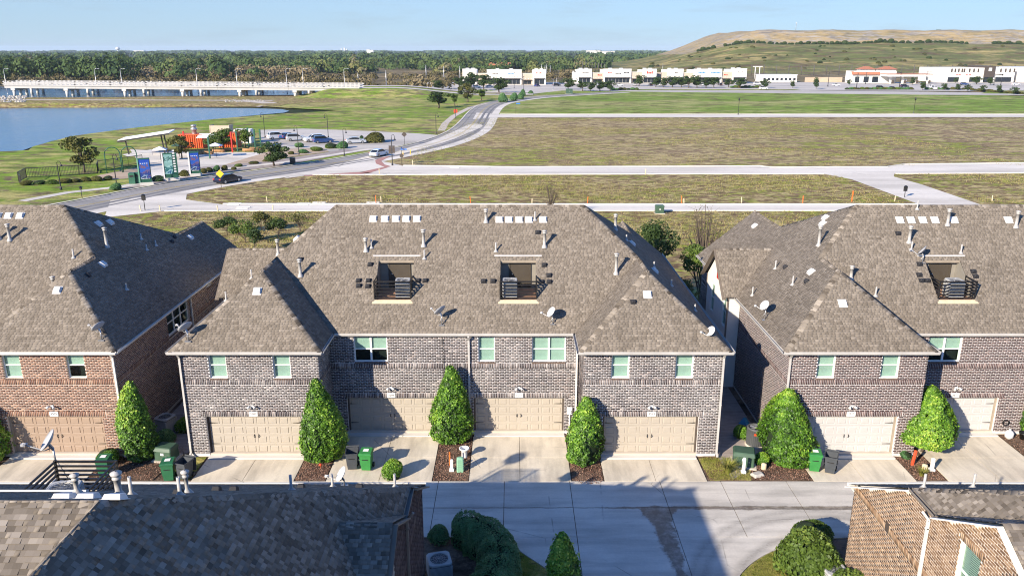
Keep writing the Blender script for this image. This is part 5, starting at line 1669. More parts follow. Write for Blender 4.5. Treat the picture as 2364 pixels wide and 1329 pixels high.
    top = lambda u: (zn(wy - u) - 0.12 if wy - u > py else (max(eh - 0.12, gz - sg_ * abs(wy - u - gd) - 0.12) if g0 < wy - u < g1 else eh - 0.12))
    wz = (7.05, 7.95, eh - 1.35, eh + 0.10)
    op = [(wy - gd - 0.55, wy - gd + 0.45, 4.9, 6.75), (wy - gd + 1.6, wy - gd + 2.4, 4.9, 6.2)]
    if sg > 0: op = [(6.95, 7.95, 4.75, 6.62), (10.6, 11.5, 4.9, 6.2)]
    rects = bricks(0, 19, 0.2, 9.0, op, [(0, 19, 4.08, 4.38)] + [(o[0] - 0.1, o[1] + 0.1, o[3], o[3] + 0.28) for o in op], top)
    O = Vector((0, wy, 0)); U = Vector((0, -1, 0)); Nn = Vector((-sg, 0, 0))
    mb = MB()
    outer = [(0, 0), (19, 0), (19, eh - 0.1), (wy - g0, eh - 0.1), (wy - gd, gz - 0.12), (wy - g1, eh - 0.1), (wy - py, eh - 0.1), (0, zn(wy) - 0.1)]
    wall_panel(mb, O, U, Nn, outer, op)
    mb.add([L(0, wy, 0), L(W, wy, 0), L(W, wy, 4.2), L(0, wy, 4.2)], [(0, 1, 2, 3)])
    w = part('wall', mb, 'mortar_' + brick, t)
    best = []
    if sg > 0:
        for i, q in enumerate(rects):
            c = O + U * ((q[0] + q[1]) / 2) + Vector((Xw, 0, (q[2] + q[3]) / 2))
            px, py_, zc = project(c)
            if 0 < px < 2364 and 0 < py_ < 1329 and q[1] - q[0] > 0.2:
                best.append((zc, i))
        best.sort()
        best = [i for _, i in best[:300]]
        ub = MB().box(0, 1, -1, 0, 0, 1).mesh('brick')
        for i in best:
            q = rects[i]
            ob = part('brick', ub, 'brick_tan_piece', w)
            p = O + U * q[0] + Vector((0, 0, q[2]))
            wd, hh, dp = q[1] - q[0], q[3] - q[2], 0.009 + rnd.uniform(-0.003, 0.004)
            ob.matrix_local = Matrix(((U.x * wd, -Nn.x * dp, 0, p.x), (U.y * wd, -Nn.y * dp, 0, p.y), (0, 0, hh, p.z), (0, 0, 0, 1)))
            ob.color = (q[4], q[4], q[4], 1)
    bs = set(best)
    part('bricks', bricks_mesh('bricks', [([q for i, q in enumerate(rects) if i not in bs], O, U, Nn, 0.009)]), 'brick_' + brick, w, kind='stuff')
    for o in op:
        window(t, O, U, Nn, o, 1, 1.0 if sg > 0 else 0.3, 'white_paint', 0.07, 2, True)
    # rakes, fascia, gutters, downspout
    fb = MB()
    f0 = Vector(L(ao - 0.02, py, eh - 0.10)); f1 = Vector(L(ao - 0.02, N0, NH - 0.10))
    fb.bar(f0, f1, 0.045, 0.26, up=(-sg, 0, 0)).bar(L(ao - 0.02, g0, eh - 0.10), L(ao - 0.02, gd, gz - 0.10), 0.045, 0.24, up=(-sg, 0, 0)).bar(L(ao - 0.02, g1, eh - 0.10), L(ao - 0.02, gd, gz - 0.10), 0.045, 0.24, up=(-sg, 0, 0))
    part('rake_board', fb, fas, t)
    part('soffit', MB().box(*sorted((sg * 0.0, sg * W)), wy + 0.02, N0 - 0.03, NH - 0.18, NH - 0.12), fas, t)
    a, b = L(-0.09, py + 0.02, eh - 0.06), L(-0.09, g1, eh - 0.06)
    part('gutter', gutter_mesh(a, b) if sg > 0 else gutter_mesh(b, a), gut, t)
    a, b = L(-0.09, g0, eh - 0.06), L(-0.09, 0, eh - 0.06)
    part('gutter', gutter_mesh(a, b) if sg > 0 else gutter_mesh(b, a), gut, t)
    a, b = L(ao, N0 + 0.07, NH - 0.06), L(W, N0 + 0.07, NH - 0.06)
    part('gutter', gutter_mesh(b, a) if sg > 0 else gutter_mesh(a, b), 'gutter_white', t)
    downspout(t, -sg * 0.012, g1 + 0.35, 0.05, eh - 0.12, -sg, 0, gut if sg < 0 else 'gutter_white')
    # roof terrace with its guard
    fl = MB().box(*sorted((sg * tx0, sg * tx1)), ty0 - 0.4, ty1, zn(ty1) - 0.12, zn(ty1) - 0.04)
    te = part('terrace', fl, 'terrace_floor', t)
    wl = MB()
    for a in (tx0, tx1):
        wl.add([L(a, ty1, zn(ty1) - 0.1), L(a, ty0 - 0.3, zn(ty1) - 0.1), L(a, ty0 - 0.3, zn(ty0) + 0.1), L(a, ty0, zn(ty0)), L(a, ty1, zn(ty1))], [(0, 1, 2, 3, 4)])
    wl.add([L(tx0, ty0 - 0.3, zn(ty1) - 0.1), L(tx1, ty0 - 0.3, zn(ty1) - 0.1), L(tx1, ty0 - 0.3, zn(ty0) + 0.1), L(tx0, ty0 - 0.3, zn(ty0) + 0.1)], [(0, 1, 2, 3)])
    part('terrace_wall', wl, 'terrace_wall', te)
    part('header_flashing', MB().bar(L(tx0 - 0.35, ty0 - 0.12, zn(ty0 - 0.12) + 0.06), L(tx1 + 0.3, ty0 - 0.12, zn(ty0 - 0.12) + 0.06), 0.16, 0.05, up=(0, sN, 1)), 'vent_white', te)
    rl = part('railing', MB().bar(L(tx0, ty1 - 0.05, zn(ty1) + 1.0), L(tx1, ty1 - 0.05, zn(ty1) + 1.0), 0.05, 0.04), 'black_metal', te)
    rail_bars(rl, [L(tx0, 19.9, 0), L(tx0, ty1 - 0.05, 0), L(tx1, ty1 - 0.05, 0), L(tx1, 19.9, 0)], zn(ty1) + 0.0, zn(ty1) + 0.98, 7)
    return t, r, zn, dict(tx0=tx0, tx1=tx1, ty0=ty0, ty1=ty1, ra=ra, ry=ry, rh=rh, sN=sN)
NEARL, NLR, ZN, NI = near_house(-3.5, -1, 6.2, (19.76, 7.65), 'umber', 'gutter_dark', 'fascia_brown', 'near townhouse with a wide shaded shingle slope and umber brick lane wall')
NEARR, NRR, _, _ = near_house(13.3, 1, 6.6, (18.7, 8.3), 'tan', 'gutter_dark', 'stucco_white', 'near townhouse with a sunlit tan brick wall and white rake boards')

def near_fit(X, d, mesh, name, mat, flat=False, dz=0.012, house=None):
    hs, rf = (NEARL, NLR) if house is None else house
    o = part(name, mesh, mat, rf, (X - hs.location.x, d, ZN(d) + dz))
    if flat: o.rotation_euler = (-math.atan(NI['sN']), 0, math.pi)
    return o
def at_px(px, d):
    z = ZN(d)
    return (px - 1182) / pxm(d, z)
for px, d in ((150, 15.55), (205, 15.55), (266, 15.2)):
    o = near_fit(at_px(px, d), d, VB, 'roof_vent', 'vent_white'); o.rotation_euler = (-math.atan(NI['sN']), 0, 0)
near_fit(at_px(179, 18.3), 18.3, flue_mesh(0.55, 0.06), 'flue_pipe', 'pipe_grey')
near_fit(at_px(276, 16.6), 16.6, flue_mesh(0.62, 0.075), 'flue_pipe', 'pipe_grey')
near_fit(at_px(433, 18.6), 18.6, flue_mesh(0.64, 0.055), 'flue_pipe', 'pipe_grey')
for px, d in ((304, 17.6), (416, 17.2), (673, 20.9), (768, 24.2), (912, 23.9)):
    near_fit(at_px(px, d), d, SK[0.5], 'vent_stack', 'pipe_grey')
for px, d in ((412, 18.0), (500, 20.5), (540, 20.4), (695, 23.0), (830, 23.3)):
    o = near_fit(at_px(px, d), d, VK, 'exhaust_vent', 'lead_black'); o.rotation_euler = (-math.atan(NI['sN']), 0, 0)
for px, d in ((2132, 23.4), (2246, 23.6)):
    near_fit(at_px(px, d), d, SK[0.5], 'vent_stack', 'vent_white', house=(NEARR, NRR))
part('brick_vent', MB().box(-0.03, -0.013, 24.5, 24.75, 4.12, 4.5), 'trim_dark', NEARR)
dish((at_px(147, 21.9), 21.75, ZN(21.75) + 0.3), R(-115), False, 'blue-grey satellite dish on a pole above the near roof terrace', 1.15, 1.15)
dish((at_px(795, 25.6), 25.6, ZN(25.6)), R(-105), True, 'white satellite dish at the alley eave of the near shaded roof', 0.35, 0.95)
cond((at_px(152, 20.5), 20.35, ZN(21.6) - 0.04), 0.2, 'round-topped air conditioner inside the near roof terrace railing', 0.9, 0.85)
cond((-2.95, 27.75, 0.0), 0.25, 'square air conditioner beside the clipped hedge and umber brick wall', 0.95, 0.82)
cond((12.72, 26.95, 0.0), 0.15, 'pale grey air conditioner between round shrubs at the tan brick wall', 0.92, 0.95)

# ================================================================== PLANTS near the houses
def cone_crown(h, r, n, seed, z0=0.12, leaf=0.125):
    rs = np.random.RandomState(seed)
    f = rs.beta(1.0, 1.35, n)
    def prof(f):
        return r * np.where(f < 0.22, 0.78 + 0.22 * np.sin(np.clip(f / 0.22, 0, 1) * math.pi / 2), np.clip(1 - ((f - 0.22) / 0.78) ** 1.35, 0, 1) ** 0.85 * 0.93 + 0.07)
    th = rs.uniform(0, 2 * math.pi, n)
    d = np.column_stack([np.cos(th), np.sin(th), (f - 0.4) * 1.5])
    d /= np.linalg.norm(d, axis=1, keepdims=True)
    b = lump(d, 90, rs) * 0.8
    # leafy clumps that stand out from the surface, gaps between them darkened in tone as painted shade
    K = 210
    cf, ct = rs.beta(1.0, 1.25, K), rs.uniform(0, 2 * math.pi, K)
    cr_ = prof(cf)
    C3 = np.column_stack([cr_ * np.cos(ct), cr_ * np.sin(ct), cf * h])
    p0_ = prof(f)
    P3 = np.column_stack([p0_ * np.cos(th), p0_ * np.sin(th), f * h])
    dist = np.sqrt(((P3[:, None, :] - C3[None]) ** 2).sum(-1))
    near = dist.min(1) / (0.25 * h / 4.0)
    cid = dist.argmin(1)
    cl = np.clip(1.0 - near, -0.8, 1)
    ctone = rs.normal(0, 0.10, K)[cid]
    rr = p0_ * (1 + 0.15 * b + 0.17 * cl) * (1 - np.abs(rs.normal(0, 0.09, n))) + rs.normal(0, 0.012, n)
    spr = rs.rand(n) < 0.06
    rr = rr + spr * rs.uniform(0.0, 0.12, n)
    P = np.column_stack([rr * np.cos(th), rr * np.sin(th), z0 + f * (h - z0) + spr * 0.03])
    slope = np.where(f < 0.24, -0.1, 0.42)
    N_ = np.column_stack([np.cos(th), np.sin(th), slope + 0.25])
    tone = 0.38 + 0.12 * b + 0.18 * cl + ctone + rs.normal(0, 0.16, n) + 0.12 * (f - 0.4) + spr * 0.2  # interior shade put into leaf colour: darker in hollows, paler on clumps
    m = leaf_mesh('crown', P, N_, leaf, tone, 0.55, 0.6, rs)
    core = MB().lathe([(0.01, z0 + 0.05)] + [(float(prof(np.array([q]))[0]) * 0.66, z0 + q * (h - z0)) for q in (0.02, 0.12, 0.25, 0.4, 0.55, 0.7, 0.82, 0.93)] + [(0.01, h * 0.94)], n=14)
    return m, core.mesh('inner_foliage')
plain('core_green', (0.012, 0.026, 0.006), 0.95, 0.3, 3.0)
TRUNK = MB().tube([(0, 0, -0.05), (0.02, 0.01, 0.4), (-0.01, 0.0, 1.2), (0, 0, 2.4)], [0.09, 0.07, 0.06, 0.03], 8).mesh('trunk')
def cone_tree(loc, h, r, n, seed, label, rz=0, z0=0.12):
    t = thing('cone_tree', label, 'tree', loc, rz)
    m, c = cone_crown(h, r, n, seed, z0)
    part('trunk', TRUNK, 'bark', t)
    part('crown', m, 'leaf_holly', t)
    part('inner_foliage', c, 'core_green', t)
    return t
cone_tree((-19.45, 37.5, 0), 4.35, 1.00, 15000, 1, 'tall bright green cone-shaped tree at the corner of the red brick house')
cone_tree((-10.05, 37.55, 0), 4.45, 1.07, 16000, 2, 'tall cone tree between the beige wing garage and the recessed garage beside the grey cart')
cone_tree((-3.32, 39.55, 0), 4.35, 1.08, 16000, 3, 'pointed cone tree between the two recessed beige garage doors')
cone_tree((3.78, 37.1, 0), 3.65, 1.06, 15000, 4, 'squat cone tree at the rounded mulch bed beside the shaded beige door')
cone_tree((14.1, 37.35, 0), 3.95, 1.34, 17000, 5, 'broad cone tree between the green transformer and a white garage door')
cone_tree((21.85, 38.2, 0), 3.75, 1.33, 17000, 6, 'broad cone tree on a bare trunk between the two white garage doors', 0, 0.75)
cone_tree((28.75, 40.3, 0), 3.2, 0.8, 9000, 8, 'cone tree beyond the white garage door with the coiled hose')
cone_tree((-27.5, 37.3, 0), 3.9, 1.1, 9000, 9, 'cone tree shading the taupe garage door')
cone_tree((1.86, 25.7, 0), 3.35, 0.78, 11000, 10, 'dark slender cone tree in the shade beside the lane')

def ball(n, rx, ry, rz_, leaf, seed, flat=0.0, lumps=40, amp=0.16, base=0.0, tone0=0.45):
    rs = np.random.RandomState(seed)
    d = rs.normal(0, 1, (n, 3))
    d[:, 2] = np.where(d[:, 2] < -0.35, -d[:, 2], d[:, 2])
    d /= np.linalg.norm(d, axis=1, keepdims=True)
    b = lump(d, lumps, rs)
    s = (1 + amp * b) * (1 - np.abs(rs.normal(0, 0.10, n)))
    P = d * s[:, None] * np.array([rx, ry, rz_])
    P[:, 2] += rz_ * 0.55 + base
    P[:, 2] = np.maximum(P[:, 2], 0.03)
    return leaf_mesh('foliage', P, d, leaf, tone0 + 0.18 * b + rs.normal(0, 0.15, n), 0.6, 0.6, rs)
BALLS = {k: ball(3600, 0.5, 0.5, 0.42, 0.075, 20 + k) for k in range(3)}
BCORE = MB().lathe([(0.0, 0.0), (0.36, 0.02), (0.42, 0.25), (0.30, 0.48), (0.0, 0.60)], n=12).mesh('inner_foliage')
def shrub(loc, s, label, mat='leaf_boxwood', k=0, group=None, zsc=1.0):
    t = thing('shrub', label, 'shrub', loc, rnd.uniform(0, 6), group)
    o = part('foliage', BALLS[k % 3], None, t); omat(o, mat)
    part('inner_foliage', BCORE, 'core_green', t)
    t.scale = (s, s, s * zsc)
    return t
shrub((12.1, 27.9, 0), 2.45, 'largest clipped round shrub behind the pale grey air conditioner', 'leaf_boxwood', 0)
shrub((12.85, 29.9, 0), 1.75, 'round clipped shrub at the alley corner of the tan brick wall', 'leaf_boxwood', 1)
shrub((12.95, 25.75, 0), 1.95, 'low round shrub in front of the pale grey air conditioner', 'leaf_boxwood', 2)
shrub((-20.95, 37.1, 0), 1.25, 'small round shrub left of the tall bright cone tree', 'leaf_holly', 1)
shrub((-18.3, 40.6, 0), 1.0, 'small shrub in the gap beside the grey-brown wing', 'leaf_holly', 2)
shrub((-18.9, 39.2, 0), 1.1, 'dark shrub in front of the gap air conditioner', 'leaf_hedge', 0)
shrub((12.7, 39.9, 0), 0.95, 'yellow-green shrub behind the round grey condenser', 'leaf_holly', 0)
shrub((12.9, 36.9, 0), 0.75, 'small yellow-green shrub at the foot of the broad cone tree', 'leaf_holly', 2)
shrub((11.1, 41.0, 0), 1.0, 'dark shrub in the blue-shaded side yard', 'leaf_hedge', 1)
shrub((20.65, 37.5, 0), 0.6, 'tiny shrub beside the red stake', 'leaf_hedge', 1)
shrub((-5.95, 35.5, 0), 0.0001 + 0.95, 'loose yellow-green shrub showing above the near roof eave', 'leaf_holly', 2, None, 1.25)
shrub((-3.2, 30.2, 0), 0.9, 'small dark shrub between the umber wall and the alley', 'leaf_hedge', 0)
# clipped hedge bent round the air conditioner
def hedge():
    rs = np.random.RandomState(5)
    path = smooth([(-2.55, 29.75), (-2.0, 30.0), (-1.3, 29.7), (-0.75, 29.0), (-0.45, 28.0), (-0.5, 26.8), (-1.0, 25.8), (-1.9, 25.2), (-2.8, 24.9)], 2)
    path = resample(path, 60)
    n = 34000
    t = rs.uniform(0, 58.99, n)
    i = t.astype(int)
    A = np.array([(p.x, p.y) for p in path])
    c = A[i] + (A[i + 1] - A[i]) * (t - i)[:, None]
    tg = A[np.minimum(i + 2, 59)] - A[np.maximum(i - 1, 0)]
    tg /= np.linalg.norm(tg, axis=1, keepdims=True)
    nm = np.column_stack([-tg[:, 1], tg[:, 0]])
    ang = rs.uniform(-0.15 * math.pi, 1.15 * math.pi, n)
    b = rs.normal(0, 0.03, n)
    for _ in range(14):
        w1_, w2_ = rs.uniform(0.15, 1.0), rs.uniform(-4, 4)
        b = b + 0.022 * np.sin(t * w1_ + ang * w2_ + rs.uniform(0, 6.28))
    end = np.minimum(1, np.minimum(t / 4.0, (59 - t) / 4.0)) ** 0.5
    rw, rh_ = 0.80 * end, 1.35 * (0.75 + 0.25 * end)
    ca, sa = np.cos(ang), np.sin(ang)
    se = lambda v: np.sign(v) * np.abs(v) ** 0.6
    off = se(ca) * rw * (1 + b)
    z = np.maximum(0.04, se(sa) * rh_ * (1 + b * 0.6))
    P = np.column_stack([c + nm * off[:, None], z])
    Nn = np.column_stack([nm * ca[:, None], sa + 0.1])
    m = leaf_mesh('foliage', P, Nn, 0.085, 0.45 + 1.5 * b + rs.normal(0, 0.14, n), 0.5, 0.6, rs)
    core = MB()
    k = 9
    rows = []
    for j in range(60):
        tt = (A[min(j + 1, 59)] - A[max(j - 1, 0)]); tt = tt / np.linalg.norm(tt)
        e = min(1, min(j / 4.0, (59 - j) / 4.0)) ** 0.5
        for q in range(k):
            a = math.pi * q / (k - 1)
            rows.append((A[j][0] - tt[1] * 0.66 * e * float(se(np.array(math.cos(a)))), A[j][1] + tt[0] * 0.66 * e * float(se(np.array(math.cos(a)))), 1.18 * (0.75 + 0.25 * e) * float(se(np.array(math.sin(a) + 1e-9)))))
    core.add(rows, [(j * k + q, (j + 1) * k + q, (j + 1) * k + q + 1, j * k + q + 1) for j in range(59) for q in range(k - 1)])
    h = thing('hedge', 'thick clipped evergreen hedge curving round the shaded air conditioner', 'hedge', (0, 0, 0))
    part('foliage', m, 'leaf_hedge', h)
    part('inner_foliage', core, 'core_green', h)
hedge()
# ornamental grass clump by the transformer
def grass_clump(loc, h, label, n=260, mat='lawn_blades', seed=3):
    rs = np.random.RandomState(seed)
    V, q, tn = [], [], []
    for i in range(n):
        a = rs.uniform(0, 6.28); L = h * rs.uniform(0.6, 1.1); r = rs.uniform(0, 0.12)
        dx, dy = math.cos(a), math.sin(a)
        out = rs.uniform(0.2, 0.9) * L
        pts = [(r * dx, r * dy, 0), (r * dx + dx * out * 0.35, r * dy + dy * out * 0.35, L * 0.65), (r * dx + dx * out, r * dy + dy * out, L * rs.uniform(0.55, 0.95))]
        o = len(V)
        for j, p in enumerate(pts):
            w = (0.012, 0.011, 0.003)[j]
            V += [(p[0] - dy * w, p[1] + dx * w, p[2]), (p[0] + dy * w, p[1] - dx * w, p[2])]
        q += [(o, o + 1, o + 3, o + 2), (o + 2, o + 3, o + 5, o + 4)]
        tn += [rs.beta(2, 2)] * 2
    return single('grass_clump', fastmesh('grass_clump', V, q, None, tn), mat, label, 'plant', loc)
grass_clump((10.95, 36.0, 0), 0.75, 'feathery ornamental grass clump by the beige garage driveway')
grass_clump((20.6, 35.7, 0), 0.45, 'thin grass clump beside the red stake', 120, 'lawn_blades', 4)

# ================================================================== CARTS, UTILITY BOXES, POSTS
def cart(loc, rz, mat, label, opened=False):
    t = thing('trash_cart', label, 'trash cart', loc, rz)
    mb = MB()
    def ring(z, w, d, y0): return [(-w, y0 - d, z), (w, y0 - d, z), (w + 0.01, y0, z), (w, y0 + d, z), (-w, y0 + d, z), (-w - 0.01, y0, z)]
    rr = [(0.06, 0.22, 0.24, 0.0), (0.35, 0.245, 0.28, 0.0), (0.36, 0.255, 0.29, 0.0), (0.90, 0.285, 0.335, 0.0), (0.91, 0.315, 0.365, 0.0), (0.98, 0.32, 0.37, 0.0)]
    vs = [p for r in rr for p in ring(*r)]
    n = 6
    fs = [tuple(range(5, -1, -1))]
    for i in range(len(rr) - 1):
        for j in range(n):
            fs.append((i * n + j, i * n + (j + 1) % n, (i + 1) * n + (j + 1) % n, (i + 1) * n + j))
    inner = [ring(0.98, 0.29, 0.34, 0), ring(0.30, 0.23, 0.26, 0)]
    o = len(vs)
    vs += inner[0] + inner[1]
    for j in range(n):
        fs.append(((len(rr) - 1) * n + j, (len(rr) - 1) * n + (j + 1) % n, o + (j + 1) % n, o + j))
        fs.append((o + j, o + (j + 1) % n, o + n + (j + 1) % n, o + n + j))
    fs.append(tuple(o + n + j for j in range(n)))
    mb.add(vs, fs)
    part('body', mb, mat, t)
    lid = MB()
    L = [(-0.33, -0.40, 0.0), (0.33, -0.40, 0.0), (0.33, 0.36, 0.0), (-0.33, 0.36, 0.0), (-0.30, -0.34, 0.05), (0.30, -0.34, 0.05), (0.28, 0.30, 0.09), (-0.28, 0.30, 0.09)]
    lid.add(L, [(0, 3, 2, 1), (0, 1, 5, 4), (1, 2, 6, 5), (2, 3, 7, 6), (3, 0, 4, 7), (4, 5, 6, 7)])
    lo = part('lid', lid, mat, t, (0, 0, 0.985))
    if opened:
        lo.location = (0, 0.46, 0.62)
        lo.rotation_euler = (R(-98), 0, 0)
    part('handle', MB().tube([(-0.26, 0.37, 0.93), (-0.26, 0.46, 0.95), (0.26, 0.46, 0.95), (0.26, 0.37, 0.93)], 0.016, 6), mat, t)
    part('lift_bar', MB().box(-0.16, 0.16, -0.325, -0.27, 0.66, 0.70), 'black_metal', t)
    for s in (-1, 1):
        w = part('wheel', MB().tube([(s * 0.24, 0.30, 0.13), (s * 0.31, 0.30, 0.13)], 0.13, 14), 'rubber', t)
        part('hub', MB().tube([(s * 0.305, 0.30, 0.13), (s * 0.318, 0.30, 0.13)], 0.05, 8), mat, w)
    if not opened and mat != 'grey_plastic':
        part('lid_label', MB().add([(-0.14, -0.12, 0.0), (0.14, -0.12, 0.0), (0.13, 0.12, 0.02), (-0.13, 0.12, 0.02)], [(0, 1, 2, 3)]), 'white_paint', t, (0, 0, 1.066))
    return t
cart((-8.15, 36.45, 0), R(6), 'grey_plastic', 'open dark grey trash cart next to a bright green cart', True)
cart((-7.40, 36.35, 0), R(-3), 'green_plastic', 'bright green recycling cart next to the open grey cart')
cart((-17.05, 35.35, 0), R(10), 'dark_green_plastic', 'dark green recycling cart in the gap beside an open blue-grey cart')
cart((-16.30, 35.45, 0), R(-16), 'grey_plastic', 'open blue-grey cart beside the beige wing driveway', True)
cart((-20.4, 35.7, 0), R(4), 'dark_green_plastic', 'green recycling cart seen through the near terrace railing')
cart((15.35, 36.25, 0), R(-12), 'green_plastic', 'bright green cart leaning beside the broad cone tree')
cart((16.1, 36.05, 0), R(-24), 'grey_plastic', 'open grey cart in front of the white garage door', True)
def utility_box(loc, rz, w, d, h, label, mat='utility_green'):
    t = thing('utility_box', label, 'utility box', loc, rz)
    part('pad', MB().box(-w / 2 - 0.12, w / 2 + 0.12, -d / 2 - 0.12, d / 2 + 0.12, -0.02, 0.06), 'concrete_tan', t)
    part('cabinet', MB().bbox(-w / 2, w / 2, -d / 2, d / 2, 0.06, h, 0.04, 0.97, 0.9), mat, t)
    part('lid', MB().bbox(-w / 2 - 0.03, w / 2 + 0.03, -d / 2 - 0.03, d / 2 + 0.03, h - 0.16, h + 0.03, 0.04, 0.95, 0.85), mat, t)
    part('label_plate', MB().box(-0.09, 0.09, -d / 2 - 0.012, -d / 2 + 0.02, h * 0.5, h * 0.5 + 0.12), 'white_paint', t)
    part('lock', MB().tube([(w * 0.25, -d / 2 - 0.03, h * 0.45), (w * 0.25, -d / 2 + 0.03, h * 0.45)], 0.03, 8), 'galvanised', t)
    return t
utility_box((11.95, 36.9, 0), R(-14), 1.05, 0.9, 0.78, 'large green transformer box behind the white post')
utility_box((-18.05, 37.45, 0), R(-10), 0.95, 0.8, 0.75, 'dark green utility box between the tall cone tree and the beige wing')
utility_box(tuple(G(1522, 492)), 0, 1.1, 0.9, 1.05, 'green utility box alone on the back lane verge')
utility_box(tuple(G(1314, 217)), 0, 3.2, 2.4, 2.4, 'teal utility cabinet at the edge of the far green field')
def pedestal():
    t = thing('cable_pedestal', 'pale green ribbed cable pedestal on the mulch by the white pipe', 'utility box', (-2.62, 36.15, 0), R(4))
    part('case', MB().bbox(-0.19, 0.19, -0.16, 0.16, 0, 0.78, 0.06, 0.95, 0.9), 'pedestal_green', t)
    for i in range(6):
        part('rib', MB().box(-0.15, 0.15, -0.178, -0.15, 0.10 + i * 0.1, 0.135 + i * 0.1), 'pedestal_green', t)
pedestal()
def drain_pipe():
    t = thing('white_pipe', 'white pipe stub with a wide round mouth on the mulch bed', 'pipe', (-2.5, 37.6, 0))
    part('pipe', MB().lathe([(0.15, 0), (0.15, 0.35), (0.20, 0.42), (0.27, 0.48), (0.27, 0.54), (0.20, 0.54), (0.19, 0.46), (0.13, 0.36), (0.13, 0.05), (0, 0.05)], n=20), 'white_paint', t)
drain_pipe()
def post(loc, h, w, mat, label, cap_=True, name='marker_post', lean=0.0):
    t = thing(name, label, 'post', loc)
    t.rotation_euler = (0, lean, 0)
    part('shaft', MB().bbox(-w / 2, w / 2, -w / 2, w / 2, -0.05, h, w * 0.15), mat, t)
    if cap_: part('base', MB().bbox(-w * 0.8, w * 0.8, -w * 0.8, w * 0.8, -0.02, h * 0.18, w * 0.1), mat, t)
    return t
post((11.70, 35.95, 0), 0.85, 0.14, 'white_paint', 'white bollard in front of the green transformer box')
post((21.35, 36.2, 0), 0.70, 0.16, 'white_paint', 'white bollard under the broad cone tree between white doors')
post((-3.06, 36.2, 0), 0.62, 0.15, 'white_paint', 'thick white capped tube beside the pale green pedestal')
post((-3.20, 36.75, 0), 0.75, 0.07, 'orange_plastic', 'orange marker stake behind the thick white tube', False, 'marker_stake')
post((20.62, 36.75, 0), 0.85, 0.13, 'red_plastic', 'red marker stake at the foot of the broad cone tree', False, 'marker_stake', 0.1)
for x, y, lb in ((12.85, 36.35, 'short cream bollard cap in the mulch by the transformer'), (21.0, 36.25, 'short cream bollard cap by the white bollard under the tree')):
    single('bollard_cap', MB().lathe([(0.13, 0), (0.14, 0.25), (0.12, 0.32), (0.0, 0.34)], n=12), 'cream_plastic', lb, 'bollard', (x, y, 0))
single('flat_rock', MB().bbox(-0.35, 0.35, -0.25, 0.25, -0.05, 0.12, 0.06, 0.85, 0.8), 'rock', 'flat beige rock in front of the green transformer box', 'rock', (12.35, 35.75, 0), 0.4)
single('flower', MB().lathe([(0.0, 0.0), (0.02, 0.2), (0.10, 0.25), (0.07, 0.33), (0.0, 0.35)], n=8), 'red_plastic', 'small red flower at the foot of the cone tree by the grey cart', 'flower', (-9.75, 36.3, 0))
# round dark condenser at the plum house corner, second one in the left gap
def round_cond(loc, label):
    t = thing('air_conditioner', label, 'air conditioner', loc)
    mb = MB().lathe([(0.42, 0.0), (0.45, 0.06), (0.45, 0.95), (0.47, 0.97), (0.47, 1.03), (0.42, 1.06), (0.36, 1.05), (0.36, 0.98), (0.0, 0.97)], n=24)
    part('body', mb, 'condenser_dark', t)
    lv = MB()
    for i in range(30):
        a = 2 * math.pi * i / 30
        lv.bar((0.455 * math.cos(a), 0.455 * math.sin(a), 0.08), (0.455 * math.cos(a), 0.455 * math.sin(a), 0.94), 0.025)
    part('louvres', lv, 'condenser_dark', t)
    fan = MB().lathe([(0.0, 1.04), (0.09, 1.04), (0.09, 1.0)], n=10)
    for i in range(5):
        a = i * math.pi * 2 / 5
        fan.add([(x * math.cos(a) - y * math.sin(a), x * math.sin(a) + y * math.cos(a), z) for x, y, z in ((0.08, -0.05, 1.03), (0.33, -0.09, 1.03), (0.33, 0.08, 0.99), (0.08, 0.05, 1.0))], [(0, 1, 2, 3)])
    part('fan', fan, 'galvanised', t)
    part('badge', MB().box(-0.22, -0.08, -0.48, -0.44, 0.74, 0.86), 'red_plastic', t)
    part('pad', MB().lathe([(0.52, -0.02), (0.52, 0.05), (0.0, 0.05)], n=16), 'concrete_tan', t)
round_cond((13.15, 39.0, 0), 'round charcoal air conditioner at the corner of the plum house')
cond((-19.4, 40.6, 0), R(-20), 'air conditioner in the dark gap beside the red brick side wall', 0.9, 0.9, 'condenser_grey')
# meters and the hose
def meter(loc, rz, label):
    t = thing('utility_meter', label, 'meter', loc, rz)
    part('case', MB().bbox(-0.15, 0.15, -0.16, 0.0, 0.0, 0.42, 0.03), 'dish_white', t)
    part('dial', MB().tube([(0.0, -0.14, 0.20), (0.0, -0.24, 0.20)], 0.085, 14), 'dish_white', t)
    part('conduit', MB().tube([(0.0, -0.06, 0.0), (0.0, -0.06, -1.3)], 0.035, 8), 'dish_white', t)
meter((3.18, 40.22, 1.25), 0, 'white electric meter on the brick beside the squat cone tree')
meter((14.03, 39.6, 1.2), R(-90), 'white electric meter on the sunlit plum side wall')
single('hose_reel', MB().tube([(0.17 * math.cos(a * 0.5), 0.02 * a / 10, 0.75 + 0.17 * math.sin(a * 0.5)) for a in range(0, 40)], 0.02, 6, True), 'black_metal', 'coiled black hose on the brick beside the far white garage door', 'hose', (27.3, 40.05, 0))
single('gas_tank', MB().lathe([(0.12, 0), (0.14, 0.04), (0.22, 0.10), (0.23, 0.35), (0.14, 0.46), (0.06, 0.48), (0.06, 0.56), (0.0, 0.57)], n=16), 'dish_white', 'small white gas tank below the coiled hose', 'gas tank', (27.35, 39.7, 0))
single('plant_pot', MB().lathe([(0.0, 0.02), (0.17, 0.0), (0.24, 0.34), (0.26, 0.34), (0.26, 0.40), (0.21, 0.40), (0.2, 0.3), (0.0, 0.3)], n=16), 'black_metal', 'black plant pot beside the small gas tank', 'pot', (28.1, 39.6, 0))
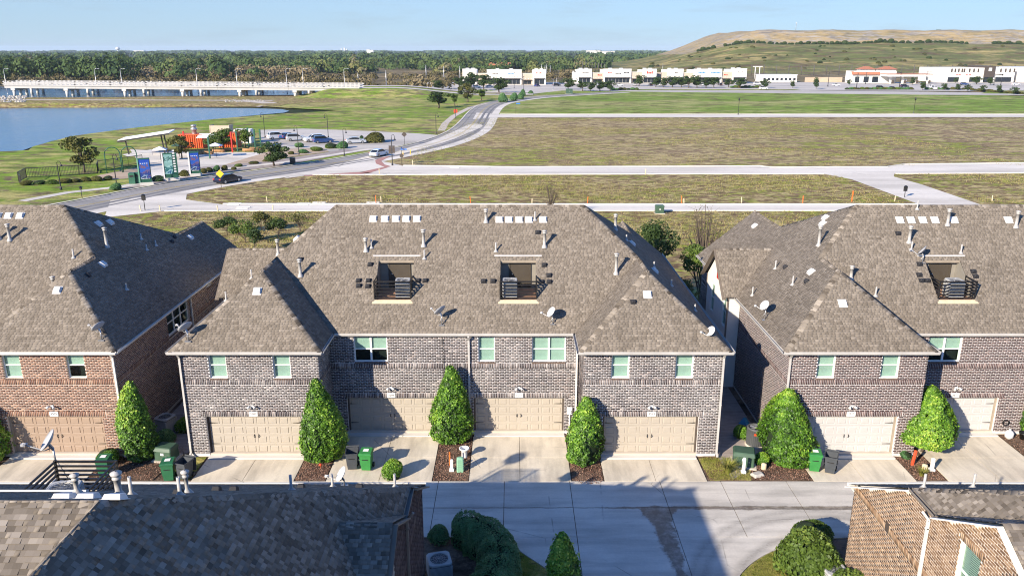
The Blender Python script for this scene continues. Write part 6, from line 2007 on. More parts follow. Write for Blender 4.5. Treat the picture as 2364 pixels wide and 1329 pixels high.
single('blue_tarp', MB().add([(-0.3, 0.0, 0.0), (0.1, -0.28, 0.02), (0.35, 0.05, 0.0), (0.05, 0.3, 0.03), (0.0, 0.0, 0.42), (0.18, 0.12, 0.3)], [(0, 1, 4), (1, 2, 5, 4), (2, 3, 5), (3, 0, 4, 5)]), 'sign_blue', 'crumpled light blue cloth in the side yard by the meter', 'cloth', (13.25, 41.5, 0))

# bigger shrubs and small trees behind the houses
TB = {}
def bush_tree(loc, h, r, mat, label, seed, n=3600, leaf=0.16, group=None, bare=False, tone0=0.45):
    rs = np.random.RandomState(seed)
    t = thing('tree', label, 'tree', loc, 0, group)
    tr_ = MB()
    K = 12 if not bare else 34
    tips = []
    tr_.tube([(0, 0, -0.05), (0.05, 0, h * 0.2), (0.0, 0.05, h * 0.38)], [0.09 * h / 4, 0.07 * h / 4, 0.05 * h / 4], 7)
    for i in range(K):
        a = rs.uniform(0, 6.28); el = rs.uniform(0.3, 1.35)
        L = r * rs.uniform(0.7, 1.05)
        p1 = Vector((math.cos(a) * math.cos(el) * L * 0.5, math.sin(a) * math.cos(el) * L * 0.5, h * 0.32 + math.sin(el) * (h * 0.62) * 0.5))
        p2 = Vector((math.cos(a) * math.cos(el) * L, math.sin(a) * math.cos(el) * L, h * 0.34 + math.sin(el) * (h * 0.62)))
        tr_.tube([(0, 0, h * rs.uniform(0.1, 0.35)), p1, p2], [0.035 * h / 4, 0.025 * h / 4, 0.008], 5, False)
        tips.append(p2)
        if bare:
            for _ in range(4):
                q = p1.lerp(p2, rs.uniform(0.2, 0.9))
                tr_.tube([q, q + Vector((rs.normal(0, 0.3), rs.normal(0, 0.3), rs.uniform(0.1, 0.5))) * (h / 4)], [0.012, 0.004], 4, False)
    part('trunk', tr_, 'bark', t)
    if n:
        C_ = np.array([tuple(p1.lerp(Vector((0, 0, h * 0.6)), 0.25)) for p1 in tips])
        i = rs.randint(0, len(C_), n)
        d = rs.normal(0, 1, (n, 3)); d /= np.linalg.norm(d, axis=1, keepdims=True)
        cr = r * 0.42 * rs.uniform(0.55, 1.0, len(C_))
        s = rs.uniform(0.75, 1.02, n)
        P = C_[i] + d * (cr[i] * s)[:, None] * np.array([1, 1, 0.8])
        P[:, 2] = np.maximum(P[:, 2], 0.05)
        tone = tone0 + rs.normal(0, 0.12, len(C_))[i] + rs.normal(0, 0.14, n)
        part('crown', leaf_mesh('crown', P, d, leaf, tone, 0.7, 0.6, rs), mat, t)
    return t
bush_tree((11.8, 62.5, 0), 7.6, 3.0, 'leaf_oak', 'dark dense evergreen behind the gap between the houses', 31, 5000, 0.2)
bush_tree((16.2, 65, 0), 8.8, 2.2, 'leaf_olive', 'bare grey-brown tree behind the gap between the houses', 32, 300, 0.12, None, True)
bush_tree((15.4, 62.0, 0), 6.4, 2.3, 'leaf_boxwood', 'yellow-green bushy tree at the back corner of the plum house', 33, 4200, 0.18)
bush_tree((13.2, 60.0, 0), 3.4, 1.6, 'leaf_olive', 'low rust-tinged bush in the gap behind the houses', 34, 2400, 0.15, None, False, 0.8)
bush_tree((9.0, 60.5, 0), 4.2, 1.8, 'leaf_oak', 'dark bush behind the shaded roof slope', 39, 2600, 0.18)
for px_, d_, yt_, w_, mt_, lb_, bare_ in ((520, 90, 526, 70, 'leaf_oak', 'green bush beyond the peak of the shaded red house roof', False), (562, 86, 516, 80, 'leaf_boxwood', 'yellow-green bush on the lot beyond the side gable', False), (600, 92, 512, 60, 'leaf_olive', 'olive bush on the lot beyond the side gable', False),
                                     (640, 88, 526, 70, 'leaf_oak', 'low dark bush beyond the side gable ridge', False), (690, 92, 503, 70, 'leaf_olive', 'bare brown thicket beyond the grey-brown row hip', True), (585, 82, 536, 60, 'leaf_oak', 'dark bush nearest the side gable ridge', False)):
    hh_ = max(2.2, hat(px_, yt_, d_) * 1.12)
    bush_tree(((px_ - 1182) / pxm(d_, 2), d_, 0), hh_, w_ / pxm(d_, 2) / 2, mt_, lb_, px_, 1500 if not bare_ else 350, 0.2, None, bare_)
bush_tree((4.9, 100.0, 0), 4.5, 1.6, 'leaf_olive', 'leafless sapling on the lot by the back lane', 38, 60, 0.12, None, True)

# ================================================================== LAMPS, SIGNS, STAKES on the lots
def crook_lamp(loc, h, rz, label, group=None, banners=None):
    t = thing('street_lamp', label, 'street lamp', loc, rz, group)
    part('pole', MB().lathe([(0.18, 0), (0.18, 0.3), (0.11, 0.45), (0.085, 0.6), (0.065, h * 0.9), (0.05, h * 0.93)], n=10).tube([(0, 0, h * 0.92), (0.0, 0, h * 0.98), (0.18, 0, h * 1.03), (0.42, 0, h * 1.03), (0.58, 0, h * 0.98), (0.60, 0, h * 0.93)], 0.04, 7), 'black_metal', t)
    part('lantern', MB().lathe([(0.03, h * 0.94), (0.07, h * 0.92), (0.12, h * 0.885), (0.22, h * 0.855), (0.24, h * 0.85), (0.0, h * 0.853)], (0.60, 0, 0), 12), 'black_metal', t)
    if banners:
        for s in (-1, 1):
            part('banner', MB().box(s * 0.1 if s > 0 else -0.55, 0.55 if s > 0 else -0.1, -0.015, 0.015, h * 0.42, h * 0.66), banners, t)
            part('banner_arm', MB().bar((0, 0, h * 0.66), (s * 0.58, 0, h * 0.66), 0.03).bar((0, 0, h * 0.42), (s * 0.58, 0, h * 0.42), 0.03), 'black_metal', t)
    return t
def gh(x, y0, y1):
    p = G(x, y0)
    return p, hat(x, y1, p.y)
for x, y0, y1, rz, lb, bn in ((612, 318, 262, 3.14, 'black crook street lamp behind the white tank in the park', None), (690, 357, 293, 3.14, 'black crook street lamp in front of the parked silver car', None),
                              (758, 318, 265, 3.14, 'black crook street lamp behind the parked pale and blue cars', None), (795, 360, 298, 0, 'black crook street lamp on the grass strip left of the white sedan', None),
                              (906, 382, 313, 0, 'black crook street lamp with dark banners at the paver crosswalk', 'sign_brown'), (1007, 310, 263, 0, 'black crook street lamp on the bare patch left of the road bend', None),
                              (1052, 274, 243, 0, 'black street lamp with red banners beside the far road', 'sign_red'), (141, 438, 387, 0, 'black crook lamp in the planted bed by the playground fence', None), (270, 432, 358, 0, 'tall black crook lamp beside the dark green arches', None)):
    p, h = gh(x, y0, y1)
    crook_lamp(p, max(4.2, h), rz, lb, None, bn)
def post_lamp(loc, h, label, group=None, name='street_lamp'):
    t = thing(name, label, 'street lamp', loc, 0, group)
    part('pole', MB().lathe([(0.2, 0), (0.2, 0.3), (0.1, 0.5), (0.07, 0.7), (0.06, h * 0.82), (0.12, h * 0.83)], n=10), 'black_metal', t)
    part('lantern', MB().lathe([(0.12, h * 0.83), (0.28, h * 0.86), (0.24, h * 0.95), (0.10, h * 0.98), (0.03, h), (0, h)], n=10), 'black_metal', t)
for x, y0, y1, lb in ((1704, 265, 226, 'black post-top lamp on the far street before the shops'), (2109, 263, 225, 'black post-top lamp on the far street before the filling station')):
    p, h = gh(x, y0, y1); post_lamp(p, h, lb)
def box_sign(px, y0, y1, label, w=0.5, hh=0.7):
    p, h = gh(px, y0, y1)
    t = thing('post_sign', label, 'sign', p)
    part('post', MB().tube([(0, 0, 0), (0, 0, h * 0.8)], 0.05, 8), 'black_metal', t)
    part('box', MB().bbox(-w / 2, w / 2, -0.12, 0.12, h - hh, h, 0.03), 'black_metal', t)
    part('cap', MB().lathe([(0.28, h), (0.05, h + 0.12), (0.0, h + 0.14)], n=8), 'black_metal', t)
box_sign(335, 486, 450, 'low black lantern post where the back lane meets the road')
box_sign(2088, 455, 430, 'low black lantern post on the side branch of the new street')
box_sign(190, 458, 432, 'small dark post sign on the grass by the park walk', 0.3, 0.3)
def stake(px, py, mat, label, h=1.1, group=None, w=0.09, name='survey_stake'):
    p = G(px, py)
    o = single(name, MB().bbox(-w / 2, w / 2, -w / 2, w / 2, -0.05, h, 0.015), mat, label, 'stake', tuple(p), 0, group)
    o.rotation_euler = (rnd.uniform(-0.08, 0.08), rnd.uniform(-0.1, 0.1), 0)
for x, y in ((868, 469), (1087, 471), (1356, 472), (1574, 470), (1853, 470)):
    stake(x, y, 'orange_plastic', 'orange survey stake along the back lane', 1.1, 'orange stakes along the back lane', 0.09)
stake(1966, 465, 'orange_plastic', 'tall orange and white stake beside the side branch', 1.5, None, 0.14)
for x, y in ((617, 466), (880, 466), (1228, 471), (1712, 468), (630, 487), (503, 488), (1579, 471), (2065, 465), (370, 487), (325, 487), (2290, 464)):
    stake(x, y, 'cream_plastic', 'short pale marker along the back lane', 0.8, 'pale markers along the back lane', 0.12)
for x, y in ((876, 403), (953, 382), (947, 357), (931, 362), (1490, 403)):
    stake(x, y, 'yellow_paint' if x in (947, 931) else 'cream_plastic', 'yellow marker by the street corner' if x in (947, 931) else 'pale marker along the new street', 1.0, 'yellow markers by the corner' if x in (947, 931) else 'pale markers along the new street', 0.13)
def road_sign(px, y0, y1, kind, label, rz=0.0):
    p, h = gh(px, y0, y1)
    t = thing('road_sign', label, 'sign', p, rz)
    part('post', MB().tube([(0, 0, 0), (0, 0, h - 0.1)], 0.04, 8), 'black_metal', t)
    if kind == 'diamond':
        s = 0.62
        part('plate', MB().add([(0, -0.06, h - 2 * s + 0.2), (s, -0.06, h - s + 0.2), (0, -0.06, h + 0.2), (-s, -0.06, h - s + 0.2), (0, -0.04, h - 2 * s + 0.2), (s, -0.04, h - s + 0.2), (0, -0.04, h + 0.2), (-s, -0.04, h - s + 0.2)],
                               [(0, 1, 2, 3), (7, 6, 5, 4), (0, 4, 5, 1), (1, 5, 6, 2), (2, 6, 7, 3), (3, 7, 4, 0)]), 'yellow_paint', t)
    elif kind == 'darkdiamond':
        s = 0.62
        part('plate', MB().add([(0, -0.06, h - 2 * s + 0.2), (s, -0.06, h - s + 0.2), (0, -0.06, h + 0.2), (-s, -0.06, h - s + 0.2), (0, -0.04, h - 2 * s + 0.2), (s, -0.04, h - s + 0.2), (0, -0.04, h + 0.2), (-s, -0.04, h - s + 0.2)],
                               [(0, 1, 2, 3), (7, 6, 5, 4), (0, 4, 5, 1), (1, 5, 6, 2), (2, 6, 7, 3), (3, 7, 4, 0)]), 'sign_brown', t)
    elif kind == 'stop':
        part('plate', MB().tube([(0, -0.06, h * 0.62), (0, -0.03, h * 0.62)], 0.38, 8), 'sign_brown', t)
        part('blade', MB().box(-0.1, 1.0, -0.02, 0.02, h - 0.1, h + 0.12), 'street_blue', t)
        part('blade', MB().box(-0.02, 0.02, -0.7, 0.7, h + 0.14, h + 0.36), 'street_blue', t)
    else:
        part('blade', MB().box(0.0, 1.4, -0.02, 0.02, h - 0.35, h), 'street_blue', t)
    return t
road_sign(511, 433, 395, 'diamond', 'yellow diamond warning sign beside the dark blue car')
road_sign(934, 334, 306, 'darkdiamond', 'back of a dark diamond sign on the small grass island')
road_sign(928, 383, 345, 'stop', 'stop sign seen from the side with blue street name blades')
road_sign(1191, 264, 238, 'blade', 'post with a blue street name blade at the far street')
# trash bin by the park walk
single('litter_bin', MB().bbox(-0.45, 0.45, -0.35, 0.35, 0, 1.1, 0.06, 1.05, 1.05), 'sign_brown', 'dark square litter bin by the park walk', 'litter bin', tuple(G(676, 378)))
for x, y in ((735, 470), (560, 481), (700, 472), (860, 470), (1050, 387), (540, 472)):
    p = G(x, y)
    single('storm_inlet', MB().box(-0.8, 0.8, -0.4, 0.4, -0.02, 0.05).box(-0.9, 0.9, 0.35, 0.6, -0.02, 0.15), 'concrete_white', 'pale concrete storm inlet in the grass beside a lane', 'inlet', tuple(p), 0, 'storm inlets beside the lanes')

# ================================================================== CARS
def car_proto(kind, mat):
    suv = kind == 'suv'
    t = thing('car', 'car', 'car')
    Lh, hw = (2.3, 0.93) if suv else (2.35, 0.91)
    if suv:
        prof = [(-2.28, 0.35), (-2.32, 0.75), (-2.22, 1.02), (-2.10, 1.10), (-0.95 - 1.15, 1.12), (0.95, 1.08), (1.9, 0.98), (2.25, 0.80), (2.30, 0.45), (2.2, 0.30), (-2.15, 0.30)]
        cab = [(-2.12, 1.08), (-1.85, 1.62), (-1.5, 1.70), (0.05, 1.68), (0.35, 1.60), (1.05, 1.07)]
    else:
        prof = [(-2.32, 0.35), (-2.36, 0.70), (-2.25, 0.92), (-1.6, 0.98), (0.95, 0.94), (1.85, 0.84), (2.28, 0.66), (2.34, 0.42), (2.2, 0.25), (-2.2, 0.25)]
        cab = [(-1.95, 0.95), (-1.25, 1.32), (-0.75, 1.42), (0.05, 1.42), (0.35, 1.36), (1.20, 0.93)]
    def loft(P, ws):
        vs, fs = [], []
        n = len(P)
        cx = sum(p[0] for p in P) / n; cz = sum(p[1] for p in P) / n
        for y, sc in ws:
            for x, z in P:
                vs.append((cx + (x - cx) * sc, y, cz + (z - cz) * sc))
        for r in range(len(ws) - 1):
            for i in range(n):
                fs.append((r * n + i, r * n + (i + 1) % n, (r + 1) * n + (i + 1) % n, (r + 1) * n + i))
        fs += [tuple(range(n - 1, -1, -1)), tuple((len(ws) - 1) * n + i for i in range(n))]
        return MB().add(vs, fs)
    part('body', loft(prof, [(-hw, 0.93), (-hw * 0.93, 0.985), (-hw * 0.8, 1.0), (hw * 0.8, 1.0), (hw * 0.93, 0.985), (hw, 0.93)]), mat, t)
    part('windows', loft(cab, [(-hw * 0.90, 0.97), (-hw * 0.78, 0.985), (hw * 0.78, 0.985), (hw * 0.90, 0.97)]), 'glass_dark', t)
    z1 = max(p[1] for p in cab)
    xs_ = [p[0] for p in cab if p[1] > z1 - 0.12]
    part('roof_panel', MB().bbox(min(xs_) - 0.05, max(xs_) + 0.05, -hw * 0.76, hw * 0.76, z1 - 0.09, z1 + 0.01, 0.06), mat, t)
    pl = MB()
    for s in (-1, 1):
        y = s * hw * 0.86
        for a, b in ((cab[0], cab[1]), (cab[-1], cab[-2]), ((-0.45, 1.0), (-0.42, z1 - 0.08))):
            pl.bar((a[0], y, a[1]), (b[0], y * 0.93, b[1]), 0.09, 0.06)
    part('pillars', pl, mat, t)
    for x in (-1.42, 1.42):
        for s in (-1, 1):
            w = part('wheel', MB().tube([(x, s * (hw - 0.22), 0.34), (x, s * (hw + 0.01), 0.34)], 0.34, 16), 'rubber', t)
            part('rim', MB().tube([(x, s * (hw + 0.005), 0.34), (x, s * (hw + 0.02), 0.34)], 0.22, 12), 'rim_silver', w)
    for s in (-1, 1):
        part('headlight', MB().bbox(2.12, 2.30, s * 0.62 - 0.2, s * 0.62 + 0.2, 0.58, 0.72, 0.02), 'dish_white', t)
        part('tail_light', MB().bbox(-2.37, -2.26, s * 0.68 - 0.16, s * 0.68 + 0.16, 0.72, 0.86, 0.02), 'sign_red', t)
        part('mirror', MB().bbox(0.75, 0.95, s * (hw + 0.08) - 0.08, s * (hw + 0.08) + 0.08, 0.95, 1.10, 0.02), mat, t)
    return t
PROTO = {}
def car(px, py, rz, kind, mat, label, s=1.0):
    p = G(px, py) if not isinstance(px, tuple) else Vector(px)
    key = (kind, mat)
    if key not in PROTO:
        PROTO[key] = t = car_proto(kind, mat)
        t.location = p; t.rotation_euler = (0, 0, rz); t['label'] = label
    else:
        t = dup(PROTO[key], p, rz, label)
    t.scale = (s, s, s)
    return t
hd = lambda a, b: math.atan2(G(*b).y - G(*a).y, G(*b).x - G(*a).x)
rdir = hd((480, 420), (620, 398))
car(527, 421, hd((480, 424), (600, 402)), 'sedan', 'car_navy', 'dark navy coupe driving on the road past the yellow diamond sign', 1.0)
car(875, 360, hd((820, 372), (930, 348)), 'sedan', 'car_pale', 'white sedan turning at the paver crosswalk', 1.0)
car(640, 321, R(35), 'suv', 'car_white', 'white parked car beside the tank, behind the small park tree')
car(665, 320, R(60), 'sedan', 'car_blue', 'blue parked car half hidden between a white and a silver car')
car(684, 325, R(22), 'suv', 'car_silver', 'silver parked car with blue reflections by the crook lamp')
car(724, 327, R(210), 'suv', 'car_white', 'white parked car nose to the lamp beside a blue car')
car(746, 330, R(25), 'suv', 'car_blue', 'blue parked car beside the white one in the car park')
car(822, 331, R(15), 'sedan', 'car_silver', 'silver blue parked car apart from the others by the shrub island')
# cars far away at the shops
for i, (x, y, a, kd, mt) in enumerate(((2032, 205, 5, 'suv', 'car_black'), (2060, 206, 0, 'sedan', 'car_navy'), (2088, 202, 8, 'suv', 'car_navy'), (2226, 197, 0, 'suv', 'car_blue'), (2345, 197, 3, 'sedan', 'car_white'), (1762, 207, 0, 'suv', 'car_white'),
                                       (1430, 199, 10, 'sedan', 'car_white'), (1748, 196, 3, 'suv', 'car_white'), (1930, 199, 0, 'sedan', 'car_white'), (2155, 207, 90, 'suv', 'car_white'), (2150, 203, 80, 'suv', 'car_white'), (2028, 189, 70, 'suv', 'car_black'), (2090, 189, 60, 'suv', 'car_silver'), (1285, 199, 20, 'suv', 'car_black'),
                                       (1345, 197, 85, 'suv', 'car_white'), (1378, 197, 88, 'sedan', 'car_silver'), (1465, 198, 90, 'suv', 'car_silver'), (1502, 198, 92, 'sedan', 'car_black'), (1525, 198, 90, 'suv', 'car_white'), (1582, 198, 88, 'suv', 'car_silver'), (1620, 198, 90, 'sedan', 'car_white'), (1662, 198, 91, 'suv', 'car_black'), (1700, 198, 90, 'sedan', 'car_silver'), (1100, 203, 15, 'suv', 'car_white'), (1130, 202, 10, 'sedan', 'car_silver'), (1240, 200, 60, 'sedan', 'car_blue'))):
    d = {'car_black': 'black', 'car_navy': 'dark', 'car_blue': 'blue', 'car_white': 'white', 'car_silver': 'silver'}[mt]
    c = car(x, y, R(a), kd, mt, '%s car far away in the shop car park' % d)
    c['group'] = '%s cars at the shops' % d

# ================================================================== PARK by the lake
def pylon(px, y0, y1, w, label, mats, rz=0.0, seed=0):
    p = G(px, y0)
    h = hat(px, y1, p.y)
    t = thing('pylon_sign', label, 'sign', p, rz)
    part('base', MB().box(-w / 2 - 0.1, w / 2 + 0.15, -0.5, 0.5, -0.05, 0.45), 'concrete_white', t)
    part('column', MB().bbox(-w / 2, w / 2, -0.28, 0.28, 0.45, h, 0.04), mats[0], t)
    part('edge', MB().box(-w / 2 - 0.18, -w / 2 + 0.002, -0.36, 0.36, 0.45, h - 0.1), mats[1], t)
    pn = part('picture_panel', MB().box(-w / 2 + 0.12, w / 2 - (0.12 if mats[2] != 'pylon_print_teal' else w * 0.36), -0.325, -0.285, 0.45 + h * 0.14, h - 0.2), mats[2], t)
    return t, p, h, w
def print_mat(name, cols, sc):
    k = NT(name)
    o = k.objc()
    a = k.noise(o, sc, 3, 0.6, 0.8)
    z = k.ma('MULTIPLY', k.sep(o)[2], 0.16)
    col = k.ramp(k.ma('ADD', k.ma('MULTIPLY', a, 0.75), k.ma('MULTIPLY', z, 0.45)), cols, 'CONSTANT')
    k.fin(col, 0.4, 0.4)
print_mat('pylon_print_blue', [(0.0, (0.02, 0.03, 0.12)), (0.36, (0.25, 0.35, 0.45)), (0.43, (0.02, 0.05, 0.22)), (0.52, (0.16, 0.10, 0.18)), (0.57, (0.03, 0.10, 0.42)), (0.66, (0.02, 0.07, 0.40))], 0.9)
print_mat('pylon_print_teal', [(0.0, (0.03, 0.10, 0.20)), (0.36, (0.25, 0.45, 0.45)), (0.44, (0.04, 0.16, 0.16)), (0.54, (0.30, 0.50, 0.46)), (0.60, (0.22, 0.40, 0.36))], 0.8)
rr_ = hd((330, 430), (470, 402))
t, p, h, w = pylon(339, 427, 365, 1.7, 'dark green pylon sign with a deep blue picture panel beside the green cabinets', ('pylon_green', 'pylon_mint', 'pylon_print_blue'), rr_ * 0.35)
for z, n in ((h * 0.80, 4), (h * 0.24, 6)):
    for i in range(n):
        part('letter_mark', MB().box(-0.6 + i * 1.2 / n, -0.6 + (i + 0.6) * 1.2 / n, -0.335, -0.325, z, z + 0.10), 'white_paint', t)
t, p, h, w = pylon(398, 416, 353, 2.1, 'tall pylon sign with a teal script panel and a dark lettered strip', ('pylon_green', 'white_paint', 'pylon_print_teal'), rr_ * 0.35)
lettering('Life', 0.85, 'pylon_green', t, (-0.35, -0.335, h * 0.80), (R(90), R(-8), 0))
for i in range(9):
    part('letter_mark', MB().box(w / 2 - 0.62, w / 2 - 0.28, -0.30, -0.28, h * 0.30 + i * 0.42, h * 0.30 + i * 0.42 + 0.22), 'white_paint', t)
t, p, h, w = pylon(453, 406, 350, 1.6, 'blue picture pylon sign nearest the grass tufts and the road', ('pylon_green', 'white_paint', 'pylon_print_blue'), rr_ * 0.35)
for z, n in ((h * 0.82, 4), (h * 0.22, 6)):
    for i in range(n):
        part('letter_mark', MB().box(-0.55 + i * 1.1 / n, -0.55 + (i + 0.6) * 1.1 / n, -0.335, -0.325, z, z + 0.10), 'white_paint', t)
for i, (x, y) in enumerate(((308, 424), (321, 423))):
    q = G(x, y)
    t = thing('electric_cabinet', 'dark green electric cabinet behind the first blue pylon sign', 'cabinet', q, 0.1, 'dark cabinets by the pylons')
    part('case', MB().bbox(-0.5, 0.5, -0.45, 0.45, 0, 1.75, 0.04), 'pylon_green', t)
    part('vent', MB().box(-0.3, 0.3, -0.47, -0.44, 1.1, 1.4), 'black_metal', t)
# shade canopy: tilted white roof on two pairs of black posts
def canopy():
    d0 = G(293, 357).y
    X = lambda px, d, z: (px - 1182) / pxm(d, z)
    zl, zr = hat(280, 322, d0), hat(397, 303, d0 + 1)
    a, b = X(279, d0, zl), X(397, d0, zr)
    t = thing('shade_canopy', 'tilted white shade canopy on black posts above the playground', 'canopy', (0, 0, 0))
    part('roof', MB().slab3([(a, d0 - 1.5, zl), (b, d0 - 1.5, zr), (b - 0.4, d0 + 2.5, zr + 0.25), (a - 0.2, d0 + 2.5, zl + 0.25)], 0.18), 'canopy_white', t)
    part('edge_beam', MB().bar((a, d0 - 1.5, zl - 0.26), (b, d0 - 1.5, zr - 0.26), 0.15, 0.3), 'black_metal', t)
    for px, f in ((291, 0.10), (374, 0.80), (380, 0.86)):
        x = a + (b - a) * f
        part('post', MB().bar((x, d0 + 0.4, 0), (x - 0.4, d0 + 0.4, zl + (zr - zl) * f - 0.2), 0.22, 0.22), 'black_metal', t)
canopy()
sheet('shade_pad', [tuple(G(x, y)[:2]) for x, y in ((282, 357), (350, 345), (352, 358), (296, 362))], 0.02, 'concrete_white')
def container(px0, px1, yb, yt, d, label, mat='container_red'):
    X0, X1 = (px0 - 1182) / pxm(d), (px1 - 1182) / pxm(d)
    h = hat(px0, yt, d)
    t = thing('container_building', label, 'building', ((X0 + X1) / 2, d, 0), 0.06)
    w = (X1 - X0)
    mb = MB()
    n = max(6, int(w / 0.45))
    vs = []
    for i in range(n):
        a = -w / 2 + w * i / n
        s = w / n
        vs += [(a, 0), (a + s * 0.3, 0), (a + s * 0.5, 0.16), (a + s * 0.8, 0.16)]
    vs.append((w / 2, 0))
    m = len(vs)
    mb.add([(x, y, 0.15) for x, y in vs] + [(x, y, h) for x, y in vs], [(i, i + 1, m + i + 1, m + i) for i in range(m - 1)])
    mb.box(-w / 2, w / 2, 0.2, 3.2, 0.0, h - 0.02)
    part('corrugated_wall', mb, mat, t)
    part('roof', MB().box(-w / 2 - 0.05, w / 2 + 0.05, -0.05, 3.25, h - 0.02, h + 0.12), mat, t)
    return t, w, h
dC = 174
t, w, h = container(415, 468, 345, 312, dC, 'red-orange corrugated container building with an open white awning side')
t2, w2, h2 = container(506, 549, 340, 309, dC + 1.5, 'red-orange corrugated container building beside the white tank')
t = thing('awning', 'white slanted awning between the two red containers', 'awning', ((490 - 1182) / pxm(dC), dC - 1.5, 0))
part('fabric', MB().slab3([(-2.7, 0, 2.4), (2.5, 0, 2.4), (2.5, 2.4, 3.1), (-2.7, 2.4, 3.1)], 0.06), 'canopy_white', t)
part('frame', MB().bar((-2.6, 0.1, 0), (-2.6, 0.1, 2.4), 0.08).bar((2.4, 0.1, 0), (2.4, 0.1, 2.4), 0.08), 'black_metal', t)
for x, y in ((428, 350), (485, 366), (537, 352), (549, 350), (590, 345), (603, 344), (575, 340)):
    q = G(x, y)
    o = single('festoon_post', MB().bbox(-0.13, 0.13, -0.13, 0.13, 0, 3.1, 0.02).bbox(-0.16, 0.16, -0.16, 0.16, 3.1, 4.2, 0.02), 'post_red' if x in (428, 537) else 'pylon_green', 'tall square festoon post around the container plaza', 'post', tuple(q), 0, 'festoon posts round the container plaza')
single('water_tank', MB().bbox(-1.9, 1.9, -1.5, 1.5, 0, hat(565, 298, 185), 0.1), 'stucco_white', 'plain white box building beside the red containers', 'building', ((565 - 1182) / pxm(185), 185, 0), 0.1)
single('tan_screen', MB().box(-2.2, 2.2, -0.15, 0.15, 0, 3.6).box(-2.3, -2.15, -0.2, 2.4, 0, 3.7).box(2.15, 2.3, -0.2, 2.4, 0, 3.7), 'stucco_tan', 'tan screen wall behind the red containers', 'wall', ((510 - 1182) / pxm(188), 188, 0))
single('exhaust_stack', MB().lathe([(0.5, 0), (0.5, 0.8), (0.7, 0.85), (0.7, 1.2), (0.45, 1.25), (0.45, 1.6), (0.6, 1.65), (0.6, 1.9), (0, 2.0)], n=14), 'galvanised', 'stubby metal exhaust stack on the red container roof', 'stack', ((452 - 1182) / pxm(dC + 1.5), dC + 1.6, h + 0.1))
for x, y, s in ((478, 356, 1), (505, 352, 1), (450, 357, 1), (530, 349, 1), (590, 348, 1), (575, 350, 1)):
    q = G(x, y)
    t = thing('log_bench', 'timber log bench on the container plaza', 'bench', q, rnd.uniform(-0.3, 0.4), 'log benches on the plaza')
    part('log', MB().tube([(-1.3, 0, 0.35), (1.3, 0, 0.35)], 0.3, 10), 'timber', t)
    part('foot', MB().box(-1.0, -0.8, -0.25, 0.25, 0, 0.2).box(0.8, 1.0, -0.25, 0.25, 0, 0.2), 'timber', t)
for x, y in ((372, 372), (415, 362), (500, 362)):
    q = G(x, y)
    t = thing('picnic_umbrella', 'white square umbrella on the plaza', 'umbrella', q, 0.3, 'white umbrellas on the plaza')
    part('pole', MB().tube([(0, 0, 0), (0, 0, 2.6)], 0.05, 6), 'black_metal', t)
    part('cover', MB().add([(-1.3, -1.3, 2.2), (1.3, -1.3, 2.2), (1.3, 1.3, 2.2), (-1.3, 1.3, 2.2), (0, 0, 2.8)], [(0, 1, 4), (1, 2, 4), (2, 3, 4), (3, 0, 4), (3, 2, 1, 0)]), 'canopy_white' if x != 415 else 'utility_green', t)
# green garden arches, playground fence
q = G(284, 398)
t = thing('garden_arch', 'dark green double arch at the playground entrance', 'arch', q, 0.4)
for o_ in (-1.3, 1.3):
    pts = [(o_ - 1.2, 0, 0)] + [(o_ - 1.2 * math.cos(a), 0, 3.2 + 1.2 * math.sin(a)) for a in np.linspace(0, math.pi, 9)] + [(o_ + 1.2, 0, 0)]
    part('hoop', MB().tube(pts, 0.09, 6), 'pylon_green', t)
def fence(pts, h, label, step=2.5):
    t = thing('fence', label, 'fence', (0, 0, 0))
    for a, b in zip(pts[:-1], pts[1:]):
        a, b = Vector(a), Vector(b)
        n = max(1, int((b - a).length / step))
        for i in range(n + 1):
            p = a.lerp(b, i / n)
            part('post', MB().bar((p.x, p.y, 0), (p.x, p.y, h), 0.07), 'black_metal', t)
        part('rail', MB().bar((a.x, a.y, h - 0.06), (b.x, b.y, h - 0.06), 0.09).bar((a.x, a.y, 0.15), (b.x, b.y, 0.15), 0.09), 'black_metal', t)
        pk = MB()
        m = int((b - a).length / 0.22)
        for i in range(m):
            p = a.lerp(b, i / m)
            pk.bar((p.x, p.y, 0.12), (p.x, p.y, h - 0.08), 0.035)
        part('pickets', pk, 'black_metal', t, kind='stuff')
    return t
fence([G(44, 421), G(62, 411), G(140, 407), G(226, 401), G(228, 393), G(330, 378)], 1.7, 'black picket fence round the playground lawn')
fence([G(44, 421), G(50, 427)], 1.5, 'short end panel of the black playground fence')

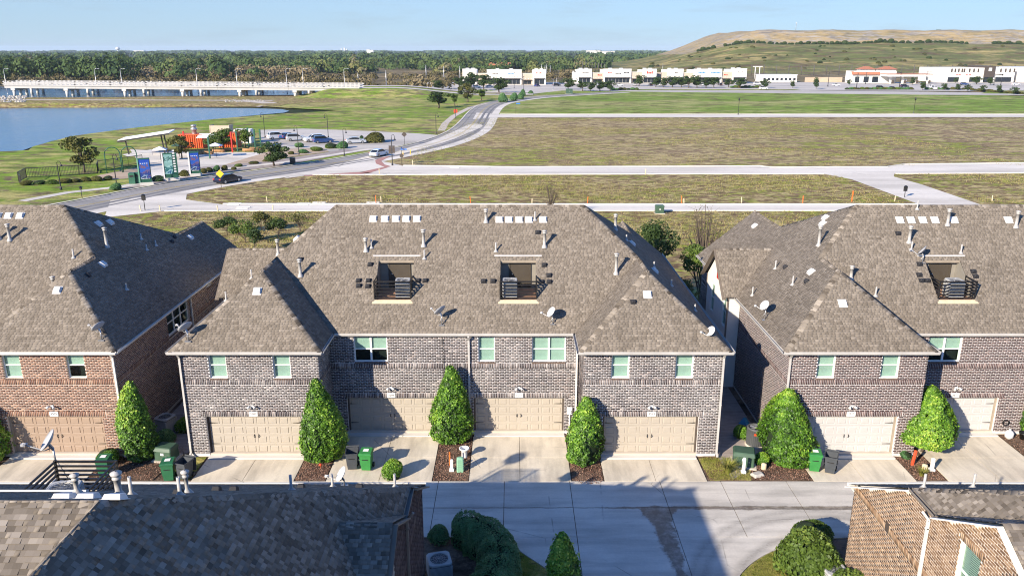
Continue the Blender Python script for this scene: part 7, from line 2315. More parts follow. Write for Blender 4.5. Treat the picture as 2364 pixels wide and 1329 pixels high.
# ================================================================== TREES and shrubs further off
def tree_meshes(seed, mat, h=8.0, r=3.2, n=1500, leaf=0.55, tone0=0.45):
    rs = np.random.RandomState(seed)
    tr_ = MB().tube([(0, 0, -0.1), (0.1, 0, h * 0.18), (0, 0.1, h * 0.45)], [0.22, 0.17, 0.10], 7)
    C_ = []
    for i in range(16):
        a = rs.uniform(0, 6.28); q = rs.uniform(0.1, 0.85)
        z = h * rs.uniform(0.30, 0.84)
        k_ = math.sin(math.pi * min(1, max(0.12, (z / h - 0.22) / 0.78))) ** 0.6
        c = Vector((math.cos(a) * r * q * k_, math.sin(a) * r * q * k_, z))
        C_.append(tuple(c))
        tr_.tube([(0, 0, h * rs.uniform(0.15, 0.4)), c.lerp(Vector((0, 0, h * 0.4)), 0.4), c], [0.09, 0.06, 0.02], 5, False)
    C_ = np.array(C_)
    i = rs.randint(0, len(C_), n)
    d = rs.normal(0, 1, (n, 3)); d /= np.linalg.norm(d, axis=1, keepdims=True)
    cr = r * 0.42 * rs.uniform(0.6, 1.0, len(C_))
    P = C_[i] + d * (cr[i] * rs.uniform(0.7, 1.03, n))[:, None] * np.array([1, 1, 0.85])
    tone = tone0 + rs.normal(0, 0.10, len(C_))[i] + rs.normal(0, 0.13, n)
    return tr_.mesh('trunk'), leaf_mesh('crown', P, d, leaf, tone, 0.6, 0.7, rs)
TM = {('leaf_oak', 0): tree_meshes(41, 'leaf_oak'), ('leaf_oak', 1): tree_meshes(42, 'leaf_oak'), ('leaf_olive', 0): tree_meshes(43, 'leaf_olive'), ('leaf_boxwood', 0): tree_meshes(44, 'leaf_boxwood'), ('leaf_holly', 0): tree_meshes(45, 'leaf_holly')}
def ptree(px, y0, y1, wpx, mat, label, group=None, k=0, d=None, name='tree'):
    p = G(px, y0) if d is None else Vector(((px - 1182) / pxm(d), d, 0))
    h = max(1.0, hat(px, y1, p.y))
    wm = wpx / pxm(p.y, h / 2)
    tm, cm = TM[(mat, k)] if (mat, k) in TM else TM[(mat, 0)]
    t = thing(name, label, 'tree', p, rnd.uniform(0, 6.28), group)
    part('trunk', tm, 'bark', t)
    part('crown', cm, mat, t)
    t.scale = (wm / 4.8, wm / 4.8, h / 7.4)
    return t
ptree(195, 398, 314, 58, 'leaf_olive', 'pale cream-leaved tree on the playground lawn')
ptree(633, 383, 330, 58, 'leaf_oak', 'small rounded street tree on the strip by the litter bin', None, 1)
ptree(566, 340, 298, 36, 'leaf_boxwood', 'light green tree in front of the plain white box building')
ptree(517, 348, 298, 42, 'leaf_boxwood', 'light green tree before the right red container')
ptree(494, 352, 316, 34, 'leaf_boxwood', 'small light green tree by the white awning')
ptree(420, 366, 312, 40, 'leaf_olive', 'thin brownish tree beside the left red container')
ptree(1013, 250, 212, 46, 'leaf_oak', 'double-crowned tree on the meadow left of the road', None, 0)
ptree(1049, 244, 216, 20, 'leaf_boxwood', 'small bright tree next to the double-crowned one')
ptree(1080, 236, 192, 32, 'leaf_olive', 'loose brownish tree by the far bend of the road')
ptree(1112, 231, 206, 26, 'leaf_boxwood', 'low light green tree by the far bend')
ptree(1064, 222, 207, 14, 'leaf_oak', 'very small tree behind the loose brownish one')
for x, y0, y1, w_, k_ in ((1060, 206, 177, 26, 0), (1086, 204, 168, 34, 1), (1117, 208, 172, 32, 0), (1152, 214, 180, 40, 1), (1012, 207, 186, 28, 1)):
    ptree(x, y0, y1, w_, 'leaf_oak', {1060: 'dark live oak before the end wall of the first shop block', 1086: 'tall live oak before the narrow tan bay of the first shop block', 1117: 'live oak before the left edge of the wide white shop front', 1152: 'widest live oak covering the middle of the wide white shop front', 1012: 'lone live oak standing apart from the first shop block'}[x], 'live oaks before the first shop block', k_)
for x, y0, y1, w_ in ((1312, 207, 181, 30), (1345, 210, 187, 26), (1363, 211, 190, 20), (1385, 210, 187, 26), (1408, 210, 187, 24), (1475, 199, 174, 26), (1514, 201, 178, 24), (1532, 202, 180, 20), (1553, 202, 177, 28), (1573, 202, 178, 22), (1590, 203, 175, 26), (1609, 203, 175, 26), (1630, 203, 179, 26), (1648, 203, 178, 24), (1682, 202, 183, 22), (1709, 204, 180, 26)):
    ptree(x, y0, y1, w_, 'leaf_oak', {1312: 'dark tree beside the teal utility cabinet', 1345: 'dark tree before the black-lettered end shop', 1363: 'narrow dark tree before the tan bay with the small red sign', 1385: 'dark tree between the tan bay and the triple-sign white front', 1408: 'dark tree under the small red sign of the triple-sign front',
                                       1475: 'dark tree before the plain tan bay beside the orange-red sign', 1514: 'dark tree at the gap between the two shop rows', 1532: 'narrow dark tree just past the gap between the shop rows', 1553: 'broad dark tree before the brown-lettered white front', 1573: 'narrow tree at the right edge of the brown-lettered front',
                                       1590: 'dark tree before the plain tan bay left of the blue signs', 1609: 'dark tree below the left end of the first blue sign', 1630: 'broad tree between the two blue signs', 1648: 'dark tree below the second blue sign', 1682: 'narrow tree before the tan bay with the tiny red sign', 1709: 'dark tree before the last white front of the shop row'}[x], 'trees before the shop rows', rnd.randint(0, 1))
for x, y0, y1, w_ in ((1767, 204, 184, 20), (1884, 206, 180, 14), (2106, 196, 179, 14), (2130, 208, 189, 14), (2180, 208, 193, 13), (2210, 208, 194, 14), (2234, 211, 196, 13), (2269, 212, 197, 12), (2306, 215, 197, 13), (2341, 218, 201, 15), (2254, 195, 177, 22), (2286, 196, 180, 16), (1830, 203, 187, 12), (1960, 197, 184, 10), (2205, 192, 180, 10)):
    ptree(x, y0, y1, w_, 'leaf_oak', 'small roadside tree on the verge near the filling station', 'small trees near the filling station', 1)
def far_shrub(px, y0, wpx, hpx, mat, label, group, k=0):
    p = G(px, y0)
    s = wpx / pxm(p.y)
    t = thing('shrub', label, 'shrub', p, rnd.uniform(0, 6), group)
    o = part('foliage', BALLS[k % 3], None, t); omat(o, mat)
    part('inner_foliage', BCORE, 'core_green', t)
    t.scale = (s, s, max(0.3, hat(px, y0 - hpx, p.y) / 0.66))
    return t
for x, y, w_, h_ in ((1161, 236, 22, 19), (1186, 233, 18, 17), (1202, 229, 16, 14), (1207, 222, 12, 14), (1225, 217, 12, 7)):
    far_shrub(x, y, w_, h_, 'leaf_hedge', 'dark clipped shrub on the road median before the shops', 'median shrubs')
for i, (x, y, w_, h_) in enumerate(((865, 328, 46, 20), (765, 342, 34, 12), (730, 348, 26, 8), (700, 353, 24, 8), (672, 356, 16, 8), (655, 365, 16, 9), (620, 372, 24, 7), (585, 378, 24, 7), (550, 385, 18, 6), (790, 342, 28, 14), (540, 392, 14, 8), (518, 393, 14, 10), (500, 395, 16, 12), (485, 397, 16, 12), (470, 400, 14, 10), (425, 406, 22, 12), (365, 418, 30, 14), (310, 420, 20, 8), (268, 438, 24, 14),
                                    (250, 415, 22, 10), (225, 417, 24, 9), (200, 418, 24, 9), (175, 420, 24, 9), (150, 422, 26, 9), (120, 424, 26, 8), (90, 425, 26, 9), (62, 427, 24, 9), (620, 338, 14, 10), (835, 320, 10, 8), (690, 340, 20, 9))):
    far_shrub(x, y, w_, h_, rnd.choice(['leaf_boxwood', 'leaf_olive', 'leaf_olive', 'leaf_hedge']), 'low planted shrub along the park beds', 'planted shrubs of the park', i)
for i in range(26):
    x = 2245 + i * 7.5
    y = 209 + (x - 2245) * 0.075
    far_shrub(x, y, 11, 5, 'leaf_olive', 'brown clipped shrub in the verge row by the far field', 'brown verge shrub row', i)
for i, x in enumerate(list(range(1415, 1470, 9)) + list(range(1690, 1760, 8)) + list(range(2015, 2110, 8)) + list(range(1955, 2080, 9)) + list(range(2140, 2240, 12))):
    y = 208 if x < 1480 else (203 if x < 1760 else 207)
    far_shrub(x, y, 11, 5, rnd.choice(['leaf_hedge', 'leaf_olive', 'leaf_boxwood']), 'low verge shrub before the shop car park', 'low shrubs before the shop car park', i)
# shrub row on the terrace of the hill and scattered bushes
for i, x in enumerate(np.concatenate([np.linspace(1612, 1650, 8), np.linspace(1675, 2230, 62), np.linspace(2295, 2360, 9)])):
    x += rnd.uniform(-3, 3)
    d = 921 + rnd.uniform(-2, 2)
    X = (x - 1182) / pxm(d, 27)
    z = float(hill_h(np.array(X), np.array(d))) - 0.5
    s = rnd.uniform(3.2, 5.4)
    t = thing('shrub', 'dark round bush in the row on the hill terrace', 'shrub', (X, d, z), rnd.uniform(0, 6), 'bush row on the hill terrace')
    o = part('foliage', BALLS[i % 3], None, t); omat(o, 'leaf_oak')
    part('inner_foliage', BCORE, 'core_green', t)
    t.scale = (s * 1.2, s, s * rnd.uniform(0.8, 1.1))
for i in range(90):
    d = rnd.uniform(745, 905); px = rnd.uniform(1430, 2400)
    X = (px - 1182) / pxm(d, 14)
    z = float(hill_h(np.array(X), np.array(d))) - 0.6
    s = rnd.uniform(1.5, 4.0)
    t = thing('shrub', 'scattered bush on the grassy hillside', 'shrub', (X, d, z), rnd.uniform(0, 6), 'bushes scattered on the hillside')
    o = part('foliage', BALLS[i % 3], None, t); omat(o, 'leaf_olive' if rnd.random() < 0.6 else 'leaf_oak')
    t.scale = (s * 1.4, s, s * 0.8)

# ================================================================== SHOPS
def shop(d, segs, label, depth=22.0, base=0.0):
    X = lambda px: (px - 1182) / pxm(d, 3)
    x0, x1 = X(segs[0][0]), X(segs[-1][1])
    t = thing('shop_building', label, 'building', ((x0 + x1) / 2, d, 0))
    cx = (x0 + x1) / 2
    for (a, b, yt, mat, signs) in segs:
        xa, xb = X(a) - cx, X(b) - cx
        h = hat((a + b) / 2, yt, d)
        tan = mat == 'stucco_tan'
        y0 = 0.8 if tan else 0.0
        w = part('wall', MB().box(xa + (0.01 if tan else 0), xb - (0.01 if tan else 0), y0 + 0.5, depth, 0, h - 0.6).box(xa, xb, y0, y0 + 0.6, h * 0.42, h).box(xa, xa + 0.9, y0, y0 + 0.6, 0, h * 0.42).box(xb - 0.9, xb, y0, y0 + 0.6, 0, h * 0.42), mat, t)
        if not tan:
            for q in (0.3, 0.7):
                ux = xa + (xb - xa) * q
                part('roof_unit', MB().bbox(ux - 1.1, ux + 1.1, 9, 11, h - 0.6, h + 0.55, 0.1), 'condenser_grey', w)
        part('parapet_cap', MB().box(xa - 0.08, xb + 0.08, y0 - 0.08, y0 + 0.7, h, h + 0.18), 'white_paint', w)
        n = max(1, int((xb - xa - 1.8) / 2.2))
        for i in range(n):
            p0 = xa + 0.9 + (xb - xa - 1.8) * i / n
            p1 = xa + 0.9 + (xb - xa - 1.8) * (i + 1) / n
            part('window', MB().box(p0 + 0.08, p1 - 0.08, y0 + 0.40, y0 + 0.46, 0.3, h * 0.36), 'glass_dark', t)
        part('awning', MB().box(xa + 0.6, xb - 0.6, y0 - 1.3, y0 - 0.02, h * 0.405, h * 0.43), 'black_metal', t)
        dn = MB()
        m = max(2, int((xb - xa) / 1.6))
        for i in range(m):
            q = xa + (xb - xa) * (i + 0.5) / m
            dn.box(q - 0.25, q + 0.25, y0 - 0.12, y0 - 0.01, h * 0.52, h * 0.565)
        part('trim_blocks', dn, 'stucco_tan' if not tan else 'white_paint', t)
        for (c, sw, sh, sm_, zf) in signs:
            sx = X(c) - cx
            wdt = sw / pxm(d)
            hh = sh / pxm(d)
            # small unreadable channel letters: one piece for each stroke block
            k_ = max(3, int(sw / 3))
            for i in range(k_):
                q = sx - wdt / 2 + wdt * i / k_
                part('letter_mark', MB().box(q, q + wdt / k_ * 0.72, y0 - 0.14, y0 - 0.005, h * zf, h * zf + hh * (0.7 + 0.3 * ((i * 7) % 3 == 0))), sm_, t)
    return t
shop(500, [(1068, 1100, 160, 'stucco_white', []), (1100, 1124, 170, 'stucco_tan', []), (1124, 1204, 161, 'stucco_white', [(1144, 14, 2.2, 'sign_brown', 0.72), (1180, 16, 2.5, 'sign_blue', 0.72)]), (1204, 1230, 170, 'stucco_tan', []), (1230, 1260, 161, 'stucco_white', [(1245, 15, 2.5, 'sign_red', 0.74)])], 'white and tan shop block behind the live oaks')
shop(520, [(1326, 1333, 167, 'stucco_white', []), (1333, 1366, 160, 'stucco_white', [(1352, 15, 2.6, 'sign_black', 0.7)]), (1366, 1393, 169, 'stucco_tan', [(1385, 10, 3, 'sign_red', 0.75)]), (1393, 1457, 160, 'stucco_white', [(1408, 9, 2.5, 'sign_red', 0.72), (1427, 13, 2, 'sign_black', 0.66), (1446, 13, 3, 'sign_black', 0.72)]),
           (1457, 1483, 167, 'stucco_tan', []), (1483, 1515, 160, 'stucco_white', [(1500, 14, 5.5, 'sign_red', 0.68)])], 'white shop row with an orange-red sign at its end')
shop(522, [(1528, 1540, 167, 'stucco_tan', []), (1540, 1577, 160, 'stucco_white', [(1562, 8, 3, 'sign_brown', 0.70)]), (1577, 1601, 168, 'stucco_tan', []), (1601, 1666, 160, 'stucco_white', [(1620, 17, 3.2, 'sign_blue', 0.72), (1652, 22, 3.2, 'sign_blue', 0.72)]), (1666, 1690, 167, 'stucco_tan', [(1676, 9, 2.5, 'sign_red', 0.72)]), (1690, 1723, 159, 'stucco_white', [(1708, 12, 2, 'sign_black', 0.74)])], 'white shop row with two blue signs behind the parking lot trees')
def simple_block(d, a, b, yt, mat, label, depth=14, roofm=None):
    X = lambda px: (px - 1182) / pxm(d, 3)
    h = hat((a + b) / 2, yt, d)
    t = thing('shop_building', label, 'building', ((X(a) + X(b)) / 2, d, 0))
    w = X(b) - X(a)
    part('wall', MB().box(-w / 2, w / 2, 0, depth, 0, h), mat, t)
    part('roof', MB().box(-w / 2 - 0.3, w / 2 + 0.3, -0.4, depth + 0.3, h, h + 0.3), roofm or 'canopy_white', t)
    return t, w, h
t, w, h = simple_block(540, 1759, 1840, 174, 'stucco_white', 'low long white building between the shop rows and the filling station')
for i in range(8):
    part('window', MB().box(-w / 2 + 1 + i * 2.8, -w / 2 + 2.6 + i * 2.8, -0.05, 0.02, 1.0, 2.6), 'glass_dark', t)
# filling station: store with tiled roofs and a pump canopy
d = 520
X = lambda px: (px - 1182) / pxm(d, 3)
t = thing('filling_station', 'filling station with red tiled roofs and a long white pump canopy', 'building', (X(2040), d, 0))
xo = X(2040)
hs_ = hat(2020, 165, d)
part('store_wall', MB().box(X(1975) - xo, X(2075) - xo, 4, 16, 0, hs_), 'stucco_white', t)
for a, b in ((1980, 1990), (2000, 2012), (2020, 2034)):
    part('window', MB().box(X(a) - xo, X(b) - xo, 3.9, 4.02, 0.4, hs_ * 0.55), 'glass_dark', t)
for a, b in ((1992, 2026), (2038, 2076)):
    z = hs_ + 1.1
    x0, x1 = X(a) - xo - 0.5, X(b) - xo + 0.5
    part('tower', MB().box(x0 + 1, x1 - 1, 4.5, 12, hs_, z), 'stucco_white', t)
    part('tiled_roof', MB().add([(x0, 3.5, z), (x1, 3.5, z), (x1, 13, z), (x0, 13, z), ((x0 + x1) / 2 - 1.5, 8, z + 1.8), ((x0 + x1) / 2 + 1.5, 8, z + 1.8)], [(0, 1, 5, 4), (1, 2, 5), (2, 3, 4, 5), (3, 0, 4)]), 'tile_red', t)
part('tiled_eave', MB().slab3([(X(1970) - xo, 2.6, hs_ * 0.72), (X(2036) - xo, 2.6, hs_ * 0.72), (X(2036) - xo, 4.2, hs_ * 0.98), (X(1970) - xo, 4.2, hs_ * 0.98)], 0.2), 'tile_red', t)
zc_ = hat(2090, 176, d)
part('canopy', MB().box(X(2036) - xo, X(2141) - xo, -8, 3, zc_, zc_ + 1.0), 'canopy_white', t)
part('canopy_roof', MB().box(X(2037) - xo, X(2140) - xo, -7.5, 2.8, zc_ + 1.0, zc_ + 1.5), 'tile_red', t)
for i in range(4):
    part('column', MB().box(X(2050 + i * 28) - xo - 0.5, X(2050 + i * 28) - xo + 0.5, -4, -3, 0, zc_), 'stucco_white', t)
    part('fuel_pump', MB().bbox(X(2050 + i * 28) - xo + 1.2, X(2050 + i * 28) - xo + 2.2, -4, -3.2, 0, 2.0, 0.08), 'sign_brown', t)
single('retaining_wall', MB().box(X(1885) - xo, X(1974) - xo, 20, 20.6, 0, 3.0), 'decomposed_granite', 'tan stone retaining wall left of the filling station', 'wall', (xo, d, 0))
# storage building with dark tower
d = 535
X = lambda px: (px - 1182) / pxm(d, 3)
xo = X(2255)
t = thing('storage_building', 'long white two-storey building with a dark brown tower', 'building', (xo, d, 0))
h = hat(2200, 157, d)
part('wall', MB().box(X(2172) - xo, X(2270) - xo, 0, 30, 0, h).box(X(2293) - xo, X(2341) - xo, 0, 30, 0, h + 0.3), 'stucco_white', t)
tw = part('tower', MB().box(X(2269.5) - xo, X(2293.5) - xo, -0.8, 20, h * 0.36, h + 1.2), 'sign_brown', t)
part('emblem', MB().box(X(2278) - xo, X(2285) - xo, -0.95, -0.8, h * 0.78, h * 1.0), 'white_paint', tw)
for a in (2195, 2203, 2211, 2219, 2224, 2236, 2246, 2256, 2308, 2319, 2329, 2339):
    part('window', MB().box(X(a) - xo - 0.55, X(a) - xo + 0.55, -0.06, 0.02, h * 0.70, h * 0.95), 'sign_brown', t)
for a, b in ((2188, 2214), (2238, 2264), (2272, 2291), (2298, 2335)):
    part('storefront', MB().box(X(a) - xo, X(b) - xo, -0.06, 0.02, 0.2, h * 0.36), 'glass_dark', t)
for c in (2206, 2212, 2228, 2236):
    part('letter_mark', MB().box(X(c) - xo, X(c) - xo + 1.4, -0.1, 0.0, h * 0.50, h * 0.55), 'sign_red', t)
for c in range(6):
    part('letter_mark', MB().box(X(2299) - xo + c * 0.8, X(2299) - xo + c * 0.8 + 0.6, -0.1, 0.0, h * 0.48, h * 0.56), 'sign_black', t)
simple_block(535, 2356, 2420, 157, 'stucco_white', 'white building edge beyond the dark-towered block', 25)

# poles
def pole(px, y0, y1, label, mat='galvanised', arm=0.0, group=None, r=0.12, cat='pole', d=None):
    p = G(px, y0) if d is None else Vector(((px - 1182) / pxm(d), d, 0))
    h = max(3, hat(px, y1, p.y))
    t = thing('light_pole', label, cat, p, 0, group)
    part('shaft', MB().lathe([(r * 1.8, 0), (r * 1.8, 0.5), (r, 0.55), (r * 0.7, h)], n=8), mat, t)
    if arm:
        part('arm', MB().tube([(0, 0, h - 0.1), (arm * 0.5, 0, h + 0.3), (arm, 0, h + 0.2)], r * 0.6, 6), mat, t)
        part('luminaire', MB().bbox(arm - 0.1, arm + 0.8, -0.2, 0.2, h + 0.1, h + 0.3, 0.04) if arm > 0 else MB().bbox(arm - 0.8, arm + 0.1, -0.2, 0.2, h + 0.1, h + 0.3, 0.04), mat, t)
    else:
        part('cap', MB().lathe([(r, h), (0.3, h + 0.05), (0.3, h + 0.3), (0, h + 0.35)], n=8), mat, t)
    return t
for x, y0, y1 in ((1187, 204, 169), (1209, 208, 178), (1277, 208, 186), (1285, 198, 182), (1529, 178, 147), (1660, 200, 180)):
    pole(x, y0, y1, 'slim light pole in the shop car park', 'black_metal' if x < 1250 else 'galvanised', 0, 'slim poles at the shops')
for x, y0, y1, a in ((1911, 200, 167, 5), (1977, 205, 170, 0), (1998, 194, 168, 0), (2076, 203, 168, -4), (2136, 200, 166, 2), (2294, 197, 172, 0), (2310, 197, 172, 0)):
    pole(x, y0, y1, 'dark signal pole at the street crossing by the filling station', 'black_metal', a, 'signal poles by the filling station', 0.2)
for x, y0, y1 in ((892, 200, 165), (984, 186, 152), (1025, 190, 155), (1062, 190, 154), (827, 188, 170), (1250, 175, 150), (1258, 175, 152), (1262, 175, 149), (1270, 175, 152)):
    pole(x, y0, y1, 'pale utility pole in the brush behind the approach road', 'galvanised', 0, 'pale utility poles in the brush', 0.25)
t = thing('power_pylon', 'white H-shaped power pole behind the shop rows', 'pole', Vector(((1747 - 1182) / pxm(600), 600, 0)))
hh = hat(1747, 153, 600)
part('leg', MB().tube([(-1.6, 0, 0), (-1.6, 0, hh)], 0.3, 8), 'dish_white', t)
part('leg', MB().tube([(1.6, 0, 0), (1.6, 0, hh)], 0.3, 8), 'dish_white', t)
part('crossarm', MB().box(-3.5, 3.5, -0.2, 0.2, hh - 0.5, hh), 'dish_white', t)
t = thing('mast', 'thin mast on top of the hill', 'mast', Vector(((1837 - 1182) / pxm(985, 42), 985, 40.5)))
part('shaft', MB().tube([(0, 0, 0), (0, 0, 9.5)], 0.25, 6), 'galvanised', t)
part('head', MB().box(-0.6, 0.6, -0.3, 0.3, 9.2, 10.2), 'dish_white', t)
t = thing('tarp_pile', 'dark covered pile on the hilltop', 'pile', Vector(((2167 - 1182) / pxm(990, 42), 990, 40.6)))
part('cover', MB().bbox(-4, 4, -2, 2, 0, 2.4, 0.6, 0.8, 0.7), 'utility_green', t)
# litter fence at the foot of the hill: posts, cables, thin net
t = thing('net_fence', 'tall dark net fence along the foot of the hill', 'fence', (0, 0, 0))
dF = 690
pts = [(-1182 + px) / pxm(dF, 5) for px in np.linspace(1735, 2400, 24)]
zt = hat(2000, 150, dF)
for x in pts:
    part('post', MB().tube([(x, dF, -0.3), (x, dF, zt)], 0.28, 6), 'net_grey', t)
nb = MB()
for j in range(7):
    z = 0.6 + (zt - 0.8) * j / 6
    nb.bar((pts[0], dF, z), (pts[-1], dF, z), 0.10)
for x in np.arange(pts[0], pts[-1], 1.1):
    nb.bar((x, dF, 0.2), (x, dF, zt - 0.2), 0.09)
part('net', nb, 'net_grey', t)
t = thing('net_fence', 'slanting dark fence climbing the left shoulder of the hill', 'fence', (0, 0, 0))
for i in range(9):
    f = i / 8
    px_, py_ = 1338 + 58 * f, 152 + 10 * f
    d = 900 - 180 * f
    x = (px_ - 1182) / pxm(d, 5)
    part('post', MB().tube([(x, d, 0), (x, d, 8.5)], 0.35, 6), 'net_grey', t)

# ================================================================== BRIDGE over the lake
def bridge(d, zl, zr, xl, xr, label, piers, w=11.0):
    t = thing('bridge', label, 'bridge', (0, d, 0))
    Z = lambda x: zl + (zr - zl) * (x - xl) / (xr - xl)
    n = 10
    for i in range(n):
        a, b = xl + (xr - xl) * i / n, xl + (xr - xl) * (i + 1) / n - 0.06
        mb = MB()
        za, zb = Z(a), Z(b)
        vs = [(a, 0, za - 0.35), (b, 0, zb - 0.35), (b, w, zb - 0.35), (a, w, za - 0.35), (a, 0, za), (b, 0, zb), (b, w, zb), (a, w, za)]
        mb.add(vs, [(0, 3, 2, 1), (4, 5, 6, 7), (0, 1, 5, 4), (1, 2, 6, 5), (2, 3, 7, 6), (3, 0, 4, 7)])
        for y in (0.7, w * 0.5, w - 1.3):
            mb.bar((a, y, za - 0.9), (b, y, zb - 0.9), 0.7, 1.1)
        part('deck_span', mb, 'concrete_grey', t)
        for y in (0.0, w - 0.3):
            pr = MB()
            pr.bar((a, y + 0.15, za + 0.12), (b, y + 0.15, zb + 0.12), 0.3, 0.24)
            pr.bar((a, y + 0.15, za + 0.66), (b, y + 0.15, zb + 0.66), 0.3, 0.16)
            m = 8
            for k_ in range(m + 1):
                x = a + (b - a) * k_ / m
                pr.box(x - 0.45, x + 0.45, y + 0.02, y + 0.28, Z(x) + 0.2, Z(x) + 0.6)
            part('parapet', pr, 'concrete_grey', t)
    for x in piers:
        z = Z(x) - 1.45
        pb = MB().box(x - 0.9, x + 0.9, -0.3, w + 0.3, z - 0.9, z)
        for y in (0.6, w / 2, w - 0.6):
            pb.tube([(x, y, -0.5), (x, y, z - 0.9)], 0.65, 10)
        part('pier', pb, 'concrete_white', t)
    return t
XB = lambda px, d: (px - 1182) / pxm(d, 3)
bridge(378, 4.9, 3.6, XB(10, 378), XB(830, 378), 'near white concrete bridge span on round piers across the lake', [XB(p, 378) for p in (30, 152, 286, 420, 552, 680)])
bridge(398, 5.2, 3.9, XB(10, 398), XB(830, 398), 'far parallel concrete bridge span behind the near one', [XB(p, 398) for p in (70, 200, 330, 462, 590, 712)])
for x in (18, 226, 285, 458, 550, 664, 702, 797):
    pole(x, 205, 160, 'pale light pole along the bridge', 'galvanised', 1.6, 'light poles along the bridge', 0.14, 'pole', 390)
# rock riprap at the waterline
t = thing('riprap', 'pale rock riprap at the corner of the lake bank', 'rocks', (0, 0, 0))
rk = MB()
for i in range(160):
    if i < 90: q = G(rnd.uniform(0, 60), rnd.uniform(222, 240))
    else: q = G(rnd.uniform(520, 610), rnd.uniform(231, 236)); 
    s = rnd.uniform(0.3, 0.9)
    rk.bbox(q.x - s, q.x + s, q.y - s, q.y + s, -0.3, (0.25 + s * 0.3) if i < 90 else 0.15 + s * 0.1, s * 0.4, 0.7, 0.7)
o = part('stones', rk, 'rock', t, kind='stuff')

# ================================================================== WOODS: far-off masses that read as one
def wood(name, trees, label, mat='leaf_wood', per=110, seed=9, z=-0.3):
    rs = np.random.RandomState(seed)
    PP, NN, SS, TT = [], [], [], []
    for (x, y, h, r, tone, sz) in trees:
        n = per
        d = rs.normal(0, 1, (n, 3)); d[:, 2] = np.abs(d[:, 2]) - 0.25
        d /= np.linalg.norm(d, axis=1, keepdims=True)
        b = lump(d, 10, rs)
        s = (1 + 0.28 * b) * rs.uniform(0.82, 1.0, n)
        hn = d[:, :2] / (np.linalg.norm(d[:, :2], axis=1, keepdims=True) + 1e-6) * np.sqrt(1 - np.maximum(d[:, 2:], 0) ** 2)
        zz = np.where(d[:, 2] < 0, d[:, 2] * 2.6, d[:, 2])
        P = np.column_stack([hn * (s * r)[:, None], zz * s * h * 0.55]) + np.array([x, y, h * 0.45 + z])
        P[:, 2] = np.maximum(P[:, 2], z + 0.2)
        PP.append(P); NN.append(d); SS.append(np.full(n, sz)); TT.append(tone + 0.10 * b + rs.normal(0, 0.06, n))
    m = leaf_mesh(name, np.concatenate(PP), np.concatenate(NN), np.concatenate(SS), np.concatenate(TT), 0.35, 0.85, rs)
    return setp(part(name, m, mat), label, 'trees', None, 'stuff')
tr = []
rs = random.Random(77)
def tone_pick():
    q = rs.random()
    return rs.uniform(0.12, 0.38) if q < 0.62 else (rs.uniform(0.42, 0.62) if q < 0.9 else rs.uniform(0.7, 0.85))
for i in range(860):                                # broad belt of woodland across the left and the middle
    d = 600 + 620 * rs.random() ** 1.3
    px = rs.uniform(-120, 1400)
    if px > 700 and d < 720: d += 150
    if math.sin(px / 61.0 + d / 97.0) + math.sin(px / 143.0 - d / 55.0) < -0.75: continue
    if px > 1290: d = max(d, 900)
    tr.append(((px - 1182) / pxm(d, 8), d, (rs.uniform(5.5, 11.5) if rs.random() < 0.82 else rs.uniform(11.5, 15)) * (1.12 if px < 330 else 1.0), rs.uniform(4.0, 11.0), tone_pick(), 2.3))
for i in range(46):                                 # taller front edge at the left
    px = rs.uniform(-60, 310); d = 560 + rs.uniform(0, 60)
    tr.append(((px - 1182) / pxm(d, 8), d, rs.uniform(13, 17.0), rs.uniform(6, 9), rs.uniform(0.05, 0.33), 2.2))
wood('woodland', tr, 'broad belt of green woodland beyond the bridge', per=150)
br = []
for i in range(420):                                # grey-brown leafless thicket and scrub before the woods
    px = rs.uniform(-60, 1400); d = rs.uniform(440, 640)
    if px > 1040: d = rs.uniform(560, 720)
    br.append(((px - 1182) / pxm(d, 2), d, rs.uniform(2.0, 5.5), rs.uniform(2.5, 5), rs.uniform(0.1, 0.9), 1.2))
for i in range(120):
    px = rs.uniform(260, 720); d = rs.uniform(620, 700)
    br.append(((px - 1182) / pxm(d, 2), d, rs.uniform(6, 9.5), rs.uniform(4, 7), rs.uniform(0.75, 1.0), 1.6))
wood('thicket', br, 'brown and grey scrub thicket between the bridge and the woodland', 'leaf_brush', 70, 10)
fw = []
for i in range(900):
    d = 1250 * (6.0 ** rs.random())
    px = rs.uniform(-200, 1560) if d < 2600 else rs.uniform(-200, 2560)
    fw.append(((px - 1182) / pxm(d, 8), d, rs.uniform(7, 13), rs.uniform(10, 26) * d / 2500, rs.uniform(0.08, 0.4), 4.0 + d / 450))
wood('far_woodland', fw, 'distant flat woodland fading towards the horizon', per=60, seed=12)
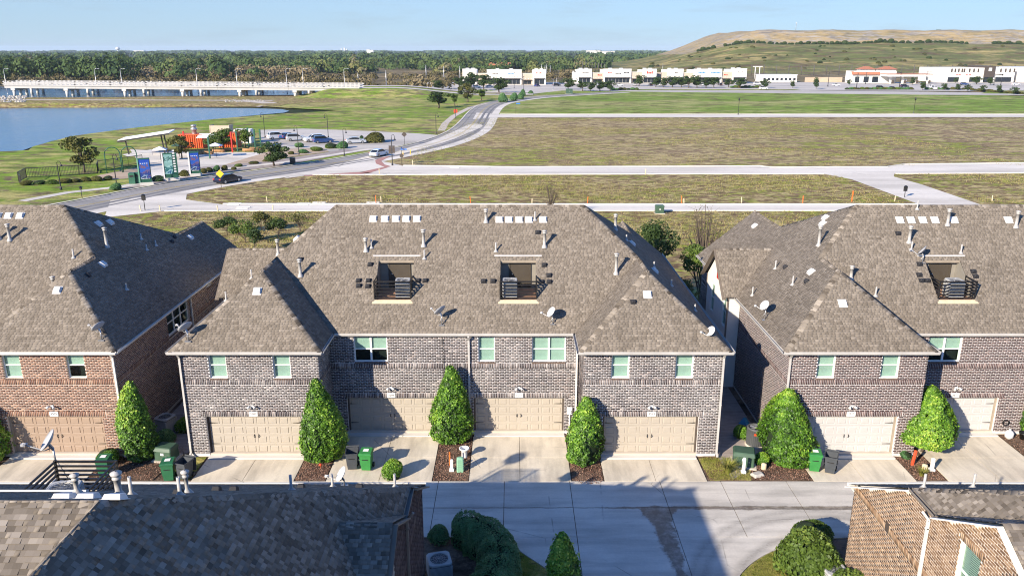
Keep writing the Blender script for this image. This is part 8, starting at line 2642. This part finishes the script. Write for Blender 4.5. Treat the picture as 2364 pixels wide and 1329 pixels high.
# a few distant buildings and the water tower on the horizon
t = thing('water_tower', 'tiny white water tower on the horizon', 'water tower', Vector(((272 - 1182) / pxm(5200, 20), 5200, 0)))
part('stem', MB().tube([(0, 0, 0), (0, 0, 20)], 3.0, 10), 'dish_white', t)
part('bowl', MB().lathe([(3, 15), (11, 20), (13, 25), (11, 31), (5, 35), (0, 36)], n=16), 'dish_white', t)
for i, (px, w_, h_, d) in enumerate(((1390, 110, 18, 3600), (1370, 60, 24, 3700), (855, 30, 26, 4200), (850, 16, 30, 4300), (320, 60, 20, 5000), (700, 40, 24, 5200), (795, 14, 60, 9000), (788, 10, 48, 9000), (800, 9, 42, 9000))):
    t = thing('distant_building', 'pale distant building on the horizon', 'building', Vector(((px - 1182) / pxm(d, 10), d, 0)), 0, 'distant buildings on the horizon')
    part('wall', MB().box(-w_ / 2, w_ / 2, 0, 30, 0, h_ * 0.62), 'stucco_white', t)
    part('roof', MB().box(-w_ / 2 - 1, w_ / 2 + 1, -1, 31, h_ * 0.62, h_ * 0.62 + 1.5), 'concrete_white', t)
for i, (px, d) in enumerate(((1140, 760), (1158, 770), (1172, 765))):
    t = thing('house', 'far brown-roofed house at the edge of the woodland', 'house', Vector(((px - 1182) / pxm(d, 4), d, 0)), 0.2 * i, 'far brown-roofed houses')
    part('wall', MB().box(-7, 7, -5, 5, 0, 4.5), 'stucco_tan', t)
    part('roof', MB().add([(-8, -6, 4.4), (8, -6, 4.4), (8, 6, 4.4), (-8, 6, 4.4), (-4, 0, 9), (4, 0, 9)], [(0, 1, 5, 4), (1, 2, 5), (2, 3, 4, 5), (3, 0, 4)]), 'tile_red', t)

# ================================================================== HAZE: the air between the camera and the horizon
k = NT('haze')
k.t.nodes.remove(k.b)
vs_ = k.n('ShaderNodeVolumePrincipled')
vs_.inputs['Color'].default_value = (0.70, 0.84, 1.0, 1)
vs_.inputs['Density'].default_value = 0.00006
vs_.inputs['Anisotropy'].default_value = 0.0
k.t.links.new(vs_.outputs[0], k.out.inputs['Volume'])
setp(part('haze', MB().box(-15000, 15000, -15000, 15000, -1.5, 70), 'haze'), 'thin pale haze over the whole plain', 'haze', None, 'stuff')
